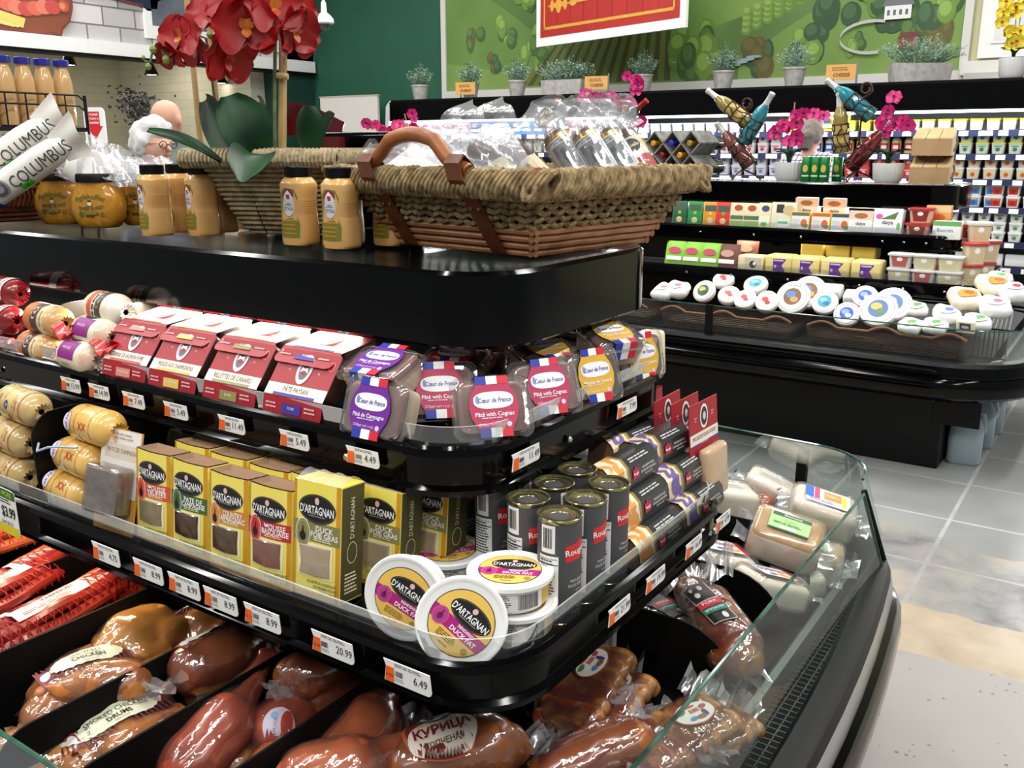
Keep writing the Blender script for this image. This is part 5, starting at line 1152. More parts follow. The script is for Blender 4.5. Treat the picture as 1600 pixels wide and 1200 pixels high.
lean(CB2, (715, 275, 1.78), (668, 185, 1.84), 'empty pinkish bag top sticking up behind the handle', 'clear bags in the rope basket'); lean(CB2, (790, 285, 1.70), (728, 180, 1.78), 'tall pointed clear bag top in the rope basket', 'clear bags in the rope basket')

# ---- willow basket of paper wrapped salami at the left
lk = thing('willow_basket', 'dark willow basket at left edge of the canopy, filled with white paper salamis', 'basket', (-2.46, 1.30, ZT + .002), (0, 0, R(-3)))
DW = mat('dark_willow', '#6e3a1f', .45, coat=.2, n=25, hex2='#4d2410', bump=.3); b = MB()
for k in range(6):
    z = .008 + k * .011 if k < 3 else .085 + (k - 3) * .013; f = z * .35; b.tube([(-.18 - f, -.13 - f, z), (.18 + f, -.13 - f, z), (.18 + f, .13 + f, z), (-.18 - f, .13 + f, z)], .0068, DW, 8, close=True)
b.build('willow_rails', lk); b = MB()
for i in range(40): 
    u = -.19 + i * .0098
    b.tube([(u, -.155, .038), (u + .008, -.158, .06), (u, -.16, .085)], .004, DW, 5)
for i in range(26): u = -.14 + i * .011; b.tube([(.20, u, .038), (.204, u + .008, .06), (.208, u, .085)], .004, DW, 5)
b.loft([[(-.18, -.13, .004), (.18, -.13, .004), (.18, .13, .004), (-.18, .13, .004)], [(-.21, -.155, .11), (.21, -.155, .11), (.21, .155, .11), (-.21, .155, .11)]], DW, False); b.build('woven_wall', lk)
WP = mat('salami_paper', '#e4e1d8', .6, n=12, var=.08, bump=.3)
def paper_salami(seed):
    def mk():
        t = thing('paper_salami', '', 'salami'); L_, r = .27, .033; b = MB()
        b.lathe([(.006, 0), (r * .9, .006), (r, .03), (r, L_ * .75), (r * .9, L_ * .9), (r * .5, L_)], WP, 24); b.build('paper_roll', t)
        b = MB(); sheet(lambda u, v: (.068 * (u - .5) * (1 + .5 * v), .010 * math.sin(8 * u + seed) * v, L_ * .92 + .075 * v * (1 - .3 * u)), 10, 6, WP, b); b.build('twisted_end', t)
        b = MB(); k = r + .0012; b.W = bend(k); b.sub = .008
        b.txt('COLUMBUS', .006, .205, .042, k, cm('#3f3f44'), rot=PI / 2, sx=1.0, maxw=.165); b.ell(.0, .095, .021, .021, k, cm('#55575c'), 22); b.ring(.0, .095, .019, .019, .0012, k + .0006, cm('#cfcdc6')); b.ell(0, .095, .009, .009, k + .0006, cm('#8d8d90'), 14); b.rect(.018, .034, .135, .165, k + .0008, cm('#43d02c'), 5); b.txt('$6', .026, .15, .01, k + .0014, cm('#1f6a16'), rot=PI / 2); b.rect(-.06, .06, .055, .068, k - .0004, cm('#27408c'), 10); b.build('paper_print', t)
        return t
    return Maker(mk)
PS = paper_salami(1); GPS = 'paper wrapped salamis in the left basket'
lean(PS, (-72, 297, 2.17), (16, 235, 2.17), 'white paper salami with black capitals and green sticker, upper one', GPS); lean(PS, (-42, 326, 2.12), (46, 264, 2.10), 'white paper salami with black capitals and green sticker, lower one', GPS)
for a, c, s_, lb in (((120, 290, 2.15), (150, 205, 2.2), 4, 'crumpled white paper end standing up among the salamis'), ((150, 290, 2.12), (178, 210, 2.16), 5, 'crumpled white paper package beside the arrow sign')):
    mk = clearbag(.10, .11, s_, True); lean(mk, a, c, lb, 'paper ends in the left basket')
for a, c, s_, lb in (((195, 292, 2.1), (215, 235, 2.16), 6, 'grey clear bag bunched at the right of the left basket'), ((235, 285, 2.12), (235, 228, 2.2), 7, 'grey clear bag bunched before the white-haired shopper')):
    mk = clearbag(.10, .085, s_, False); lean(mk, a, c, lb, 'clear bags in the left basket')
CH0 = bagged(.16, .028, [], [], 12, (.05, .04), mat('salami_brown', '#5a3327', .45, n=40, hex2='#7a5240'))
lean(CH0, (165, 276, 2.32), (100, 258, 2.32), 'brown salami without paper lying at front of the left basket', GPS)
# support under the left basket load: it stands on the canopy behind the jars
# ---- wire rack of dressing bottles behind
WIREB = mat('wire_black', '#0b0b0b', .35, n=20)
rk = thing('wire_rack', 'black two tier wire rack holding blue-capped dressing bottles', 'rack', (-2.75, 1.532, ZT), (0, 0, R(90)))
b = MB()
for z in (.02, .225): b.box(-.155, .155, -.045, .045, z, z + .012, WIREB)
b.build('tray', rk); b = MB()
for x in (-.155, .155):
    for y in (-.045, .045): b.tube([(x, y, 0), (x, y, .33)], .004, WIREB, 6)
b.build('post', rk); b = MB()
for z0 in (.02, .225):
    for zz in (.075, .105):
        b.tube([(-.155, -.047, z0 + zz), (.13, -.047, z0 + zz), (.15, -.045, z0 + zz - .015), (.155, -.045, z0 + .012)], .003, WIREB, 6)
    for k in range(6): b.tube([(-.149 + k * .0595, -.047, z0 + .012), (-.149 + k * .0595, -.047, z0 + .105)], .0025, WIREB, 6)
b.build('wire_guard', rk)
def dressing():
    t = thing('dressing_bottle', '', 'bottle'); b = MB(); DR = mat('dressing_tan', '#c9a26c', .15, coat=.6, n=10, hex2='#bf9660')
    b.lathe([(.018, 0), (.0235, .004), (.025, .03), (.0245, .09), (.0225, .125), (.0165, .152), (.0145, .160), (.0145, .168)], DR, 26); b.build('bottle', t)
    b = MB(); n = 36; b.loft([[((.0195 if j % 2 else .0188) * math.cos(2 * PI * j / n), (.0195 if j % 2 else .0188) * math.sin(2 * PI * j / n), z) for j in range(n)] for z in (.165, .181)] + [[(.017 * math.cos(2 * PI * j / n), .017 * math.sin(2 * PI * j / n), .183) for j in range(n)]], mat('cap_blue', '#1a1f86', .35, n=20), True); b.build('cap', t)
    b = MB(); k = .0258; b.W = bend(k); b.rect(-.062, -.022, .045, .118, k, cm('#23283a'), 10); b.lines(-.058, -.026, .07, .11, k + .0006, cm('#8c93b0'), 5); b.build('label', t); return t
DB = Maker(dressing); bpy.context.view_layer.update()
for k, nm in enumerate(('fifth from the right end', 'fourth from the right end', 'third from the right end', 'second from the right end', 'at the right end')):
    p = rk.matrix_world @ V((-.120 + k * .059, 0, .2375)); DB(p, R(10), 'blue-capped dressing bottle on the top tier of the rack, ' + nm, 'dressing bottles in the wire rack', (1.15, 1.15, 1.06))
for k in range(5):
    p = rk.matrix_world @ V((-.120 + k * .059, 0, .0325)); DB(p, R(10), 'blue-capped dressing bottle standing on the lower tier of the rack', 'dressing bottles on the lower tier', (1.15, 1.15, 1.0))
# ---- dark red and black hamper behind the planter
hp = thing('gift_hamper', 'black and dark red lacquer hamper with metal clasp behind the planter', 'hamper', (-1.48, 1.60, ZT), (0, 0, R(34))); hp.scale = (1, 1, 1.58)
b = MB(); b.rbox(-.11, .12, -.01, .05, 0, .135, BLK, .008); b.build('box', hp); b = MB(); b.panel([(-.11, .02), (-.045, .02), (-.05, .128), (-.11, .128)], -.013, -.0105, mat('lacquer_red', '#5a0d14', .2, coat=.6, n=10, var=.2)); b.panel([(.04, .07), (.12, .07), (.12, .132), (.045, .132)], -.013, -.0105, mat('lacquer_red', '#5a0d14')); b.build('red_panel', hp)
b = MB(); b.tube([(-.02, -.016, .10), (-.005, -.022, .108), (.012, -.02, .104), (.03, -.016, .10)], .004, CHROME, 7); b.build('clasp', hp)
b = MB(); b.panel([(-.18, .13), (-.06, .13), (-.05, .148), (-.12, .170), (-.18, .178)], -.004, .004, mat('lacquer_red', '#5a0d14')); b.build('lid_flap', hp)

# ---------------------------------------------------------------- the well of the front island: smoked meats and tofu
from mathutils.bvhtree import BVHTree
ZD = .491
for xx, y0, y1, zt in ((-1.41, .50, 1.3, .672), (-1.19, .50, 1.3, .672), (-1.04, .50, 1.3, .672), (-.873, .53, 1.05, .672), (-1.66, .5, 1.3, .672), (-1.95, .5, 1.3, .672)):
    b = MB(); r = .055
    b.side([(y0, ZD), (y0, zt - r)] + [(y0 + r - r * math.cos(R(a)), zt - r + r * math.sin(R(a))) for a in range(15, 91, 15)] + [(y1, zt), (y1, ZD)], xx - .002, xx + .002, BLKF); b.build('bin_divider', ISL)
for yy, x1 in ((1.345, -.45), (1.585, -.45), (1.835, -.48)):
    b = MB(); r = .12; zt = .665
    b.panel([(-.95, ZD), (-.95, zt)] + [(x1 - r + r * math.sin(R(a)), zt - r + r * math.cos(R(a))) for a in range(0, 91, 10)] + [(x1, ZD)], yy - .002, yy + .002, BLKF); b.build('bin_divider', ISL)

def drape(meat, cx, cy, rot, dz=.0025):
    bv = BVHTree.FromPolygons([v.co for v in meat.data.vertices], [tuple(p.vertices) for p in meat.data.polygons]); ca, sa = math.cos(rot), math.sin(rot); last = [.05]; zc = [None]
    def f(p):
        x, y = cx + p.x * ca - p.z * sa, cy + p.x * sa + p.z * ca
        h = bv.ray_cast(V((x, y, 1)), V((0, 0, -1)))[0]
        if h: last[0] = h.z
        if zc[0] is None: c0 = bv.ray_cast(V((cx, cy, 1)), V((0, 0, -1)))[0]; zc[0] = c0.z if c0 else last[0]
        last[0] = max(last[0], zc[0] - .02)
        return V((x, y, last[0] + dz - p.y * 2.2))
    return f
CHK = mat('smoked_chicken', '#c57f3c', .3, coat=.4, n=14, hex2='#9c5424', bump=.35, n_detail=6); GOLDC = mat('golden_chicken', '#dd9c45', .3, coat=.4, n=12, hex2='#c27c2c', bump=.25); DARKC = mat('dark_turkey', '#9c5226', .3, coat=.4, n=14, hex2='#7a3818', bump=.3)
REDC = mat('red_smoked_duck', '#b8563a', .28, coat=.4, n=14, hex2='#94402a', bump=.25); RIBM = mat('smoked_ribs', '#7c3420', .28, coat=.4, n=18, hex2='#c08a4c', bump=.5, n_detail=5, lo=.46, hi=.64)
VAC = film('vacuum_bag', '#fbf7f4', .4, .02, .07, .5, .55, 60); VACW = film('vacuum_seam', '#f6f4f4', .5, .22, .15, .6); WRAP = film('loaf_wrap', '#fbf9f6', .2, .05, .12, .4)
def seam(b, pts, out, seed):           # crinkled welded edge of the bag
    q = random.Random(seed); n = len(pts)
    A = [V(p) for p in pts]; B = [V(p) + V(o) * q.uniform(.8, 1.15) + V((0, 0, q.uniform(-.006, .008))) for p, o in zip(pts, out)]
    mid = [a.lerp(c, .5) + V((0, 0, q.uniform(-.006, .006))) for a, c in zip(A, B)]
    b.loft([A, mid, B], VACW, False, close=False)
LEG = [((0, 0, .035), .042, (.035, .012, .034), .044), ((.03, .01, .034), .040, (.10, .028, .03), .021), ((.10, .028, .03), .019, (.135, .034, .028), .014), ((.137, .026, .028), .014, (.137, .044, .026), .013)]
def meat_pack(caps, m, label=None, vox=.006, nz=.004, seed=0, flaps=((0, 0, 0, 0),), name='smoked_meat', grow=.005, cat='smoked meat', lz=None):
    def mk():
        t = thing(name, '', cat); o = organic('meat', caps, vox, m, t, 4, nz, 28, seed)
        hull = organic('vacuum_bag', [(p0, r0 + grow, p1, r1 + grow) for p0, r0, p1, r1 in caps], .012, VAC, t, 14, .003, 45, seed + 3)
        if label:
            for lb in (label if isinstance(label, list) else [label]):
                b = MB(); b.sub = .004; b.W = drape(hull, lb[1], lb[2], lb[3], .0015); lb[0](b); b.build('label', t)
        for x, y, ang, L_ in flaps:
            if not L_: continue
            b = MB()
            d = V((math.cos(ang), math.sin(ang), 0)); s_ = V((-d.y, d.x, 0)); n = 14; ww = L_ * 1.1
            P = [V((x, y, .028)) + s_ * (ww * (k / n - .5)) + d * (.010 * math.sin(k * .9 + seed)) for k in range(n + 1)]
            seam(b, P, [d * L_ * .7 + V((0, 0, .012 * math.sin(k * 1.3 + seed) + .015)) for k in range(n + 1)], seed + int(ang * 10)); b.build('bag_seam', t, fix=False)
        return t
    return Maker(mk)
# printed labels
STR_ = cm('#6b2430'); LBG = cm('#d9dcc0')
def scallop(b, L_=.062, W_=.024, a='SMOKED', c='CHICKEN'):
    n = 22
    for k in range(-9, 10): b.pg([(k * L_ / 8 - .002, -W_ * 1.15), (k * L_ / 8 + .0012, -W_ * 1.15), (k * L_ / 8 + .0012, W_ * 1.15), (k * L_ / 8 - .002, W_ * 1.15)], .0004, STR_) if abs(k) > 1 else None
    b.pg([((L_ * .92 + .003 * (j % 2)) * math.cos(2 * PI * j / 44) , (W_ + .002 * (j % 2)) * math.sin(2 * PI * j / 44) * (.72 + .28 * abs(math.cos(2 * PI * j / 44)))) for j in range(44)], .0008, LBG)
    b.txt(a, 0, .007, .013, .0014, cm('#4d523a'), maxw=L_ * 1.5); b.txt(c, 0, -.006, .013, .0014, cm('#3a3f2a'), maxw=L_ * 1.4, bold=.02); b.txt('MADE IN USA', 0, -.0155, .0042, .0014, cm('#55593f'))
    b.pg([(-L_ * 1.25, -W_), (-L_ * .95, -W_ * .6), (-L_ * .95, W_ * .6), (-L_ * 1.25, W_)], .0008, cm('#7d2833')); b.ell(-L_ * 1.08, 0, .007, .011, .0012, cm('#d9d4d6'), 14)
def drums(b): scallop(b, .07, .027, 'SMOKED CHICKEN', 'DRUMS')
def wings(b): scallop(b, .05, .022, 'SMOKED', 'WINGS')
def kuritsa(b):
    b.ell(0, .0, .052, .058, .0004, cm('#b5603c'), 36); b.ell(0, 0, .048, .054, .0008, cm('#7d2630'), 36); b.ell(0, -.016, .048, .036, .001, cm('#eadfd0'), 30)
    b.ell(0, .03, .026, .019, .0014, cm('#3f7a3a'), 22); b.ell(0, .03, .021, .017, .0018, cm('#efe9da'), 22); b.ell(-.008, .028, .007, .011, .002, cm('#4a2f7d'), 12); b.ell(.009, .027, .006, .010, .002, cm('#c98ab0'), 12); b.ell(.0, .04, .012, .004, .002, cm('#8a4a2a'), 12); b.ell(.002, .024, .003, .006, .0022, cm('#5aa0d0'), 10)
    b.txt('European & American Sausage Corp.', 0, .008, .0055, .0016, cm('#c9402f'), maxw=.084); b.txt('КУРИЦА', 0, -.009, .021, .0018, cm('#8a1f24'), bold=.03, maxw=.08); b.txt('КОПЧЕНАЯ', 0, -.0285, .010, .0018, cm('#6a3a24'), bold=.02, maxw=.056)
def disc(b): b.ell(0, 0, .028, .028, .0004, cm('#b0563c'), 26); b.ell(0, 0, .0265, .0265, .0008, cm('#c9c2d2'), 26); b.ell(.004, -.012, .018, .010, .0012, cm('#a5402f'), 14); b.ell(.010, .010, .006, .006, .0012, cm('#7fa6c9'), 12); b.txt('DUCK', -.004, .006, .008, .0014, cm('#7a6d8a'))
def riblab(b):
    b.ell(0, 0, .046, .027, .0004, cm('#a5512f'), 32); b.ell(0, 0, .0435, .0245, .0008, cm('#e6e2dc'), 32)
    for x, y, rx, ry, c in ((-.024, .010, .010, .005, '#3f8a4a'), (.018, -.008, .006, .009, '#4a3a8a'), (-.012, -.012, .009, .005, '#5a8ac0'), (.024, .006, .008, .005, '#b54a3a'), (.005, -.014, .012, .005, '#8a5a2a'), (-.002, .015, .016, .003, '#c9563a')): b.ell(x, y, rx, ry, .0012, cm(c), 12)
    b.txt('RIBS', .002, .003, .012, .0014, cm('#b5443a'), bold=.02)
def blacklab(b):
    for x0, x1 in ((-.07, -.008), (.004, .066)):
        b.pg([(x0, -.024), (x1, -.024), (x1, .024), (x0, .024)], .0004, cm('#d8d4cc')); b.pg([(x0 + .0015, -.0225), (x1 - .0015, -.0225), (x1 - .0015, .0225), (x0 + .0015, .0225)], .0008, INK)
    b.rect(-.006, .014, -.024, .024, .0012, cm('#b5303a')); b.rect(.016, .034, -.024, .024, .0012, cm('#1f7a62')); b.txt('SMOKED', .025, 0, .010, .0018, WINK, rot=PI / 2); b.txt('PORK', .004, 0, .012, .0018, WINK, rot=PI / 2)
    for x, y, r in ((-.05, .006, .008), (-.03, -.008, .009), (-.052, -.012, .006), (.05, .008, .009)): b.ell(x, y, r, r * .6, .0012, cm('#d9d6cf'), 12)
WHOLE = [((0, 0, .05), .052, (.06, 0, .052), .058), ((.06, 0, .05), .05, (.12, 0, .045), .036), ((.02, .05, .055), .032, (-.06, .062, .06), .018), ((-.06, .062, .06), .016, (-.085, .06, .06), .013), ((.02, -.05, .05), .032, (-.06, -.055, .05), .018), ((.09, .045, .045), .02, (.05, .075, .04), .016), ((.09, -.045, .045), .02, (.05, -.075, .04), .016)]
DR3 = [((-.02, -.035, .03), .034, (.05, -.03, .032), .022), ((.05, -.03, .032), .019, (.09, -.028, .03), .014), ((.0, .03, .034), .035, (.07, .035, .034), .024), ((.07, .035, .034), .02, (.115, .04, .032), .015), ((-.06, .0, .03), .032, (.0, .0, .036), .03), ((-.09, .02, .03), .026, (-.05, .03, .034), .03), ((.09, -.036, .03), .014, (.09, -.018, .03), .014)]
BRST = [((-.05, 0, .04), .045, (.05, 0, .045), .052), ((.05, 0, .04), .046, (.09, .01, .036), .032), ((-.07, .02, .036), .034, (.0, .045, .036), .03)]
DUCKL = [((-.04, 0, .036), .042, (.02, .01, .038), .046), ((.02, .01, .036), .034, (.085, -.01, .034), .018), ((.085, -.01, .034), .017, (.12, -.018, .03), .013), ((-.05, .035, .034), .028, (.05, .045, .032), .020)]
TURK = [((-.05, 0, .04), .05, (.02, .0, .044), .05), ((.02, 0, .042), .036, (.10, .012, .05), .022), ((.10, .012, .05), .019, (.15, .02, .055), .014), ((.15, .012, .055), .014, (.15, .03, .055), .013), ((-.06, .04, .04), .03, (-.02, .05, .04), .03)]
GK_ = 'netted kabanosy bundles in the sausage bin'
def lie(mk, a, c, z, lb, group=None, roll=0, tz=0, sc=None):
    zt = z + (.042 if group != GK_ else .02); p0, p1 = at(*a, z=zt), at(*c, z=zt); an = math.atan2(p1.y - p0.y, p1.x - p0.x); m = (p0 + p1) / 2
    M_ = MX.Rotation(an, 4, 'Z') @ MX.Rotation(R(-tz), 4, 'Y') @ MX.Rotation(R(roll), 4, 'X'); mk((m.x, m.y, z), M_.to_euler(), lb, group, (sc or 1) * (.89 if group != GK_ else 1))
GC_ = 'smoked poultry packs in the well'
SCK = meat_pack(WHOLE, CHK, (scallop, .035, .0, 2.85), seed=1, flaps=((-.10, 0, 3.1, .07), (.13, .0, .2, .05)), name='smoked_chicken')
SCG = meat_pack(WHOLE, GOLDC, None, seed=2, flaps=((.13, .0, 0, .07),), name='smoked_chicken')
LGP = meat_pack(LEG, CHK, None, seed=3, flaps=((-.05, .0, 3.0, .06),), name='smoked_leg_quarter')
DRK = meat_pack(TURK, DARKC, (wings, -.01, .02, .3), seed=4, flaps=((-.11, .0, 3.2, .06),), name='smoked_turkey_joint')
DRM = meat_pack(DR3, CHK, (drums, .0, .0, .05), seed=5, flaps=((.12, .02, .2, .08), (-.11, .01, 3.0, .05)), name='smoked_drumsticks')
TKL = meat_pack(TURK, REDC, None, seed=6, flaps=((.15, .02, .2, .05), (-.1, .03, 2.2, .08)), name='smoked_turkey_joint')
DKL = meat_pack(DUCKL, REDC, (disc, -.05, -.02, .6), seed=7, flaps=((.11, .0, .5, .05), (-.08, -.03, 4, .06)), name='smoked_duck')
PCK = meat_pack(BRST, DARKC, None, seed=8, flaps=((-.09, .0, 3.1, .05),), name='smoked_breast')
CKR = meat_pack(TURK, mat('orange_smoked', '#c86a3c', .3, coat=.4, n=14, hex2='#a8502a', bump=.25), None, seed=9, flaps=((.12, -.02, -.5, .10), (-.1, 0, 3.4, .06)), name='smoked_leg_quarter')
KUR = meat_pack(BRST, mat('brown_smoked', '#b5652e', .3, coat=.4, n=14, hex2='#935020', bump=.25), (kuritsa, -.01, -.004, .06), seed=10, flaps=((-.03, .07, 1.7, .09), (.11, 0, .2, .06)), name='smoked_chicken_breast')
zl = ZD + .036
lie(SCG, (262, 968), (205, 1008), zl + .05, 'golden smoked chicken lying highest against the black divider by the sausages', GC_, 0, 6); lie(SCK, (205, 1030), (110, 1090), zl + .03, 'smoked chicken pack with pale scalloped label in the first poultry bin', GC_, -8, 0, 1.1)
lie(LGP, (245, 1062), (150, 1052), zl + .085, 'brown smoked chicken leg on top of the labelled chicken', GC_, 0, 0, 1.0); lie(SCG, (120, 1150), (40, 1195), zl + .012, 'smoked chicken at bottom of the picture by the rounded end of the divider', GC_)
lie(SCK, (400, 975), (330, 990), zl + .03, 'smoked chicken with striped label deep under the shelf rail', GC_, 10); lie(DRK, (300, 1042), (395, 1010), zl + .075, 'dark smoked turkey leg with small striped label, across the first bin', GC_, -10)
lie(SCG, (300, 1090), (360, 1062), zl + .01, 'golden poultry piece low beneath the dark turkey leg', GC_)
lie(DRM, (110, 1165), (260, 1095), zl + .04, 'pack of smoked drumsticks with DRUMS label in the second bin', GC_, 5, 4, 1.05); lie(LGP, (430, 1020), (350, 1070), zl + .02, 'small smoked leg low in the second bin behind the drumsticks', GC_); lie(PCK, (440, 1005), (500, 985), zl + .03, 'dark smoked breast with striped label under the rail at the end of the second bin', GC_)
lie(TKL, (280, 1185), (400, 1100), zl + .045, 'big reddish smoked turkey leg pointing up in the third bin', GC_, 0, 16, 1.1); lie(DKL, (410, 1140), (490, 1085), zl + .04, 'red smoked duck with round white disc label in the third bin', GC_, 10, 2)
lie(PCK, (500, 1080), (570, 1045), zl + .05, 'brown smoked breasts at the back of the third bin', GC_); lie(PCK, (490, 1045), (545, 1020), zl + .09, 'brown smoked breast on top at back of the third bin under the 20.99 tag', GC_)
lie(CKR, (530, 1180), (610, 1105), zl + .04, 'orange-red smoked leg with clear bag edge in the fourth bin', GC_, 0, 14, 1.1); lie(KUR, (648, 1196), (752, 1178), zl + .04, 'smoked chicken breast with round Cyrillic label in the corner bin', GC_, -6, 0, 1.15)
lie(LGP, (60, 1085), (130, 1045), zl + .0, 'small brown poultry piece low against the divider below the labelled chicken', GC_); lie(SCK, (80, 1215), (150, 1180), zl + .0, 'smoked chicken with striped label partly behind the rounded divider end', GC_, 10); lie(PCK, (190, 1190), (250, 1160), zl, 'brown smoked breast under the drumsticks in the second bin', GC_); lie(LGP, (330, 1200), (390, 1170), zl, 'smoked leg low at the front of the third bin', GC_); lie(CKR, (450, 1200), (520, 1160), zl + .02, 'orange-red smoked leg at the front of the fourth bin', GC_)
lie(CKR, (500, 1210), (560, 1195), zl + .06, 'smoked piece in a crinkled bag at bottom edge below the orange leg', GC_)
# ---- ribs and pork on the end
RB1 = [((-.10 + .034 * k, -.042, .022 + .003 * (k % 2)), .0195, (-.098 + .034 * k, .045, .022), .0185) for k in range(7)] + [((-.10, .0, .018), .018, (.10, .0, .018), .018), ((-.1, .035, .018), .016, (.1, .035, .018), .016), ((-.1, -.035, .018), .016, (.1, -.035, .018), .016)]
RIB = meat_pack(RB1, RIBM, (riblab, .045, .004, -.1), vox=.005, nz=.005, seed=21, flaps=((.10, .03, .3, .09), (.0, -.06, -1.57, .05), (-.12, .0, 3.1, .05)), name='smoked_ribs', grow=.004, cat='smoked ribs')
RIBN = meat_pack(RB1, RIBM, None, vox=.005, nz=.005, seed=23, flaps=((.11, .0, .1, .06), (.0, .06, 1.57, .05)), name='smoked_ribs', grow=.004, cat='smoked ribs')
PRK = meat_pack([((-.10, 0, .03), .036, (.10, 0, .036), .046), ((-.05, .03, .03), .034, (.09, .03, .03), .04), ((.09, .01, .03), .044, (.13, .02, .03), .036)], mat('smoked_pork', '#6e2c18', .28, coat=.4, n=14, hex2='#a06a34', bump=.4, lo=.45, hi=.68), (blacklab, .0, .012, .15), seed=25, flaps=((-.13, .0, 3.1, .12), (-.12, .04, 2.7, .1), (.16, .01, 0, .06)), name='smoked_pork', cat='smoked pork')
PR2 = meat_pack([((-.08, 0, .03), .036, (.08, 0, .036), .044), ((-.05, .03, .03), .03, (.06, .03, .03), .04)], mat('smoked_pork_red', '#86391d', .28, coat=.4, n=12, hex2='#a8602c', bump=.4), None, seed=27, flaps=((.09, .02, .2, .09), (-.1, .0, 3.3, .06), (.0, -.06, -1.4, .06)), name='smoked_pork', cat='smoked pork')
GRI = 'smoked ribs and pork packs on the end of the island'
zl = ZD + .036
lie(RIB, (868, 1120), (958, 1000), zl + .05, 'rack of smoked ribs with white oval label, on top by the shelf corner', GRI, 0, 8, 1.0); lie(RIB, (905, 1130), (985, 1045), zl + .012, 'smoked ribs under the top rack, part of a white label showing', GRI); lie(RIBN, (860, 1160), (930, 1110), zl + .006, 'smoked ribs at the bottom beneath the others near the corner', GRI)
lie(RIB, (1010, 1160), (1105, 1100), zl + .03, 'rack of smoked ribs with oval label by the glass', GRI, 6); lie(PR2, (880, 1190), (970, 1160), zl + .03, 'smoked pork piece at bottom edge between the two rib racks', GRI); lie(RIBN, (1060, 1150), (1120, 1120), zl + .002, 'smoked ribs low against the glass beneath the labelled rack', GRI)
lie(PRK, (1075, 905), (1165, 1020), zl + .065, 'large smoked pork with black, red and green labels leaning on the divider', GRI, 22, -8, 1.05); lie(PRK, (1010, 940), (1060, 985), zl + .02, 'smoked pork with black label half hidden under the shelf rail', GRI, 10)
# ---- tofu and bread packs at the far end
def loaf(top, lab, seed, w=.15, dp=.11, h=.075):
    def mk():
        t = thing('wrapped_loaf', '', 'packaged food'); b = MB(); b.rbox(-w / 2, w / 2, -dp / 2, dp / 2, 0, h, mat('loaf_white', '#e9e2d2', .45, n=12, var=.08, bump=.3), .02, .018, 4)
        b.build('loaf', t)
        if top:
            b = MB(); b.rbox(-w / 2 + .001, w / 2 - .001, -dp / 2 + .001, dp / 2 - .001, h - .034, h + .003, mat('loaf_crust' + top[1:], top, .55, n=40, hex2='#c9a878' if top < '#e' else None, bump=.5), .02, .018); b.build('crust', t)
        b = MB(); q = random.Random(seed); b.rbox(-w / 2 - .004, w / 2 + .004, -dp / 2 - .004, dp / 2 + .004, .001, h + .008, WRAP, .024, .018, 4)
        for sg in (-1, 1): seam(b, [(sg * (w / 2 + .002), dp * (k / 10 - .5), .04) for k in range(11)], [(sg * .03, 0, .012 * math.sin(k * 1.7))for k in range(11)], seed + sg)
        b.build('wrapping', t, fix=False)
        b = MB(); b.T = MX.Translation((0, 0, h + .0085)) @ MX.Rotation(-PI / 2, 4, 'X') @ MX.Scale(.86, 4); lab(b); b.build('label', t)
        return t
    return Maker(mk)
def lab_green(b): b.rect(-.05, .05, -.035, .035, .0003, cm('#a6d68a')); b.rect(-.046, .05, .020, .035, .0006, cm('#1f5a3a')); b.txt('Vermont', .004, .027, .013, .001, WINK, shear=.2, maxw=.06); b.txt('TOFU', 0, .004, .012, .001, cm('#5f9a4a')); b.lines(-.04, .045, -.014, -.004, .001, cm('#3c6a2c'), 2); b.rect(-.02, .02, -.028, -.018, .001, cm('#dfe6dc')); b.rect(-.05, .05, -.035, -.030, .0006, cm('#1f5a3a'))
def lab_blue(b): b.rect(-.06, .06, -.04, .04, .0003, cm('#d9d6ea')); b.rect(-.06, -.038, -.02, .04, .0006, cm('#2f6ac0')); b.rect(-.036, -.022, -.02, .04, .0006, cm('#d8456a')); b.rect(-.01, .036, -.012, .030, .0006, cm('#e0923a')); b.rect(.038, .05, -.03, .03, .0006, cm('#e2df4a')); b.txt('TOFU', .012, .01, .014, .001, WINK, bold=.02); b.lines(-.05, .03, -.036, -.02, .0008, cm('#7a88b0'), 3)
def lab_red(b): b.rect(-.055, .055, -.036, .036, .0003, cm('#e2e4ea')); b.rect(-.05, .0, .020, .034, .0006, cm('#8fc0e0')); b.txt('СОЛАСКА', -.005, .010, .020, .001, cm('#c82f35'), bold=.03, maxw=.085, rot=.06); b.ell(.018, -.014, .022, .014, .0006, cm('#dba83a'), 16); b.ell(.024, -.012, .008, .008, .0009, cm('#e8c9a0'), 12); b.ell(-.02, -.02, .010, .007, .0008, cm('#7a5a8a'), 12); b.rect(.042, .055, -.036, .036, .0006, cm('#c4343a'))
LF1, LF2, LF3 = loaf('#c89c5e', lab_green, 1), loaf('#f0e6d6', lab_blue, 2), loaf(None, lab_red, 3, .14, .10, .06)
GL = 'wrapped loaves and tofu at the far end of the well'
def setl(mk, px, py, z, rz, rx, ry, lb): p = at(px, py, z=z); mk((p.x, p.y, z - .055), (R(rx), R(ry), R(rz)), lb, GL)
setl(LF1, 1222, 828, .645, 12, 14, 12, 'wrapped loaf with brown crust and pale green label on top'); setl(LF2, 1278, 790, .635, 18, 8, 14, 'white loaf with blue, orange and yellow label against the end glass')
setl(LF3, 1198, 905, .60, 52, -4, 20, 'white pack with red Cyrillic word on its label by the glass'); setl(LF3, 1118, 862, .615, 48, 0, 16, 'white pack with yellow and red label tucked under the shelf rail')
setl(LF1, 1262, 868, .57, 10, 0, 0, 'loaf lying beneath the green-labelled one, orange edge showing'); setl(LF3, 1235, 890, .56, 30, 0, 0, 'plain white pack lying low between the loaves')
WPK = loaf(None, lambda b: b.lines(-.04, .04, -.02, .02, .0003, cm('#c9ccd4'), 2), 7, .12, .10, .08)
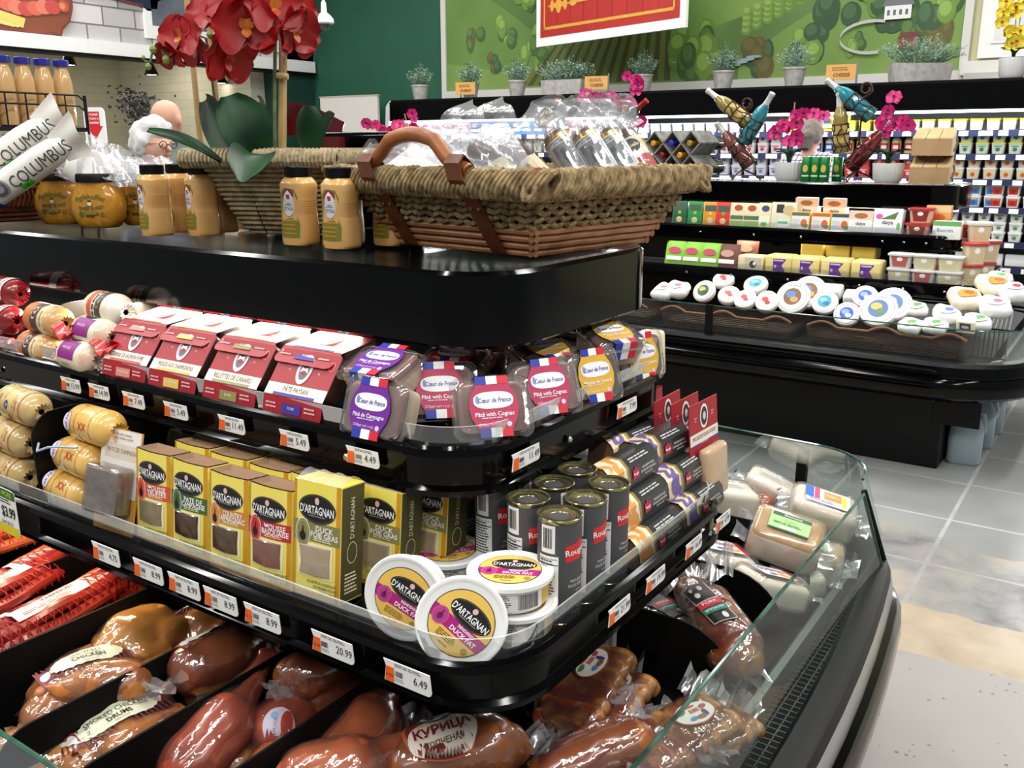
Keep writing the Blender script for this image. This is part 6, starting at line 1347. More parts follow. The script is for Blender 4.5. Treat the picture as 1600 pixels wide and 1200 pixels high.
setl(WPK, 1135, 775, .64, 40, 0, 10, 'plain white wrapped pack right behind the end of the lower shelf'); setl(WPK, 1190, 758, .63, 10, 0, 20, 'white paper pack with meat showing, behind the far divider')
p = at(1172, 768, z=.64); HMS = meat_pack([((-.03, 0, .03), .03, (.03, 0, .03), .032)], mat('ham_orange', '#b5602a', .3, coat=.8, n=20, hex2='#8a3c18'), None, seed=31, name='smoked_ham', flaps=()); HMS((p.x, p.y, .575), R(30), 'small orange-brown ham piece between the two white packs', GL)
BLB = clearbag(.13, .09, 33, False); p = at(1160, 868, z=.58); BLB((p.x, p.y, .52), (R(-50), 0, R(40)), 'dark blue-grey crinkled bag between the white packs', 'crinkled bags')
# ---- netted thin sausages
NET = mat('net_red', '#b3121c', .45, n=160, hex2='#8a0c14', bump=.7, coat=.2); SAUS = mat('sausage_red', '#86201c', .35, coat=.3, n=25, hex2='#9c3326', bump=.3); SAUO = mat('sausage_orange', '#b8482a', .35, coat=.5, n=25, hex2='#cf6a3c', bump=.3)  # lamp light on the upper sausages is put into the orange copy
def kaban(seed, m, L_=.30, n=5, lab=True, pale=False):
    def mk():
        t = thing('sausage_bundle', '', 'sausages'); q = random.Random(seed)
        for k in range(n):
            row = 0 if k < 3 else 1; y0 = (k - 1) * .024 if row == 0 else (k - 3.5) * .024; z0 = .014 + .021 * row; a = q.uniform(-.008, .008)
            b = MB(); b.tube([(-L_ / 2 + L_ * i / 12, y0 * (1 - .55 * max(0, i - 9) / 3) + a * math.sin(PI * i / 12), z0 + .003 * math.sin(i * .9 + k)) for i in range(13)], [.006] + [.0128] * 11 + [.006], m, 10); b.build('sausage', t)
        b = MB(); W_ = lambda u: .040 * (1 if u < .75 else max(.18, 1 - (u - .75) * 3.6))
        def netp(u, v): a = PI * v; w = W_(u); return (-L_ / 2 + L_ * 1.08 * u, -w * math.cos(a), .004 + (.046 if u < .75 else max(.014, .046 - (u - .75) * .14)) * math.sin(a) ** .7)
        nm = film('net_film', '#e0222c', .1, .0, .4, .1)
        for k in range(22):
            for sg in (1, -1): b.tube([netp(min(1, max(0, (k - 3) / 19 + .16 * (v if sg > 0 else 1 - v))), v) for v in [i / 8 for i in range(9)]], .0011, NET, 4)
        b.tube([(L_ * .55, 0, .014), (L_ * .58, 0, .016)], [.012, .009], NET, 10); sheet(lambda u, v: (L_ * .57 + .045 * u, .03 * (v - .5) * (1 + 2 * u), .016 + .012 * math.sin(6 * v + 3 * u)), 6, 10, NET, b); b.build('red_net', t)
        if lab:
            b = MB(); b.T = MX.Translation((-.02, 0, 0)); lw = .075
            b.W = lambda p: (p.x, p.z * 1.0, .0515 - 16 * p.z * p.z * .9 - p.y)
            b.rect(-lw, lw, -.018, .018, .001, cm('#e6c9c9')); b.txt('KABANOSY', .02, .004, .013, .0016, cm('#3a2024'), bold=.02, maxw=.07); b.txt('OLD WORLD', -.035, .004, .007, .0016, cm('#3a2024')); b.lines(-.06, .06, -.014, -.006, .0016, cm('#8a6a6c'), 2); b.build('paper_label', t)
        return t
    return Maker(mk)
KB1, KB2, KB3 = kaban(1, SAUS), kaban(2, SAUO), kaban(3, SAUO, lab=False)
GK = 'netted kabanosy bundles in the sausage bin'
def lay2(mk, a, c, z, lb, roll=0, sc=None): lie(mk, a, c, z, lb, GK, roll, 0, sc)
lay2(KB1, (45, 975), (135, 928), zl + .09, 'red netted kabanosy with white label, front on top by the divider', 6); lay2(KB1, (-60, 1025), (10, 988), zl + .07, 'red netted kabanosy nearest the front glass at the left edge', 4); lay2(KB1, (-20, 1004), (60, 962), zl + .04, 'red netted kabanosy with rounded label end against the divider', 10); lay2(KB1, (-40, 950), (50, 903), zl + .10, 'red netted kabanosy with white label turned upside down at the left edge', -4)
lay2(KB2, (150, 920), (230, 878), zl + .085, 'red netted sausages at the back with green and white tag beside them', 4); lay2(KB3, (212, 905), (280, 870), zl + .06, 'orange lit netted sausages next to the divider at back right', 6); lay2(KB2, (100, 935), (185, 890), zl + .03, 'netted sausages low in the middle of the sausage bin'); lay2(KB2, (40, 898), (115, 859), zl + .095, 'orange lit netted sausages with white label, upper left of the bin'); lay2(KB3, (90, 872), (160, 836), zl + .10, 'bright orange lit netted sausages highest under the rail'); lay2(KB3, (-20, 932), (50, 890), zl + .085, 'orange lit sausages at the left edge of the bin')
lay2(KB3, (-30, 850), (30, 835), zl + .10, 'overlit yellow sausages in the next bin under the sale sign')
p = at(112, 930, z=.64); t = thing('green_tag', 'pale green and white price label card standing on the netted sausages', 'label card', (p.x, p.y, .600), (R(-20), 0, R(40)))
b = MB(); b.box(-.034, .034, -.0006, .0006, 0, .048, cm('#b9cf8a')); b.build('card', t); b = MB(); b.rect(-.034, .034, .034, .048, .001, cm('#dfe6c4')); b.txt('HUNGARIAN', 0, .040, .007, .0014, cm('#3c4a24'), maxw=.05); b.rect(-.034, .034, .030, .033, .001, cm('#b0563c')); b.rect(-.034, .034, 0, .005, .001, cm('#3c5a3c')); b.bars(-.002, .022, .006, .018, .001, seed=9); b.txt('5.00', .018, .024, .008, .0014, INK); b.txt('4.00', -.02, .012, .007, .0014, INK); b.build('card_print', t)

# ---------------------------------------------------------------- shoppers
SKIN = mat('skin', '#d9a78c', .55, n=12, hex2='#cf9780', sss=.15)
def person(label, loc, rz, ht, shirt, pants, hair=None, glasses=False):
    t = thing('person', label, 'person', loc, (0, 0, R(rz))); k = ht / 1.75
    S_ = lambda caps: [(V(a) * k, r * k, V(c) * k, q * k) for a, r, c, q in caps]
    arms = []
    for s in (-1, 1):
        arms += [((s * .185, 0, 1.40), .05, (s * .235, .01, 1.12), .042), ((s * .235, .01, 1.12), .04, (s * .22, -.12, .90), .029), ((s * .22, -.12, .90), .03, (s * .215, -.16, .83), .032)]
        arms += [((s * (.20 + .012 * i) - s * .01, -.165, .82), .010, (s * (.20 + .012 * i) - s * .01, -.185, .745 + .006 * abs(i - 1.5)), .007) for i in range(4)] + [((s * .185, -.165, .85), .011, (s * .165, -.195, .80), .008)]
    head = [((0, .01, 1.64), .088, (0, -.012, 1.60), .080), ((0, -.03, 1.575), .058, (0, -.045, 1.545), .040), ((0, .005, 1.40), .058, (0, .0, 1.56), .055), ((0, -.095, 1.618), .012, (0, -.112, 1.592), .015), ((-.086, .012, 1.62), .018, (-.09, .016, 1.59), .012), ((.086, .012, 1.62), .018, (.09, .016, 1.59), .012)]
    legs = [((s * .09, 0, .92), .085, (s * .10, -.01, .50), .058) for s in (-1, 1)] + [((s * .10, -.01, .50), .054, (s * .105, .02, .09), .038) for s in (-1, 1)]
    torso = [((-.15, 0, 1.42), .062, (.15, 0, 1.42), .062), ((-.06, 0, 1.33), .12, (.06, 0, 1.33), .12), ((-.04, .0, 1.1), .125, (.04, 0, 1.1), .125), ((-.05, 0, .95), .12, (.05, 0, .95), .12)]
    organic('body', S_(head + arms + torso + legs), .011, SKIN, t, 3)
    organic('shirt', S_([(a, r + .012, c, q + .012) for a, r, c, q in torso + arms[:1] + [arms[8]] if True]), .014, shirt, t, 4)
    organic('trousers', S_([(a, r + .014, c, q + .014) for a, r, c, q in legs] + [((-.05, 0, .93), .132, (.05, 0, .93), .132)]), .016, pants, t, 4)
    for s in (-1, 1): organic('shoe', S_([((s * .105, .03, .05), .045, (s * .115, -.15, .04), .038)]), .012, cm('#2a2522'), t, 3)
    if hair: organic('hair', S_([((0, .03, 1.665), .094, (0, -.01, 1.69), .080), ((0, .06, 1.62), .085, (0, .05, 1.56), .06), ((-.062, .0, 1.64), .045, (-.066, .02, 1.59), .035), ((.062, .0, 1.64), .045, (.066, .02, 1.59), .035), ((-.03, -.05, 1.71), .032, (.04, -.055, 1.705), .032)]), .010, hair, t, 2, .006, 40, 2)
    b = MB()
    for s in (-1, 1): b.T = MX.Translation(V((s * .032, -.084, 1.618)) * k); b.lathe([(.0005, -.005), (.007, -.0035), (.009, 0), (.007, .0035), (.0005, .005)], WINK, 12); b.T = MX.Translation(V((s * .032, -.0935, 1.618)) * k); b.lathe([(.0005, -.004), (.0045, 0), (.0005, .004)], cm('#3a2a20'), 8)
    b.build('eyes', t)
    b = MB(); b.tube([V((x, -.094 + .15 * x * x * 8, 1.565 + abs(x) * .05)) * k for x in (-.024, -.012, 0, .012, .024)], .0042, cm('#a8625a'), 6); b.build('mouth', t)
    if glasses:
        b = MB()
        for s in (-1, 1):
            b.tube([V((s * .034 + .024 * math.cos(a), -.104, 1.618 + .018 * math.sin(a))) * k for a in [2 * PI * j / 14 for j in range(14)]], .0022, INK, 5, close=True); b.tube([V((s * .058, -.102, 1.622)) * k, V((s * .088, .01, 1.625)) * k], .0018, INK, 5)
        b.tube([V((-.010, -.106, 1.62)) * k, V((.010, -.106, 1.62)) * k], .002, INK, 5); b.build('glasses', t)
    return t
PLAID = mat('plaid_shirt', '#d9dbe2', .7, n=3)
def plaid():
    m = bpy.data.materials.new('plaid_cloth'); m.use_nodes = True; nt = m.node_tree; b = nt.nodes['Principled BSDF']; tc = nt.nodes.new('ShaderNodeTexCoord'); prev = None
    for ax, c, sc in (('X', '#c98a88', 26), ('Z', '#8aa0cc', 26)):
        w = nt.nodes.new('ShaderNodeTexWave'); w.bands_direction = ax; w.inputs['Scale'].default_value = sc / 3; nt.links.new(tc.outputs['Object'], w.inputs['Vector'])
        r = nt.nodes.new('ShaderNodeValToRGB'); r.color_ramp.elements[0].position = .75; r.color_ramp.elements[0].color = (1, 1, 1, 1); r.color_ramp.elements[1].position = .85; r.color_ramp.elements[1].color = lin(c); nt.links.new(w.outputs['Fac'], r.inputs[0])
        if prev is None: prev = r.outputs[0]
        else:
            x = nt.nodes.new('ShaderNodeMix'); x.data_type = 'RGBA'; x.blend_type = 'MULTIPLY'; x.inputs['Factor'].default_value = 1; nt.links.new(prev, x.inputs['A']); nt.links.new(r.outputs[0], x.inputs['B']); prev = x.outputs['Result']
    x = nt.nodes.new('ShaderNodeMix'); x.data_type = 'RGBA'; x.blend_type = 'MULTIPLY'; x.inputs['Factor'].default_value = 1; x.inputs['B'].default_value = lin('#e6e6ea'); nt.links.new(prev, x.inputs['A']); nt.links.new(x.outputs['Result'], b.inputs['Base Color']); b.inputs['Roughness'].default_value = .8
    return m
p = at(240, 226, t=4.3); person('white-haired person with dark-rimmed glasses looking down behind the left basket', (p.x, p.y, 0), 98, 1.58, cm('#6b7686'), cm('#3a3f4a'), mat('hair_white', '#d9d6d2', .8, n=60, var=.12, bump=.6), True)
p = at(262, 190, t=5.4); person('bald person standing at the deli counter behind the white-haired one', (p.x, p.y, 0), 200, 1.74, cm('#4a5a50'), cm('#2f3136'))
p = at(1266, 215, y=6.72); person('person in a pale plaid shirt browsing the dairy case', (p.x, 6.72, 0), 165, 1.66, plaid(), cm('#3a4a6a'), mat('hair_grey', '#8a8078', .8, n=60))

# ---------------------------------------------------------------- goods in the dairy case (small in the picture: one mesh each)
def tubm(lid, lab, body='#f4f4f0', w=.088, h=.078):
    def mk():
        b = MB(); b.loft([rrect(-w * f, w * f, -w * f, w * f, .012, z, 2) for f, z in ((.40, 0), (.47, h * .86))], cm(body), True)
        b.loft([rrect(-w * .5, w * .5, -w * .5, w * .5, .014, z, 2) for z in (h * .84, h)], cm(lid), True)
        sl = lambda z: w * (.40 + .07 * z / (h * .86)) + .0008
        b.add([(-w * .32, -sl(h * .12), h * .12), (w * .32, -sl(h * .12), h * .12), (w * .35, -sl(h * .76), h * .76), (-w * .35, -sl(h * .76), h * .76)], [(0, 1, 2, 3)], cm(lab[0]))
        if len(lab) > 1: b.W = lambda p: (p.x, p.y - w * .07 * p.z / (h * .86), p.z); b.ell(0, h * .4, w * .17, h * .18, w * .40 + .002, cm(lab[1]), 12); b.rect(-w * .28, w * .28, h * .62, h * .72, w * .4 + .002, cm(lab[-1]))
        return b.build('yogurt_tub')
    return mk
def jugm(col, cap):
    def mk():
        b = MB(); b.lathe([(.030, 0), (.034, .006), (.034, .09), (.022, .115), (.014, .12), (.014, .13)], cm(col), 14, cap=True); b.lathe([(.016, .128), (.016, .142), (.001, .142)], cm(cap), 12, cap=False)
        b.W = bend(.0345); b.rect(-.034, .034, .02, .075, .0347, cm(cap), 6); b.W = bend(.035); b.rect(-.02, .02, .035, .06, .0352, WINK, 4); return b.build('dairy_bottle')
    return mk
def bagm(c1, c2):
    def mk():
        b = MB(); w, h = .062, .135; sheet(lambda u, v: (w * 2 * (u - .5), -.022 * math.sin(PI * u) * math.sin(PI * min(1, v + .1)) ** .5, h * v), 8, 8, cm(c1), b); sheet(lambda u, v: (w * 2 * (u - .5), .022 * math.sin(PI * u) * math.sin(PI * min(1, v + .1)) ** .5, h * v), 8, 8, cm(c1), b)
        b.ell(0, h * .6, w * .6, h * .14, .0245, cm(c2), 14); b.rect(-w * .7, w * .7, h * .2, h * .36, .0235, WINK); return b.build('cheese_pouch')
    return mk
def row(mk, label, cat, group, xs, y, z, stack=1, dh=0, q=random.Random(2)):
    o = None
    for x in xs:
        for s in range(stack):
            if o is None: o = mk(); tag(o, label, cat, group); c = o
            else: c = o.copy(); COL.objects.link(c)
            c.location = (x + q.uniform(-.002, .002), y + q.uniform(0, .006), z + .001 + dh * s); c.rotation_euler = (0, 0, R(q.uniform(-2, 2)))
def xs(a, c, st): return [a + st * i for i in range(int((c - a) / st) + 1)]
def px2x(px): return at(px, 200, y=7.4).x
YC = 7.412
for a, c, kind, lb, z, st, n, dh in (
    (1428, 1660, tubm('#ece24a', ('#f6f4e8', '#f0ecd8'), '#f3efc8'), 'white tub with yellow lid on the top shelf of the dairy case', 1.565, .104, 1, .08),
    (1330, 1422, tubm('#e8d83a', ('#e9d24a', '#d8a02a'), '#ecd95a'), 'yellow tub on the top shelf of the dairy case', 1.565, .104, 1, .08),
    (1245, 1325, bagm('#d8c23a', '#4a6ab8'), 'yellow and blue pouch on the top shelf of the dairy case', 1.565, .115, 1, 0),
    (1010, 1240, tubm('#fafaf8', ('#eef2f4', '#c9d8e0'), '#f4f6f6'), 'plain white tub on the top shelf of the dairy case', 1.565, .100, 1, .08),
    (945, 1005, bagm('#eef2e6', '#4a9a5a'), 'white pouch with green oval on the top shelf of the dairy case', 1.565, .12, 1, 0),
    (865, 935, bagm('#c23a40', '#f0d8d0'), 'red pouch on the top shelf of the dairy case', 1.565, .12, 1, 0),
    (745, 860, bagm('#4a8ac8', '#d8e8f4'), 'blue pouch on the top shelf of the dairy case', 1.565, .12, 1, 0),
    (640, 740, bagm('#e8c8d0', '#c8607a'), 'pink pack on the top shelf of the dairy case', 1.565, .12, 1, 0),
    (1440, 1660, tubm('#e2e24a', ('#d8e8d8', '#4a8a4a', '#3a9ac0'), '#f0f0e0'), 'tub with yellow lid and coloured label, second shelf of the dairy case', 1.403, .104, 2, .079),
    (1330, 1436, jugm('#e8d89a', '#c8282c'), 'bottle with red label, second shelf of the dairy case', 1.403, .085, 1, 0),
    (1230, 1328, jugm('#f0f0ee', '#3a5ab0'), 'bottle with blue label, second shelf of the dairy case', 1.403, .085, 1, 0),
    (1100, 1228, tubm('#f6f6f6', ('#f0e4e4', '#c84a50'), '#f4f0f0'), 'white tub with red label, second shelf of the dairy case', 1.403, .104, 2, .079),
    (960, 1098, tubm('#fafafa', ('#e6f0f4', '#7ab0d0'), '#f2f6f8'), 'white tub with pale blue label, second shelf of the dairy case', 1.403, .104, 2, .079),
    (640, 958, tubm('#f4f4f2', ('#eef0e4', '#9ab070'), '#f4f4ee'), 'white tub with pale green label, second shelf of the dairy case', 1.403, .104, 2, .079),
    (1505, 1660, tubm('#f4f4f0', ('#e6d8b8', '#d8662a', '#e8e07a'), '#f0ead8'), 'white tub with orange fruit label, third shelf of the dairy case', 1.232, .104, 2, .079),
    (1250, 1500, tubm('#c8343a', ('#b82a30', '#e8c8c0'), '#d85a58'), 'red tub, third shelf of the dairy case', 1.232, .104, 2, .079),
    (960, 1245, tubm('#e8e8ea', ('#d8dce8', '#8a8ab8'), '#f0f0f2'), 'white tub with violet label, third shelf of the dairy case', 1.232, .104, 2, .079),
    (1500, 1535, tubm('#fafafa', ('#7ab84a', '#5a9a3a', '#4a90d0'), '#f4f4f2'), 'white tub with green label, fourth shelf of the dairy case', 1.04, .104, 2, .080),
    (1537, 1570, tubm('#fafafa', ('#4a8ad0', '#2f6ab8', '#d8b84a'), '#f4f4f2'), 'white tub with blue label, fourth shelf of the dairy case', 1.04, .104, 2, .080),
    (1572, 1660, tubm('#fafafa', ('#d83a30', '#a82a24', '#e8803a'), '#f4f4f2'), 'white tub with red label, fourth shelf of the dairy case', 1.04, .104, 2, .080),
    (1505, 1660, tubm('#fafafa', ('#e2e8dc', '#6a8a6a', '#8aa88a'), '#f4f4f2', h=.066), 'small white tub with grey-green label, fifth shelf of the dairy case', .805, .104, 3, .067)):
    row(kind, lb, 'dairy tub' if 'tub' in lb else 'dairy pack', lb.split(' of the dairy')[0] + ', row', xs(px2x(a), px2x(c), st), YC - .02 if 'bottle' in lb else YC - .03, z, n, dh)
row(lambda: (lambda b: (b.rbox(-.075, .075, -.05, .05, 0, .085, WHT, .008), b.rect(-.07, .07, .05, .08, .0505, cm('#e6e6e6')), b.build('white_carton'))[-1])(MB()), 'white carton in the bottom of the dairy case', 'carton', 'white cartons in the dairy case bottom', xs(px2x(1535), px2x(1660), .165), 7.40, .632)
# ---- plants, signs and an orchid along the top of the dairy case
SAGE = mat('sage_leaf', '#8fa893', .7, n=30, hex2='#6f8f78'); POTG = mat('grey_pot', '#b9b7b2', .6, n=25, hex2='#a09e98', bump=.3)
def plant(w, dp, seed, n):
    def mk():
        t = thing('potted_plant', '', 'potted plant'); b = MB(); q = random.Random(seed)
        if w < .25: b.lathe([(.062, 0), (.085, .13), (.090, .13), (.090, .145), (.08, .145), (.078, .12)], POTG, 20, cap=False); b.add([(.06 * math.cos(a), .06 * math.sin(a), .001) for a in [2 * PI * j / 20 for j in range(20)]], [tuple(range(20))], POTG); h0 = .145
        else: b.loft([rrect(-w / 2 * f, w / 2 * f, -dp / 2 * f, dp / 2 * f, .01, z, 2) for f, z in ((.92, 0), (1, .13), (.96, .13), (.94, .11))], POTG, False); h0 = .13
        b.build('pot', t); b = MB()
        for k in range(n):
            a = q.uniform(0, 2 * PI); rr = math.sqrt(q.random()); cx = rr * math.cos(a) * w * (.5 if w > .25 else .55); cy = rr * math.sin(a) * dp * .45; hh = q.uniform(.09, .20) * (1.15 - .55 * rr); tip = V((cx * 1.5, cy * 1.5, h0 + hh)); base = V((cx * .6, cy * .6, h0 - .01))
            b.tube([base, base.lerp(tip, .6) + V((0, 0, .01)), tip], .0018, SAGE, 3)
            for i in range(7):
                p = base.lerp(tip, .3 + .7 * i / 6); d = V((q.uniform(-1, 1), q.uniform(-1, 1), q.uniform(-.3, .8))).normalized(); e = d.orthogonal().normalized(); L_ = q.uniform(.014, .026)
                b.add([p, p + d * L_ * .5 + e * L_ * .32, p + d * L_, p + d * L_ * .5 - e * L_ * .32], [(0, 1, 2, 3)], SAGE)
        b.build('foliage', t); return t
    return Maker(mk)
P1, P2 = plant(.17, .17, 1, 70), plant(.42, .16, 2, 150)
ZC = 1.9005
for mk, px, lb in ((P1, 657, 'small grey-green plant in grey pot at the left end, before the green wall'), (P1, 735, 'small grey-green plant half hidden behind the cheese sign'), (P1, 808, 'small grey-green plant in a grey pot below the ploughed field of the mural'), (P2, 882, 'long planter of grey-green leaves, left one on the case'),
                   (P1, 1003, 'small grey-green plant behind the pink orchid blooms'), (P1, 1128, 'small grey-green plant above the gold-foil bottle'), (P1, 1238, 'small grey-green plant left of the orange card sign'), (P2, 1432, 'long planter of grey-green leaves at right under the mural')):
    p = at(px, 160, y=7.42); mk((p.x, 7.42, ZC), R(px % 40), lb, 'plants along the top of the dairy case')
for px, lb, tx in ((728, 'tan card sign reading CHEESE in a holder at left of the case top', 'CHEESE'), (932, 'tan card sign partly behind the long planter on the case top', 'CHEESE'), (1312, 'tan card sign in a clear holder right of the small plant', 'CHEESE')):
    p = at(px, 150, y=7.28); t = thing('card_sign', lb, 'sign', (p.x, 7.28, ZC), R(8), 'tan card signs')
    b = MB(); b.box(-.11, .11, -.003, .003, .03, .14, mat('sign_tan', '#d9a45a', .5, n=20, var=.08)); b.build('sign_card', t); b = MB(); b.txt(tx, 0, .065, .035, .0045, cm('#6a4a1f'), bold=.02); b.lines(-.07, .07, .09, .12, .0045, cm('#8a6a34'), 2); b.build('lettering', t)
    b = MB(); b.box(.10, .115, -.004, .006, 0, .16, STEEL); b.box(-.06, .115, -.02, .02, 0, .004, STEEL); b.box(-.06, -.05, -.004, .006, 0, .04, STEEL); b.build('holder', t)

# ---------------------------------------------------------------- goods on the cheese island
DY = 3.84
def carton(w, h, dp, col, art, name='cheese_carton', cat='cheese pack', r=.004):
    """art: list of ('r', u0, u1, w0, w1, col) / ('e', u, w, ru, rw, col) / (text, u, w, size, col) in fractions of the face"""
    def mk():
        t = thing(name, '', cat); b = MB(); b.rbox(-w / 2, w / 2, -dp / 2, dp / 2, 0, h, cm(col, .4), r); b.build('pack', t); b = MB(); d = dp / 2 + .0005
        for k, a in enumerate(art):
            dd = d + .0003 * k
            if a[0] == 'r': b.rect(a[1] * w, a[2] * w, a[3] * h, a[4] * h, dd, cm(a[5]))
            elif a[0] == 'e': b.ell(a[1] * w, a[2] * h, a[3] * w, a[4] * h, dd, cm(a[5]), 18)
            elif a[0] == 'p': b.pg([(x * w, y * h) for x, y in a[1]], dd, cm(a[2]))
            else: b.txt(a[0], a[1] * w, a[2] * h, a[3] * h, dd, cm(a[4]), maxw=w * .85, bold=.015)
        b.build('front_print', t); return t
    return Maker(mk)
def on1(mk, px, lb, rz=0, z=Z1, dy=0, lean=-8, grp='packs on the upper shelf of the cheese island'): p = at(px, 350, y=4.842 + dy); mk((p.x, 4.842 + dy, z + .006), (R(lean), 0, R(rz)), lb, grp)
def on2(mk, px, lb, rz=0, z=Z2, dy=0, lean=-6, grp='packs on the lower shelf of the cheese island'): p = at(px, 410, y=4.715 + dy); mk((p.x, 4.715 + dy, z + .005), (R(lean), 0, R(rz)), lb, grp)
slice_ = lambda c, l: carton(.085, .135, .035, c, [('r', -.38, .38, .62, .86, '#4a5a4a'), ('r', -.1, .1, .48, .6, l), ('e', 0, .25, .2, .12, '#d8c08a')], 'sliced_cheese')
DGR, GRN, ORG, RD1 = slice_('#1f5a3a', '#8ac04a'), slice_('#1f8a44', '#7ac84a'), slice_('#d8922a', '#e8c04a'), slice_('#d8342a', '#5ab04a')
TAN = carton(.09, .135, .035, '#dcd8b0', [('e', 0, .8, .26, .12, '#b84a34'), ('r', -.45, .45, .35, .5, '#5a6a4a'), ('r', -.45, .45, .08, .3, '#8ab060')], 'sliced_cheese')
WPK2 = carton(.07, .14, .03, '#e6dcb0', [('e', .05, .78, .3, .12, '#3a4a7a'), ('r', -.4, .4, .2, .5, '#e8ecd8'), ('e', 0, .2, .25, .08, '#6ab04a')], 'sliced_cheese')
BIG = carton(.13, .145, .04, '#e2dcc0', [('r', -.3, 0, .62, .92, '#2f3340'), ('e', .2, .72, .24, .18, '#c8b88a'), ('r', -.2, .45, .1, .42, '#dfe6e2'), ('r', -.2, .2, .24, .32, '#4ab07a')], 'sliced_cheese')
SQR = lambda c: carton(.098, .10, .07, '#e9b23c', [('r', -.45, .45, .05, .95, '#e4e2d8'), ('r', -.45, .45, .78, .95, c), ('r', -.42, -.02, .2, .6, '#c9cdd4'), ('e', .2, .42, .17, .2, '#d8602a'), ('e', .3, .3, .12, .12, '#6a8a4a')], 'cheese_box')
DAI = carton(.115, .115, .07, '#f0ece6', [('r', -.5, .5, .62, 1, '#e6c8b8'), ('e', 0, .78, .28, .12, '#a86a3a'), ('daiya', 0, .45, .2, '#4a4a4a'), ('r', -.4, .4, .1, .28, '#d8d8dc')], 'vegan_cheese'); DAI2 = carton(.135, .13, .07, '#f2f0ee', [('p', [(-.25, .6), (.35, .9), (.25, .6)], '#5a7a3a'), ('e', -.3, .7, .12, .1, '#d860a8'), ('daiya', 0, .48, .2, '#4a4a4a'), ('r', -.4, .4, .1, .28, '#d8dae0'), ('e', .38, .35, .06, .14, '#6ab86a')], 'vegan_cheese')
for mk, px, lb in ((DGR, 1062, 'dark green sliced cheese pack at left of the row'), (GRN, 1086, 'bright green sliced cheese pack'), (ORG, 1110, 'orange sliced cheese pack between green and red'), (RD1, 1130, 'red sliced cheese pack'), (TAN, 1153, 'tan and green sliced cheese pack, left of two alike'), (TAN, 1174, 'tan and green sliced cheese pack, right of two alike'), (WPK2, 1194, 'narrow cream pack with blue oval'),
                   (BIG, 1224, 'wide cream pack with dark square picture'), (SQR('#5a6a5a'), 1252, 'squat cheese box with grey-green top band'), (SQR('#c8622a'), 1284, 'squat cheese box with brown-orange top band'), (SQR('#2f4a6a'), 1315, 'squat cheese box with dark blue top band'), (DAI, 1346, 'white vegan cheese box with brown picture'), (DAI2, 1388, 'larger white vegan cheese box with green picture')): on1(mk, px, lb, 2)
on1(DAI, 1262, 'pack lying brightly lit behind the squat boxes, left', 0, Z1 + .06, .1, 8); on1(DAI, 1305, 'pack lying brightly lit behind the squat boxes, right', 0, Z1 + .06, .1, 8)
def deli(lid, body, lab, w=.115, h=.07):
    def mk():
        t = thing('deli_tub', '', 'tub'); b = MB(); b.loft([rrect(-w * f, w * f, -w * f * .8, w * f * .8, .02, z, 3) for f, z in ((.40, 0), (.46, h * .88))], cm(body, .25), True); b.build('tub_body', t); b = MB(); b.loft([rrect(-w * f, w * f, -w * f * .82, w * f * .82, .022, z, 3) for f, z in ((.5, h * .84), (.51, h * .87), (.51, h * .97), (.48, h))], cm(lid, .3), True); b.build('lid', t)
        b = MB(); b.W = lambda p: (p.x, p.y - w * .048 * p.z / (h * .88), p.z); b.pg([(-w * .25, h * .1), (w * .25, h * .1), (w * .33, h * .8), (-w * .33, h * .8)], w * .323, cm(lab)); b.ell(0, h * .62, w * .12, h * .14, w * .326, WINK, 12); b.build('label', t); return t
    return Maker(mk)
RDL, CLR, CLG, RDT = deli('#b8322e', '#d8a890', '#8a2f2c'), deli('#d8d8d4', '#d8d0b8', '#cfc9a0'), deli('#e2e2de', '#c8c8c4', '#b85a54'), deli('#b8403c', '#d9c8a4', '#d0bc94', .105, .10)
G2T = 'deli tubs on the cheese island'
on1(RDL, 1436, 'red-lidded tub with dark red label, lower of the stacked pair', 0, Z1, 0, 0, G2T); on1(RDL, 1439, 'red-lidded tub with dark red label, upper of the stacked pair', 0, Z1 + .072, 0, 0, G2T)
BRS = carton(.125, .085, .07, '#e9ece8', [('r', -.5, .5, .75, 1, '#6ab06a'), ('Boursin', -.05, .5, .28, '#7a8aa8'), ('r', -.4, .3, .12, .25, '#d0d6c8')], 'spread_box'); ORB = carton(.11, .08, .06, '#e8a45a', [('r', -.5, .5, .6, 1, '#e8c89a'), ('e', 0, .3, .3, .2, '#d8622a')], 'spread_box')
on1(BRS, 1482, 'white box with green top edge at right end of the upper cheese shelf', 0, Z1, -.01, 0); on1(ORB, 1466, 'orange box lit behind the white green-edged box', 0, Z1 + .072, .08, 0); on1(RDL, 1508, 'red-lidded tub at the corner of the upper cheese shelf', 40, Z1, .06, 0, G2T)
GBAG = lambda c1, c2: Maker(lambda: (lambda t: (setattr(bagm(c1, c2)(), 'parent', t), [setattr(o, 'name', 'pouch') for o in bpy.data.objects if o.parent == t], t)[-1])(thing('shredded_cheese', '', 'cheese bag')))
GB1, GB2 = GBAG('#8ac83a', '#c84a6a'), GBAG('#6a3a30', '#c8a088')
for mk, px, lb in ((GB1, 1054, 'bright green cheese bag, leftmost'), (GB1, 1080, 'bright green cheese bag, second from left'), (GB1, 1108, 'bright green cheese bag next to the brown one'), (GB2, 1136, 'brown cheese bag with pale flower shape')): on2(mk, px, lb, 0, Z2, 0, -14)
on2(GB2, 1165, 'brown foil bag behind, catching the light', 0, Z2 + .02, .12, -10)
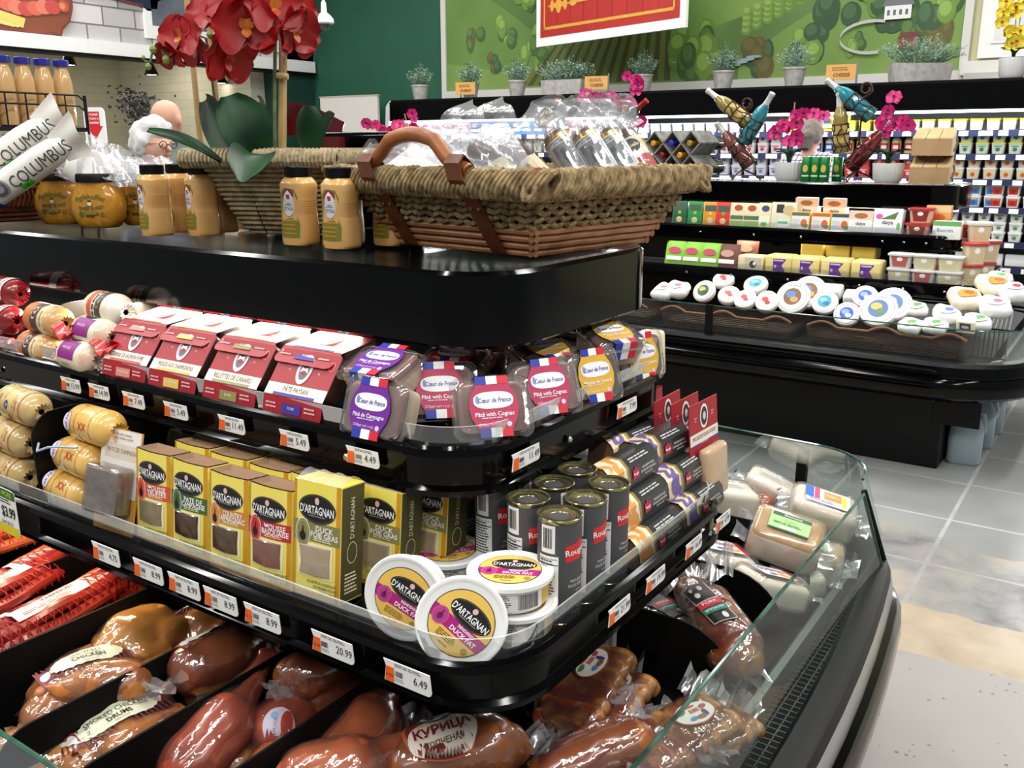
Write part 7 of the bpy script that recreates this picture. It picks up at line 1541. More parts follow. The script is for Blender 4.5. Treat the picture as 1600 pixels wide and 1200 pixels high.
COWB = carton(.135, .085, .11, '#e6dcae', [('r', -.22, .42, .12, .88, '#cfc4b0'), ('e', .1, .5, .14, .22, '#3a3a3e'), ('e', .16, .56, .06, .12, '#f0ece4')], 'cheese_block', r=.006); KB = carton(.140, .098, .13, '#e3cf86', [('p', [(-.18, .2), (.30, .12), (.14, .5), (.30, .82), (-.18, .82)], '#5f2a8a'), ('r', -.15, .2, .70, .78, '#c9b8d8'), ('r', -.14, -.06, .35, .5, '#c9b8d8')], 'cheese_block', r=.014); KB2 = carton(.118, .075, .12, '#e2c45a', [], 'cheese_block', r=.010)
on2(COWB, 1178, 'pale cheese block with small cow label', 0, Z2, 0, 0)
for px, lb in ((1222, 'yellow cheese block with violet swallowtail label, leftmost'), (1264, 'yellow cheese block with violet label, second from left'), (1310, 'yellow cheese block with violet label, third from left'), (1358, 'yellow cheese block with violet label, beside the clear tubs')): on2(KB, px, lb, 0, Z2, 0, 0)
for px, lb in ((1272, 'plain yellow cheese block on top behind, left'), (1312, 'plain yellow cheese block on top behind, middle'), (1352, 'plain tan cheese block on top behind, right')): on2(KB2, px, lb, 0, Z2 + .085, .16, 0)
for mk, px, k, lb in ((CLR, 1408, 0, 'clear deli tub at bottom next to the last yellow block'), (CLG, 1408, 1, 'clear grey-lidded deli tub on top next to the last yellow block'), (CLG, 1446, 0, 'clear deli tub with red square label, bottom'), (CLR, 1446, 1, 'clear deli tub on the red-labelled one'), (CLR, 1486, 0, 'cream deli tub at bottom near the shelf corner'), (CLR, 1486, 1, 'cream deli tub on top near the shelf corner')): on2(mk, px, lb, 0, Z2 + .071 * k, 0, 0, G2T)
for px, dy, z, lb in ((1516, .10, 0, 'tall red-lidded tub at bottom on the end of the lower cheese shelf'), (1520, .10, .101, 'tall red-lidded tub on top on the end of the lower cheese shelf'), (1536, .24, 0, 'tall red-lidded tub farther round the end, bottom'), (1540, .24, .101, 'tall red-lidded tub farther round the end, top')): on2(RDT, px, lb, 30, Z2 + z, dy, 0, G2T)
CT = deli('#e2ded6', '#d8c8a8', '#d0bc94', .11, .09); on2(CT, 1524, 'white-lidded cream tub standing highest at the end of the lower cheese shelf', 20, Z2 + .202, .14, 0, G2T); on2(ORB, 1470, 'orange box in shadow behind the clear tubs', 0, Z2 + .04, .16, 0)

# ---- well of the cheese island: brown baskets of round cheeses
BRB = mat('brown_wicker', '#4a3426', .7, n=70, hex2='#2f2018', bump=.6); EDG = mat('basket_edge', '#8a5a3a', .6, n=20, hex2='#6f4428')
for x0, x1, nm in ((-2.9, -2.07, 'long brown wicker tray of round cheeses, left one in the cheese well'), (-1.99, -1.32, 'long brown wicker tray of round cheeses in the middle of the cheese well'), (-1.24, -.56, 'brown wicker tray with wedges and wrapped cheeses at right of the cheese well')):
    t = thing('wicker_tray', nm, 'basket', (x0, 4.315, .556)); L_ = x1 - x0; b = MB()
    for k in range(9): b.loft([rrect(0 - .003 * k, L_ + .003 * k, .0, .26, .04, z, 4) for z in (.002 + k * .009, .0085 + k * .009)], BRB, False)
    b.loft([rrect(.01, L_ - .01, .01, .25, .04, z, 4) for z in (.03, .034)], BRB, True); b.build('tray_body', t); b = MB()
    b.tube([(x - .0, y, .086 + (.022 * max(0, math.sin(x / L_ * PI * 4)) if y < .05 else 0)) for x, y, _ in rrect(-.025, L_ + .025, -.012, .262, .05, 0, 5) + []] if 0 else [(L_ * i / 40, -.014, .086 + .024 * max(0, math.sin(i / 40 * PI * 5))) for i in range(41)], .007, EDG, 6); b.build('wavy_edge', t)
def wheel(r, h, col, art, lid=True):
    def mk():
        t = thing('round_cheese', '', 'cheese'); b = MB(); e = .012
        b.lathe([(r - e, 0), (r - .003, .003), (r, e), (r, h - e), (r - .003, h - .004), (r - e, h)], cm(col, .4), 28); b.build('cheese', t); b = MB(); b.T = MX.Translation((0, 0, h)) @ MX.Rotation(-PI / 2, 4, 'X')
        b.ell(0, 0, r * .86, r * .86, .0004, cm('#f2f2f4'), 26); b.ring(0, 0, r * .84, r * .84, .002, .0007, cm(art[0])); b.ell(0, 0, r * .52, r * .52, .0007, cm(art[0]), 22); b.ell(-r * .1, r * .12, r * .3, r * .22, .001, cm(art[1]), 14); b.ell(r * .14, -r * .16, r * .24, r * .18, .0013, cm(art[2]), 12); b.txt('FROMAGE', 0, r * .68, r * .16, .001, cm('#4a5a8a'), arc=4); b.build('label', t); return t
    return Maker(mk)
W1, W2, W3, W4 = wheel(.062, .035, '#efece2', ('#3a5a30', '#c8b84a', '#2a3a5a')), wheel(.085, .042, '#f0eee8', ('#8a5a3a', '#5a8ac0', '#c8a05a')), wheel(.062, .036, '#f2f0ea', ('#3aa0c0', '#7ac8d8', '#2f6a9a')), wheel(.060, .036, '#f2f0ea', ('#3a5ac0', '#8aa8e0', '#e8e8f0'))
W5, W6 = wheel(.085, .042, '#efece4', ('#5a7ab0', '#d8b86a', '#6a8a5a')), wheel(.058, .036, '#f2efe8', ('#e6d8d0', '#c8504a', '#b8443c'))
GW = 'round cheeses in the cheese well'
def inwell(mk, px, py, tilt, rz, lb, z=.62): p = at(px, py, y=4.30 + max(0, (505 - py)) * .0042 + (.05 if py > 470 else .06)); M_ = MX.Rotation(R(rz), 4, 'Z') @ MX.Rotation(R(tilt), 4, 'X'); mk((p.x, p.y, p.z - .0), M_.to_euler(), lb, GW)
for mk, px, py, tl, rz, lb in ((W1, 1103, 458, 58, -8, 'round white cheese with dark green picture label'), (W6, 1132, 442, 35, 0, 'plain white round cheese lying behind the green-labelled one'), (W6, 1140, 466, 40, 8, 'white round cheese with red lettering next to the green-labelled one'), (W3, 1182, 450, 35, 0, 'white round cheese with pale blue label at the back'), (W6, 1166, 472, 45, 0, 'white round cheese with red lettering above the wavy edge'),
                               (W6, 1200, 474, 60, 0, 'white round cheese with red lettering left of the biggest wheel'), (W2, 1242, 468, 62, -4, 'big white cheese wheel with brown and blue picture'), (W2, 1266, 460, 60, 0, 'big white cheese wheel half hidden behind the brown-pictured one'), (W3, 1290, 476, 55, 4, 'white round cheese with turquoise label'), (W4, 1324, 494, 58, 4, 'white round cheese with deep blue label at the front'), (W4, 1352, 468, 50, 10, 'white round cheese with blue label deep behind'),
                               (W5, 1374, 488, 56, 0, 'big white cheese wheel with blue and gold picture'), (W5, 1395, 480, 50, 6, 'big white cheese wheel behind the blue and gold one')): inwell(mk, px, py, tl, rz, lb)
WRP = mat('wrap_white', '#efeee8', .45, n=14, hex2='#d8dad6', bump=.6)
def lump(w, dp, h, art, seed, m=None):
    def mk():
        t = thing('wrapped_cheese', '', 'cheese'); o = organic('cheese', [((-w / 2 + h / 2, 0, h / 2), h / 2, (w / 2 - h / 2, 0, h / 2), h / 2 * .9), ((-w / 4, dp / 3, h / 2), h / 2, (w / 4, dp / 3, h / 2), h * .42), ((-w / 4, -dp / 3, h / 2), h * .42, (w / 4, -dp / 3, h / 2), h / 2)], .012, m or WRP, t, 5, .005, 30, seed)
        b = MB(); b.sub = .01; b.W = drape(o, 0, -.01, .2, .004); b.ell(0, 0, w * .28, dp * .28, .0003, cm(art[0]), 14); b.ell(.008, .004, w * .14, dp * .14, .0007, cm(art[1]), 10); b.build('label', t); return t
    return Maker(mk)
L1, L2, L3 = lump(.14, .11, .07, ('#dfe6ee', '#b86a8a'), 1), lump(.13, .1, .05, ('#cfe0c0', '#5aa05a'), 2), lump(.13, .11, .06, ('#cfd8ee', '#5a7ad0'), 3)
SQC = carton(.075, .06, .05, '#ece8c8', [('r', -.3, .3, .3, .85, '#5a4a5a'), ('e', 0, .55, .2, .12, '#d8c8c8')], 'cheese_cube', r=.006); BXC = carton(.12, .055, .08, '#f0efea', [('r', -.4, .4, .3, .7, '#e2e6ea')], 'cheese_box', r=.012)
OPK = lump(.15, .12, .08, ('#e8923a', '#d8622a'), 5, mat('wrap_cream', '#ece2c8', .4, n=12, hex2='#d8d0b4', bump=.5)); PPK = lump(.13, .1, .07, ('#e6c8d0', '#b8405a'), 6)
for mk, px, py, rz, lb in ((L1, 1060, 452, 5, 'white wrapped cheese with violet marks at the left'), (L1, 1040, 455, -10, 'white wrapped cheese at the canopy edge of the front island'), (BXC, 1298, 452, 0, 'plain white cheese box at the back'), (BXC, 1340, 462, 4, 'plain white cheese box next to the blue-labelled wheel'), (L2, 1430, 478, 20, 'cling-wrapped cheese with green label and pointed film'), (L2, 1425, 505, -10, 'cling-wrapped pale wedge at the front of the right tray'),
                           (L3, 1480, 488, 10, 'cling-wrapped cheese with blue print'), (L2, 1462, 505, 0, 'cling-wrapped white cheese in the middle of the right tray'), (SQC, 1512, 505, -6, 'small cream cheese cube with dark label'), (L2, 1528, 498, 15, 'cling-wrapped wedge at the right end of the tray'), (OPK, 1508, 468, 20, 'orange-brown wrapped cheese against the end'), (OPK, 1552, 448, 30, 'cream pack with bright orange picture at the end of the well'), (L1, 1555, 478, 10, 'pale wrapped box leaning below the orange picture pack'), (PPK, 1580, 455, 30, 'white pack with red lettering, topmost at the end of the well'), (L2, 1562, 432, 0, 'pack with pale green corner highest at the end of the well')):
    p = at(px, py, y=4.32 + max(0, (512 - py)) * .0045); mk((p.x, p.y, p.z - .035), (R(20), 0, R(rz)), lb, 'wrapped cheeses in the cheese well')
b = None
for k in range(4):
    p = at(1365 + k * 16, 508 + k * 3, y=4.36); b = MB(); b.tube([(p.x - .08, p.y - .01 * k, .60 - .008 * k), (p.x, p.y, .592 - .010 * k), (p.x + .09, p.y - .01, .565 - .010 * k)], [.010, .014, .009], mat('dried_sausage', '#8a5a34', .5, n=30, hex2='#6a3a20', bump=.3), 8); tag(b.build('dried_sausage'), 'thin brown dried sausage lying along the front of the cheese tray, %s' % ('first from left', 'second from left', 'third from left', 'last to the right')[k], 'sausage', 'dried sausages')  # sausage shapes added in place of a reflection in the glass
t = thing('wire_basket', 'black wire rack at right end of the cheese well behind the glass', 'rack', (-.47, 4.55, .556)); b = MB()
for k in range(9): b.tube([(-.09 + k * .018, -.14, .0), (-.09 + k * .018, -.13, .13), (-.10 + k * .016, .2, .17)], .003, WIREB, 5)
b.build('wires', t); b = MB(); b.tube([(-.1, -.13, .13), (.07, -.13, .13)], .004, WIREB, 6); b.tube([(-.1, .2, .17), (.05, .2, .17)], .004, WIREB, 6); b.tube([(-.1, -.14, .004), (.07, -.14, .004)], .004, WIREB, 6); b.build('frame', t)
p = at(1484, 612, y=4.455); t = thing('rating_plate', 'white maker plate with black print on the black base of the cheese island', 'label', (p.x, 4.4565, p.z - .055))
b = MB(); b.rbox(-.068, .068, -.001, .0, 0, .105, mat('plate_grey', '#d0d0cc', .4, n=20), .004, .0003); b.build('plate', t); b = MB(); b.rect(-.035, .03, .082, .098, .0014, INK); b.lines(-.03, .025, .085, .095, .0018, WINK, 1, .7); b.lines(-.06, .06, .03, .075, .0014, cm('#3a3a3a'), 5); b.ell(-.05, .015, .006, .007, .0014, INK, 10); b.rect(-.02, .0, .008, .022, .0014, INK); b.lines(.01, .06, .006, .024, .0014, INK, 2); b.build('plate_print', t)
# ---- water jugs on the floor under the overhang
def jug():
    t = thing('water_jug', '', 'water jug'); m = mat('jug_plastic', '#b9cbd2', .2, trans=.35, n=6, var=.06, coat=.3); b = MB()
    b.loft([rrect(-.075 * f, .075 * f, -.075 * f, .075 * f, .03 * f, z, 5) for f, z in ((.9, 0), (1, .012), (1, .13), (.98, .15), (.9, .19), (.68, .225), (.34, .25), (.26, .262), (.26, .275))], m, True); b.tube([(.02, 0, .245), (.062, 0, .235), (.072, 0, .19), (.074, 0, .15)], .013, m, 8); b.build('jug_body', t)
    b = MB(); b.lathe([(.022, .27), (.022, .29), (.001, .29)], cm('#d8e4ea'), 16, cap=False); b.build('cap', t); b = MB(); b.T = MX.Translation((.0755, 0, 0)) @ MX.Rotation(PI / 2, 4, 'Z'); b.rect(-.05, .05, .05, .14, .0004, cm('#e6efe4')); b.rect(-.05, .05, .09, .13, .0007, cm('#5a9a6a')); b.txt('WATER', 0, .11, .02, .001, WINK, bold=.02); b.build('label', t); return t
JG = Maker(jug)
for px, py, lb in ((1500, 726, 'translucent gallon water jug on the floor, nearest, half behind the base panel'), (1521, 700, 'translucent gallon water jug on the floor, second in line under the overhang'), (1538, 678, 'translucent gallon water jug on the floor, farthest of the three')):
    p = at(px, py, z=0); JG((p.x + .0, p.y + .07, .001), R(10), lb, 'water jugs under the cheese island')

# ---- on top of the cheese island
YT = 5.12
def top(px, dy=0): return V((at(px, 270, y=YT + dy).x, YT + dy, ZT))
gw = mat('weathered_wood', '#8a8884', .75, n=25, hex2='#6a6864', bump=.3); t0 = top(1063, .02)
wr = thing('wine_rack', 'grey wooden diamond lattice wine rack on top of the cheese island', 'wine rack', t0 + V((0, 0, .001)), R(-14)); s_ = .088
cells = [(0, 2), (2, 2), (4, 2), (1, 1), (3, 1), (0, 0), (2, 0), (4, 0)]
b = MB(); c45 = s_ / math.sqrt(2)
for i in range(-1, 4):
    pass
def plank(b, x0, z0, x1, z1):
    d = V((x1 - x0, 0, z1 - z0)); L_ = d.length; b.T = MX.Translation((x0, 0, z0)) @ MX.Rotation(-math.atan2(z1 - z0, x1 - x0), 4, 'Y'); b.box(0, L_, -.09, .09, -.004, .004, gw); b.T = MX()
h_ = .066
ctr = {(i, j): ((i - 2) * h_, h_ + .004 + j * h_) for i, j in cells}
seen = set()
for x, z in ctr.values():
    for p, q_ in (((x - h_, z), (x, z + h_)), ((x, z + h_), (x + h_, z)), ((x + h_, z), (x, z - h_)), ((x, z - h_), (x - h_, z))):
        k = tuple(sorted((tuple(round(a, 3) for a in p), tuple(round(a, 3) for a in q_))))
        if k not in seen: seen.add(k); plank(b, *p, *q_)
b.build('lattice', wr)
def wine(glass, foil, lab=None):
    def mk():
        t = thing('wine_bottle', '', 'bottle'); b = MB(); b.lathe([(.030, .004), (.036, .0), (.0385, .006), (.0385, .17), (.034, .195), (.020, .225), (.015, .245)], mat('bottle_' + glass[1:], glass, .12, spec=.6, coat=.5, n=8, var=.15), 22); b.build('bottle', t); b = MB(); b.lathe([(.0205, .222), (.0158, .243), (.0150, .285), (.0168, .288), (.0168, .300), (.013, .303), (.001, .303)], mat('foil_' + foil[1:], foil, .3, .2, n=25, var=.1), 18, cap=False); b.build('foil', t)
        if lab: b = MB(); k = .0391; b.W = bend(k); b.rect(-.045, .045, .05, .14, k, cm(lab), 12); b.ell(0, .1, .018, .024, k + .0006, cm('#8a6a3a'), 16); b.build('label', t)
        return t
    return Maker(mk)
bpy.context.view_layer.update()
WC = {c: wine('#1c2418', c) for c in ('#d89a1e', '#2336b0', '#a3832c', '#8a1420', '#101014')}
for (k, c, nm) in (((0, 2), '#d89a1e', 'yellow-capped wine bottle, top left in the diamond rack'), ((2, 2), '#2336b0', 'blue-capped wine bottle, top middle in the diamond rack'), ((4, 2), '#a3832c', 'gold-capped wine bottle, top right in the diamond rack'), ((1, 1), '#8a1420', 'dark red wine bottle in the middle row of the diamond rack'), ((3, 1), '#d89a1e', 'yellow-capped wine bottle in the middle row of the diamond rack'), ((0, 0), '#d89a1e', 'yellow-capped wine bottle, bottom left in the diamond rack'), ((2, 0), '#101014', 'black-capped wine bottle, bottom middle in the diamond rack'), ((4, 0), '#d89a1e', 'yellow-capped wine bottle, bottom right in the diamond rack')):
    x, z = ctr[k]; M_ = wr.matrix_world @ MX.Translation((x, .20, z - .002)) @ MX.Rotation(PI / 2, 4, 'X'); WC[c](M_.translation, M_.to_euler(), nm, 'bottles in the diamond rack')
IRON = mat('bronze_iron', '#4a3226', .45, .5, n=30, hex2='#2e1d15')
def stand(px, label, bottles, dy=0, scroll=(0, .40)):
    o = top(px, dy); t = thing('bottle_stand', label, 'bottle stand', o); b = MB(); inv = lambda p: V(p) - o
    for a in (20, 140, 260): b.tube([(0, 0, .06), (.06 * math.cos(R(a)), .06 * math.sin(R(a)), .035), (.10 * math.cos(R(a)), .10 * math.sin(R(a)), .004), (.115 * math.cos(R(a)), .115 * math.sin(R(a)), .018)], .0045, IRON, 6)
    b.tube([(0, 0, .05), (0, 0, scroll[1] - .09)] + [(scroll[0] + .035 * math.sin(R(a)) * (1 - a / 900), 0, scroll[1] - .05 - .038 * math.cos(R(a)) * (1 - a / 900)) for a in range(0, 500, 25)], .0055, IRON, 6); b.build('iron_frame', t)
    for mk, a, c, lb in bottles:
        p0, p1 = at(*a, y=YT + dy - .03), at(*c, y=YT + dy - .06); M_ = aim(p0, p1); mk(M_.translation, M_.to_euler(), lb, 'bottles held in iron stands')
        b = MB(); Ml = MX.Translation(-o) @ M_; b.T = Ml
        for z in (.03, .09, .14): b.lathe([(.0405, z), (.043, z + .004), (.0405, z + .008)], IRON, 20, cap=False)
        for k in range(7): a_ = 2 * PI * k / 7; b.tube([((.0425) * math.cos(a_ + .4 * math.sin(z * 60)), .0425 * math.sin(a_ + .4 * math.sin(z * 60)), z) for z in (.002, .03, .06, .09, .12, .145)], .0028, IRON, 5)
        b.T = MX(); q0 = inv(p0.lerp(p1, .25)); b.tube([q0, V((0, 0, max(.06, min(q0.z, scroll[1] - .1))))], .004, IRON, 6); b.build('bottle_ring', t)
    return t
GLD, BLU, PNK, RDW = wine('#8a7a3a', '#d8d4cc', '#b8a45a'), wine('#1f7a8a', '#c9ccd0'), wine('#6a3a34', '#c8c2bc'), wine('#6a141a', '#b8bcc0'); GRNB, GRNR, GRC = wine('#24361c', '#a81a24', None), wine('#2a3a20', '#2e5a2a', '#b8a878'), wine('#2c3a22', '#c8a878', '#8a7a4a')
stand(1160, 'bronze iron stand holding three tilted bottles next to the diamond wine rack', [(GLD, (1170, 192), (1108, 143), 'white-foil gold bottle tipped to upper left in the iron stand'), (BLU, (1162, 222), (1201, 156), 'turquoise bottle tipped to upper right in the iron stand'), (PNK, (1172, 258), (1120, 193), 'dusky pink bottle tipped to upper left, lowest in the iron stand')], 0, (0, .46))
stand(1338, 'bronze iron stand with tall scroll holding turquoise, gold and red bottles', [(BLU, (1362, 182), (1288, 122), 'turquoise bottle tipped to upper left, highest of all'), (GLD, (1315, 238), (1312, 152), 'gold bottle standing upright in the iron stand'), (RDW, (1328, 262), (1388, 194), 'red bottle tipped to upper right in the iron stand')], 0, (.01, .52))
stand(866, 'bronze iron stand with scroll at left behind the rope basket', [(GRNR, (842, 192), (898, 150), 'green bottle tipped to upper right behind the rope basket'), (GRNB, (877, 232), (872, 164), 'dark bottle with red neck standing behind the rope basket')], .0, (0, .48))
stand(975, 'bronze iron stand behind the pink orchid blooms', [(GRC, (970, 245), (977, 162), 'green bottle with tan neck standing behind the basket salamis'), (GRNB, (955, 205), (1018, 150), 'dark bottle with red neck tipped to upper right among the pink blooms')], .05, (0, .46))
# orchids
POTW = mat('ribbed_pot', '#e2e2de', .5, n=20, var=.05)
def ribpot(par, r=.075, h=.10, m=POTW):
    b = MB(); n = 48; b.loft([[((f * r + (.003 if j % 2 else 0)) * math.cos(2 * PI * j / n), (f * r + (.003 if j % 2 else 0)) * math.sin(2 * PI * j / n), z) for j in range(n)] for f, z in ((.72, 0), (.9, .02), (1, h), (.92, h), (.88, h * .8))], m, True); b.build('pot', par)
def orchid_plant(o, lab, sprays, m, seed, leaves=True, stick=None, potm=POTW, r0=.036, lipm=LIP, potr=.075, poth=.10):
    t = thing('potted_orchid', lab, 'potted plant', o); ribpot(t, potr, poth, potm); q = random.Random(seed)
    if leaves:
        for a, L_ in ((20, .15), (160, .15), (200, .12), (330, .12)): leaf((0, 0, poth - .01), (L_ * .62 * math.cos(R(a)), L_ * .62 * math.sin(R(a)), poth + L_ * .45), .032, .03, par=t)
    if stick: b = MB(); b.tube([(0, 0, .05), V(stick) - V(o)], .004, BAMB, 6); b.build('stick', t)
    b = MB(); fl_ = []
    for pts in sprays:
        P_ = [V((0, 0, poth))] + [V(at(*p, y=o[1] - .02)) - V(o) for p in pts]; b.tube(P_, .003, STEM, 6)
        L_ = sum((P_[i + 1] - P_[i]).length for i in range(1, len(P_) - 1)); nf = max(3, int(L_ / (r0 * .95)))
        for k in range(nf):
            d = L_ * (k + .3) / nf; i = 1
            while i < len(P_) - 2 and d > (P_[i + 1] - P_[i]).length: d -= (P_[i + 1] - P_[i]).length; i += 1
            fl_.append(P_[i].lerp(P_[i + 1], min(1, d / (P_[i + 1] - P_[i]).length)) + V((q.uniform(-.02, .02), -.012, q.uniform(-.028, .02))))
    b.build('stem', t)
    for k, c in enumerate(fl_): orchid(t, c, r0 * q.uniform(.85, 1.1), (q.uniform(-.2, .8), -1, q.uniform(-.3, .5)), m, seed=seed + k, lip=lipm, cup=.15)
    return t
LPM = mat('lip_purple', '#7a0f4a', .5, n=20)
orchid_plant(top(1232, -.02), 'magenta orchid in white ribbed pot left of the green tins', [[(1228, 200), (1212, 208), (1205, 200)], [(1228, 200), (1240, 192), (1262, 178), (1292, 176)], [(1232, 215), (1252, 216)]], PETP, 40, True, at(1242, 160, y=5.1), lipm=LPM)
orchid_plant(top(1387, -.03), 'magenta orchid in white ribbed pot left of the wooden crates', [[(1390, 200), (1390, 165), (1396, 148)], [(1390, 200), (1408, 188), (1432, 205)], [(1390, 205), (1375, 190)]], PETP, 60, True, lipm=LPM)
orchid_plant(top(985, .24), 'magenta orchid with arching blooms behind the rope basket', [[(1000, 190), (1005, 195)], [(985, 160), (1000, 130), (985, 120), (1006, 128)], [(985, 160), (960, 148), (930, 150), (905, 152)]], PETP, 80, True, lipm=LPM)
orchid_plant(top(640, .05), 'pink orchid at the far left end of the cheese island', [[(605, 215), (590, 190), (572, 188)], [(610, 215), (625, 195), (632, 185)], [(615, 212), (608, 205)]], mat('orchid_pink', '#d8327a', .5, n=14, hex2='#c01f68'), 95, True, lipm=LPM, r0=.040)
orchid_plant(top(655, .2), 'small magenta orchid with few blooms behind the basket bags', [[(648, 195), (645, 178)]], PETP, 120, False, at(632, 178, y=5.2), lipm=LPM)
YEL_P = mat('orchid_yellow', '#e8d640', .5, n=14, hex2='#dcc82a')
o = V((at(1580, 120, y=7.3).x, 7.3, ZC)); orchid_plant(o, 'yellow orchid in white pot at far right of the dairy case top', [[(1582, 70), (1575, 40), (1560, 15)], [(1588, 70), (1590, 50), (1600, 40)], [(1588, 20), (1575, 2)], [(1598, 5), (1604, -5)]], YEL_P, 130, True, lipm=LIP, r0=.05, potr=.085, poth=.13, potm=mat('pot_pale', '#dcdcda', .3, n=20))
def tin():
    t = thing('green_tin', '', 'tin'); b = MB(); b.lathe([(.026, 0), (.0275, .003), (.0275, .125), (.025, .13), (.001, .13)], mat('tin_green', '#1f7a34', .25, .3, n=20, var=.1), 24, cap=False); b.build('tin_body', t); b = MB(); b.W = bend(.0278); b.ell(0, .07, .014, .02, .0279, cm('#c8b85a'), 14); b.rect(-.02, .02, .028, .036, .0279, cm('#d8e0c8'), 4); b.build('label', t); return t
TN = Maker(tin)
for k, px in enumerate((1260, 1274, 1288)): TN(top(px, -.06), R(0), 'green tin with yellow seal on the cheese island, %s of the three' % ('left', 'middle', 'right')[k], 'green tins')
TN(top(1308, .06), 0, 'green tin standing behind the upright gold bottle', 'green tins')
CRW = mat('pale_wood', '#cdb083', .6, n=6, hex2='#b99a6c', bump=.1)
for z, dy, lb in ((0, 0, 'pale wooden crate on the cheese island, lower of the two'), (.135, .02, 'pale wooden crate on the cheese island, stacked on top')):
    o = top(1456, dy); t = thing('wooden_crate', lb, 'crate', o + V((0, 0, z + .004)), R(6), 'pale wooden crates')
    b = MB(); b.box(-.095, .085, -.12, -.108, 0, .075, mat('crate_front', '#b3946a', .6, n=6, hex2='#a4855c')); b.build('front_board', t)  # same wood, shade of the front face put into its colour
    b = MB()
    for k in range(3): 
        x = -.095 + k * .061; b.loft([[(x, -.12, .076), (x + .058, -.12, .076), (x + .058, .14, .13), (x, .14, .13)], [(x, -.12, .084), (x + .058, -.12, .084), (x + .058, .14, .138), (x, .14, .138)]], CRW, True)
    b.build('slatted_top', t); b = MB()
    for x in (-.095, .077): b.side([(-.108, 0), (.14, 0), (.14, .13), (-.108, .076)], x, x + .008, CRW)
    b.build('side_board', t); b = MB(); b.box(-.087, .077, .13, .14, 0, .128, CRW); b.build('back_board', t); b = MB(); b.tube([(.09, .02, .02), (.10, .02, .06), (.095, .02, .09)], .006, STEEL, 6); b.build('latch', t)
# ---- at the far left: lamps, deli sign boards, security camera, board and plant
for px, py, X_ in ((236, 108, -9.0), (107, 92, -9.0), (345, 122, -9.0)):
    p = at(px, py, x=X_); t = thing('spot_lamp', 'small black spot lamp hanging under the deli soffit, %s' % {236: 'lit one left of the red blooms', 107: 'beside the dressing bottles', 345: 'below the red blooms'}[px], 'lamp', p, 0, 'deli spot lamps')
    b = MB(); b.lathe([(.02, .06), (.035, .045), (.075, -.06), (.07, -.06), (.03, .04)], BLKM, 18, cap=False); b.build('shade', t); b = MB(); b.tube([(0, 0, .05), (0, 0, 2.56 - p.z)], .008, STEEL, 6); b.build('stem', t); b = MB(); b.lathe([(.05, -.05), (.055, -.056), (.001, -.058)], emitm('bulb', '#fff2d8', 12), 14, cap=False); b.build('bulb', t)
p = at(507, 36, t=7.5); t = thing('security_camera', 'white dome security camera hanging before the green wall', 'camera', p); b = MB(); b.lathe([(.02, .16), (.025, .08), (.05, .06), (.075, .03), (.078, 0), (.06, -.01)], WHT, 20); b.build('housing', t); b = MB(); b.lathe([(.055, -.005), (.045, -.035), (.02, -.052), (.001, -.055)], mat('dome_dark', '#3a3a3c', .1, coat=.5, n=10), 18, cap=False); b.build('dome', t); b = MB(); b.tube([(0, 0, .15), (0, 0, 5 - p.z)], .012, WHT, 8); b.build('mount_pole', t)
p = at(548, 200, y=7.7); t = thing('white_board', 'large blank white board leaning before the green wall', 'board', (p.x, 7.75, 0)); b = MB(); b.box(-.50, .36, 0, .03, .02, 1.985, cm('#d9d6d0')); b.build('board', t); b = MB(); b.box(-.51, .37, -.004, .034, 1.985, 2.0, cm('#b8b09a')); b.build('edge_strip', t); b = MB(); b.box(-.45, -.3, -.1, .12, 0, .02, STEEL); b.box(.15, .3, -.1, .12, 0, .02, STEEL); b.build('foot', t)
def board(o, label, poly, m1, m2, extra, rz=90):
    t = thing('wall_sign', label, 'sign', o, R(rz)); b = MB(); b.panel(poly, -.03, 0, m1); b.build('sign_board', t); b = MB(); cx = sum(x for x, _ in poly) / len(poly); cz = sum(z for _, z in poly) / len(poly); b.pg([(cx + (x - cx) * .95, cz + (z - cz) * .9) for x, z in poly], .031, m2); b.W = None; extra(b); b.build('sign_face', t)
MAR = mat('sign_maroon', '#7d3a30', .5, n=10, var=.1)
p = at(45, 30, x=-8.28)
def ham(b):
    for k in range(9): b.ell(-.42 + .08 * k, .10 + .02 * math.sin(k), .075, .06, .034 + .0006 * k, cm(('#d86a58', '#e0806a', '#c8504a')[k % 3]), 18)
    for k in range(3): b.pg([(-.6 + .08 * k, -.02 + .015 * k), (-.15 + .04 * k, -.08), (-.1 + .03 * k, .0), (-.4 + .06 * k, .05)], .040 + .0006 * k, cm(('#e6d87a', '#ecdf8c', '#e0d070')[k]))
    b.ell(.32, .14, .05, .05, .042, cm('#c8563c'), 16); b.ell(.31, .14, .028, .028, .0426, cm('#d88a6a'), 14)
board((-8.30, p.y, p.z), 'maroon shaped sign board painted with sliced ham and cheese on the tiled deli front', [(-1.0, -.10), (.1, -.13), (.22, -.10), (.28, -.12), (.30, -.06), (.38, .02), (.42, .14), (.42, .5), (-1.0, .5)], MAR, mat('sign_brown', '#8a4a34', .5, n=8), ham)
p = at(170, 2, x=-8.28); board((-8.30, p.y, p.z), 'maroon and navy scalloped sign board cut by the top edge, on deli tiles', [(-.36, .06), (.34, .0), (.40, -.04), (.52, -.03), (.54, .05), (.62, .09), (.64, .5), (-.36, .5)], MAR, mat('sign_navy', '#1f2c44', .4, n=8), lambda b: None)
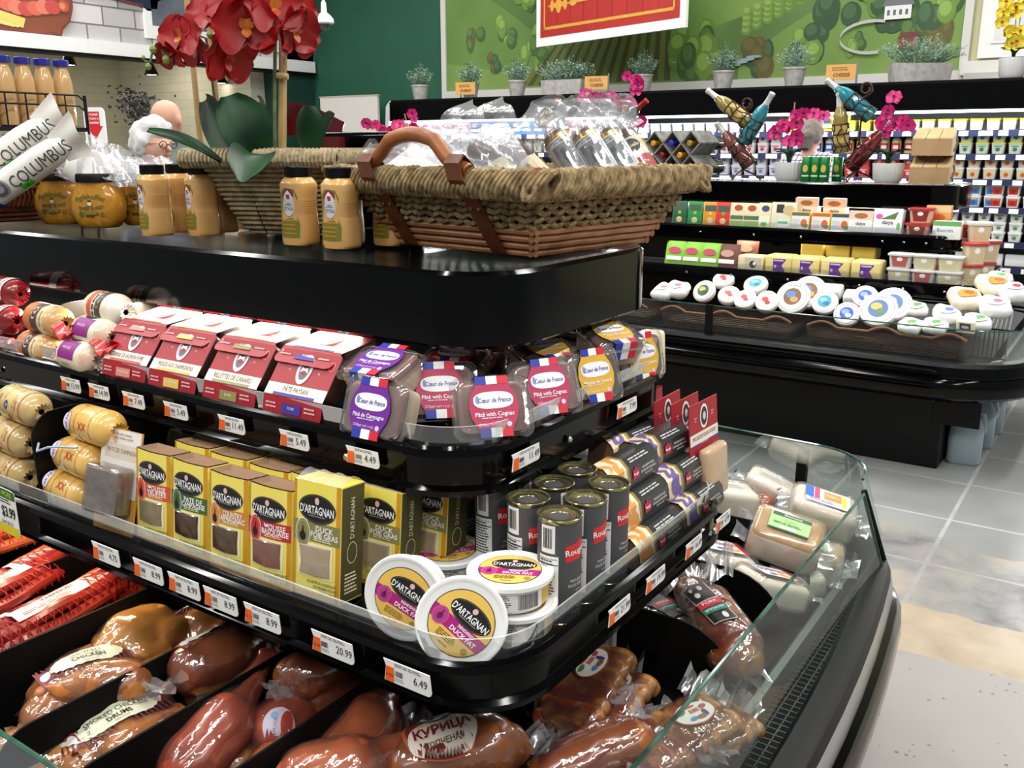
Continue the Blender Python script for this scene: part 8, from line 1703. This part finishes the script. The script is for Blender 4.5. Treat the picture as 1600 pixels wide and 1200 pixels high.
for px, lb in ((285, 'white framed panel on the tiled deli front behind the left bamboo stakes'), (405, 'white framed grey panel on the tiled deli front, partly behind the red blooms')):
    p = at(px, 60, x=-8.28); t = thing('wall_panel', lb, 'panel', (-8.30, p.y, 2.48), R(90), 'framed panels'); b = MB(); b.box(-.42, .42, -.03, 0, 0, 1.6, WHT); b.build('frame', t); b = MB(); b.rect(-.34, .34, .12, 1.5, .031, mat('panel_grey', '#6f7480', .4, n=4, hex2='#555a66')); b.build('panel_face', t)
p = at(214, 165, t=8.5); t = thing('hanging_plant', 'dark leafy plant by the deli wall behind the shoppers', 'potted plant', (p.x, p.y, 0)); q = random.Random(6); b = MB(); LF = mat('ivy_dark', '#2f3d22', .6, n=20, hex2='#4a3a4a')
for k in range(420):
    c = V((q.gauss(0, .08), q.gauss(0, .08), q.gauss(p.z, .075))); d = V((q.uniform(-1, 1), q.uniform(-1, 1), q.uniform(-1, .6))).normalized(); e = d.orthogonal().normalized(); L_ = q.uniform(.03, .06); b.add([c, c + d * L_ * .5 + e * L_ * .3, c + d * L_, c + d * L_ * .5 - e * L_ * .3], [(0, 1, 2, 3)], LF)
b.build('foliage', t); b = MB(); b.tube([(0, 0, .28), (.02, 0, 1.0), (0, 0, p.z)], .015, cm('#4a3a2a'), 8); b.build('stem', t); b = MB(); b.lathe([(.12, 0), (.16, .28), (.14, .28), (.13, .24)], cm('#6a5a4a'), 20); b.build('pot', t)
p = at(148, 197, t=4.6); t = thing('ticket_sign', 'white rounded sign with red down arrow reading please take a number', 'sign', (p.x, p.y, 0), R(25)); zc = p.z
b = MB(); b.tube([(0, .01, 0), (0, .01, zc - .08)], .012, STEEL, 8); b.lathe([(.16, 0), (.16, .012), (.02, .02)], STEEL, 20); b.build('stand', t); b = MB(); b.T = MX.Translation((0, 0, zc)); b.panel([(x, z) for x, z, _ in rrect(-.055, .055, -.10, .09, .025, 0, 5)], 0, .012, WHT); b.build('sign_plate', t)
b = MB(); b.T = MX.Translation((0, 0, zc)); RR = cm('#d8202c'); b.rect(-.03, .03, .0, .07, .001, RR); b.pg([(-.045, 0), (0, -.065), (.045, 0)], .001, RR)
for k, s_ in enumerate(('PLEASE', 'TAKE A', 'NUMBER')): b.txt(s_, 0, .055 - k * .02, .015, .0016, WINK, bold=.02, maxw=.052)
b.build('arrow_print', t)

# ---------------------------------------------------------------- printing, labels and clips belong to the part that carries them
HOST = {'side_label': 'tub_body', 'lid_label': 'lid', 'can_label': 'can_body', 'front_print': 'carton pack', 'window': 'carton', 'side_panel': 'carton', 'open_top': 'carton', 'card_print': 'card', 'tag_print': 'tag_card', 'unit_price': 'tag_card',
        'sleeve_print': 'sleeve', 'lip_print': 'sleeve', 'picture_wrap': 'sleeve', 'card_end': 'sleeve', 'casing_print': 'casing', 'clip': 'gathered_end', 'paper_band': 'clear_lid', 'pate': 'base_tray', 'stamp': 'block', 'eyes': 'body', 'mouth': 'body', 'hair': 'body',
        'label': 'bottle jar_body cheese loaf vacuum_bag salami tub_body jug_body tin_body', 'foil': 'bottle', 'paper_print': 'paper_roll', 'twisted_end': 'paper_roll', 'bag_seam': 'vacuum_bag', 'crust': 'loaf', 'arrow_print': 'sign_plate', 'sign_print': 'sign_card', 'lettering': 'sign_card', 'plate_print': 'plate', 'bud': 'stem', 'bolt': 'price_rail'}
base = lambda o: o.name.rsplit('.', 1)[0] if o.name[-3:].isdigit() and '.' in o.name else o.name
for root in [o for o in list(bpy.data.objects) if o.parent is None and o.type == 'EMPTY']:
    kids = {}
    for c in root.children: kids.setdefault(base(c), c)
    for c in list(root.children):
        for h in HOST.get(base(c), '').split():
            if len(root.children) > 2 and h in kids and not kids[h].parent.parent and kids[h] is not c: c.parent = kids[h]; break
bpy.context.view_layer.update()
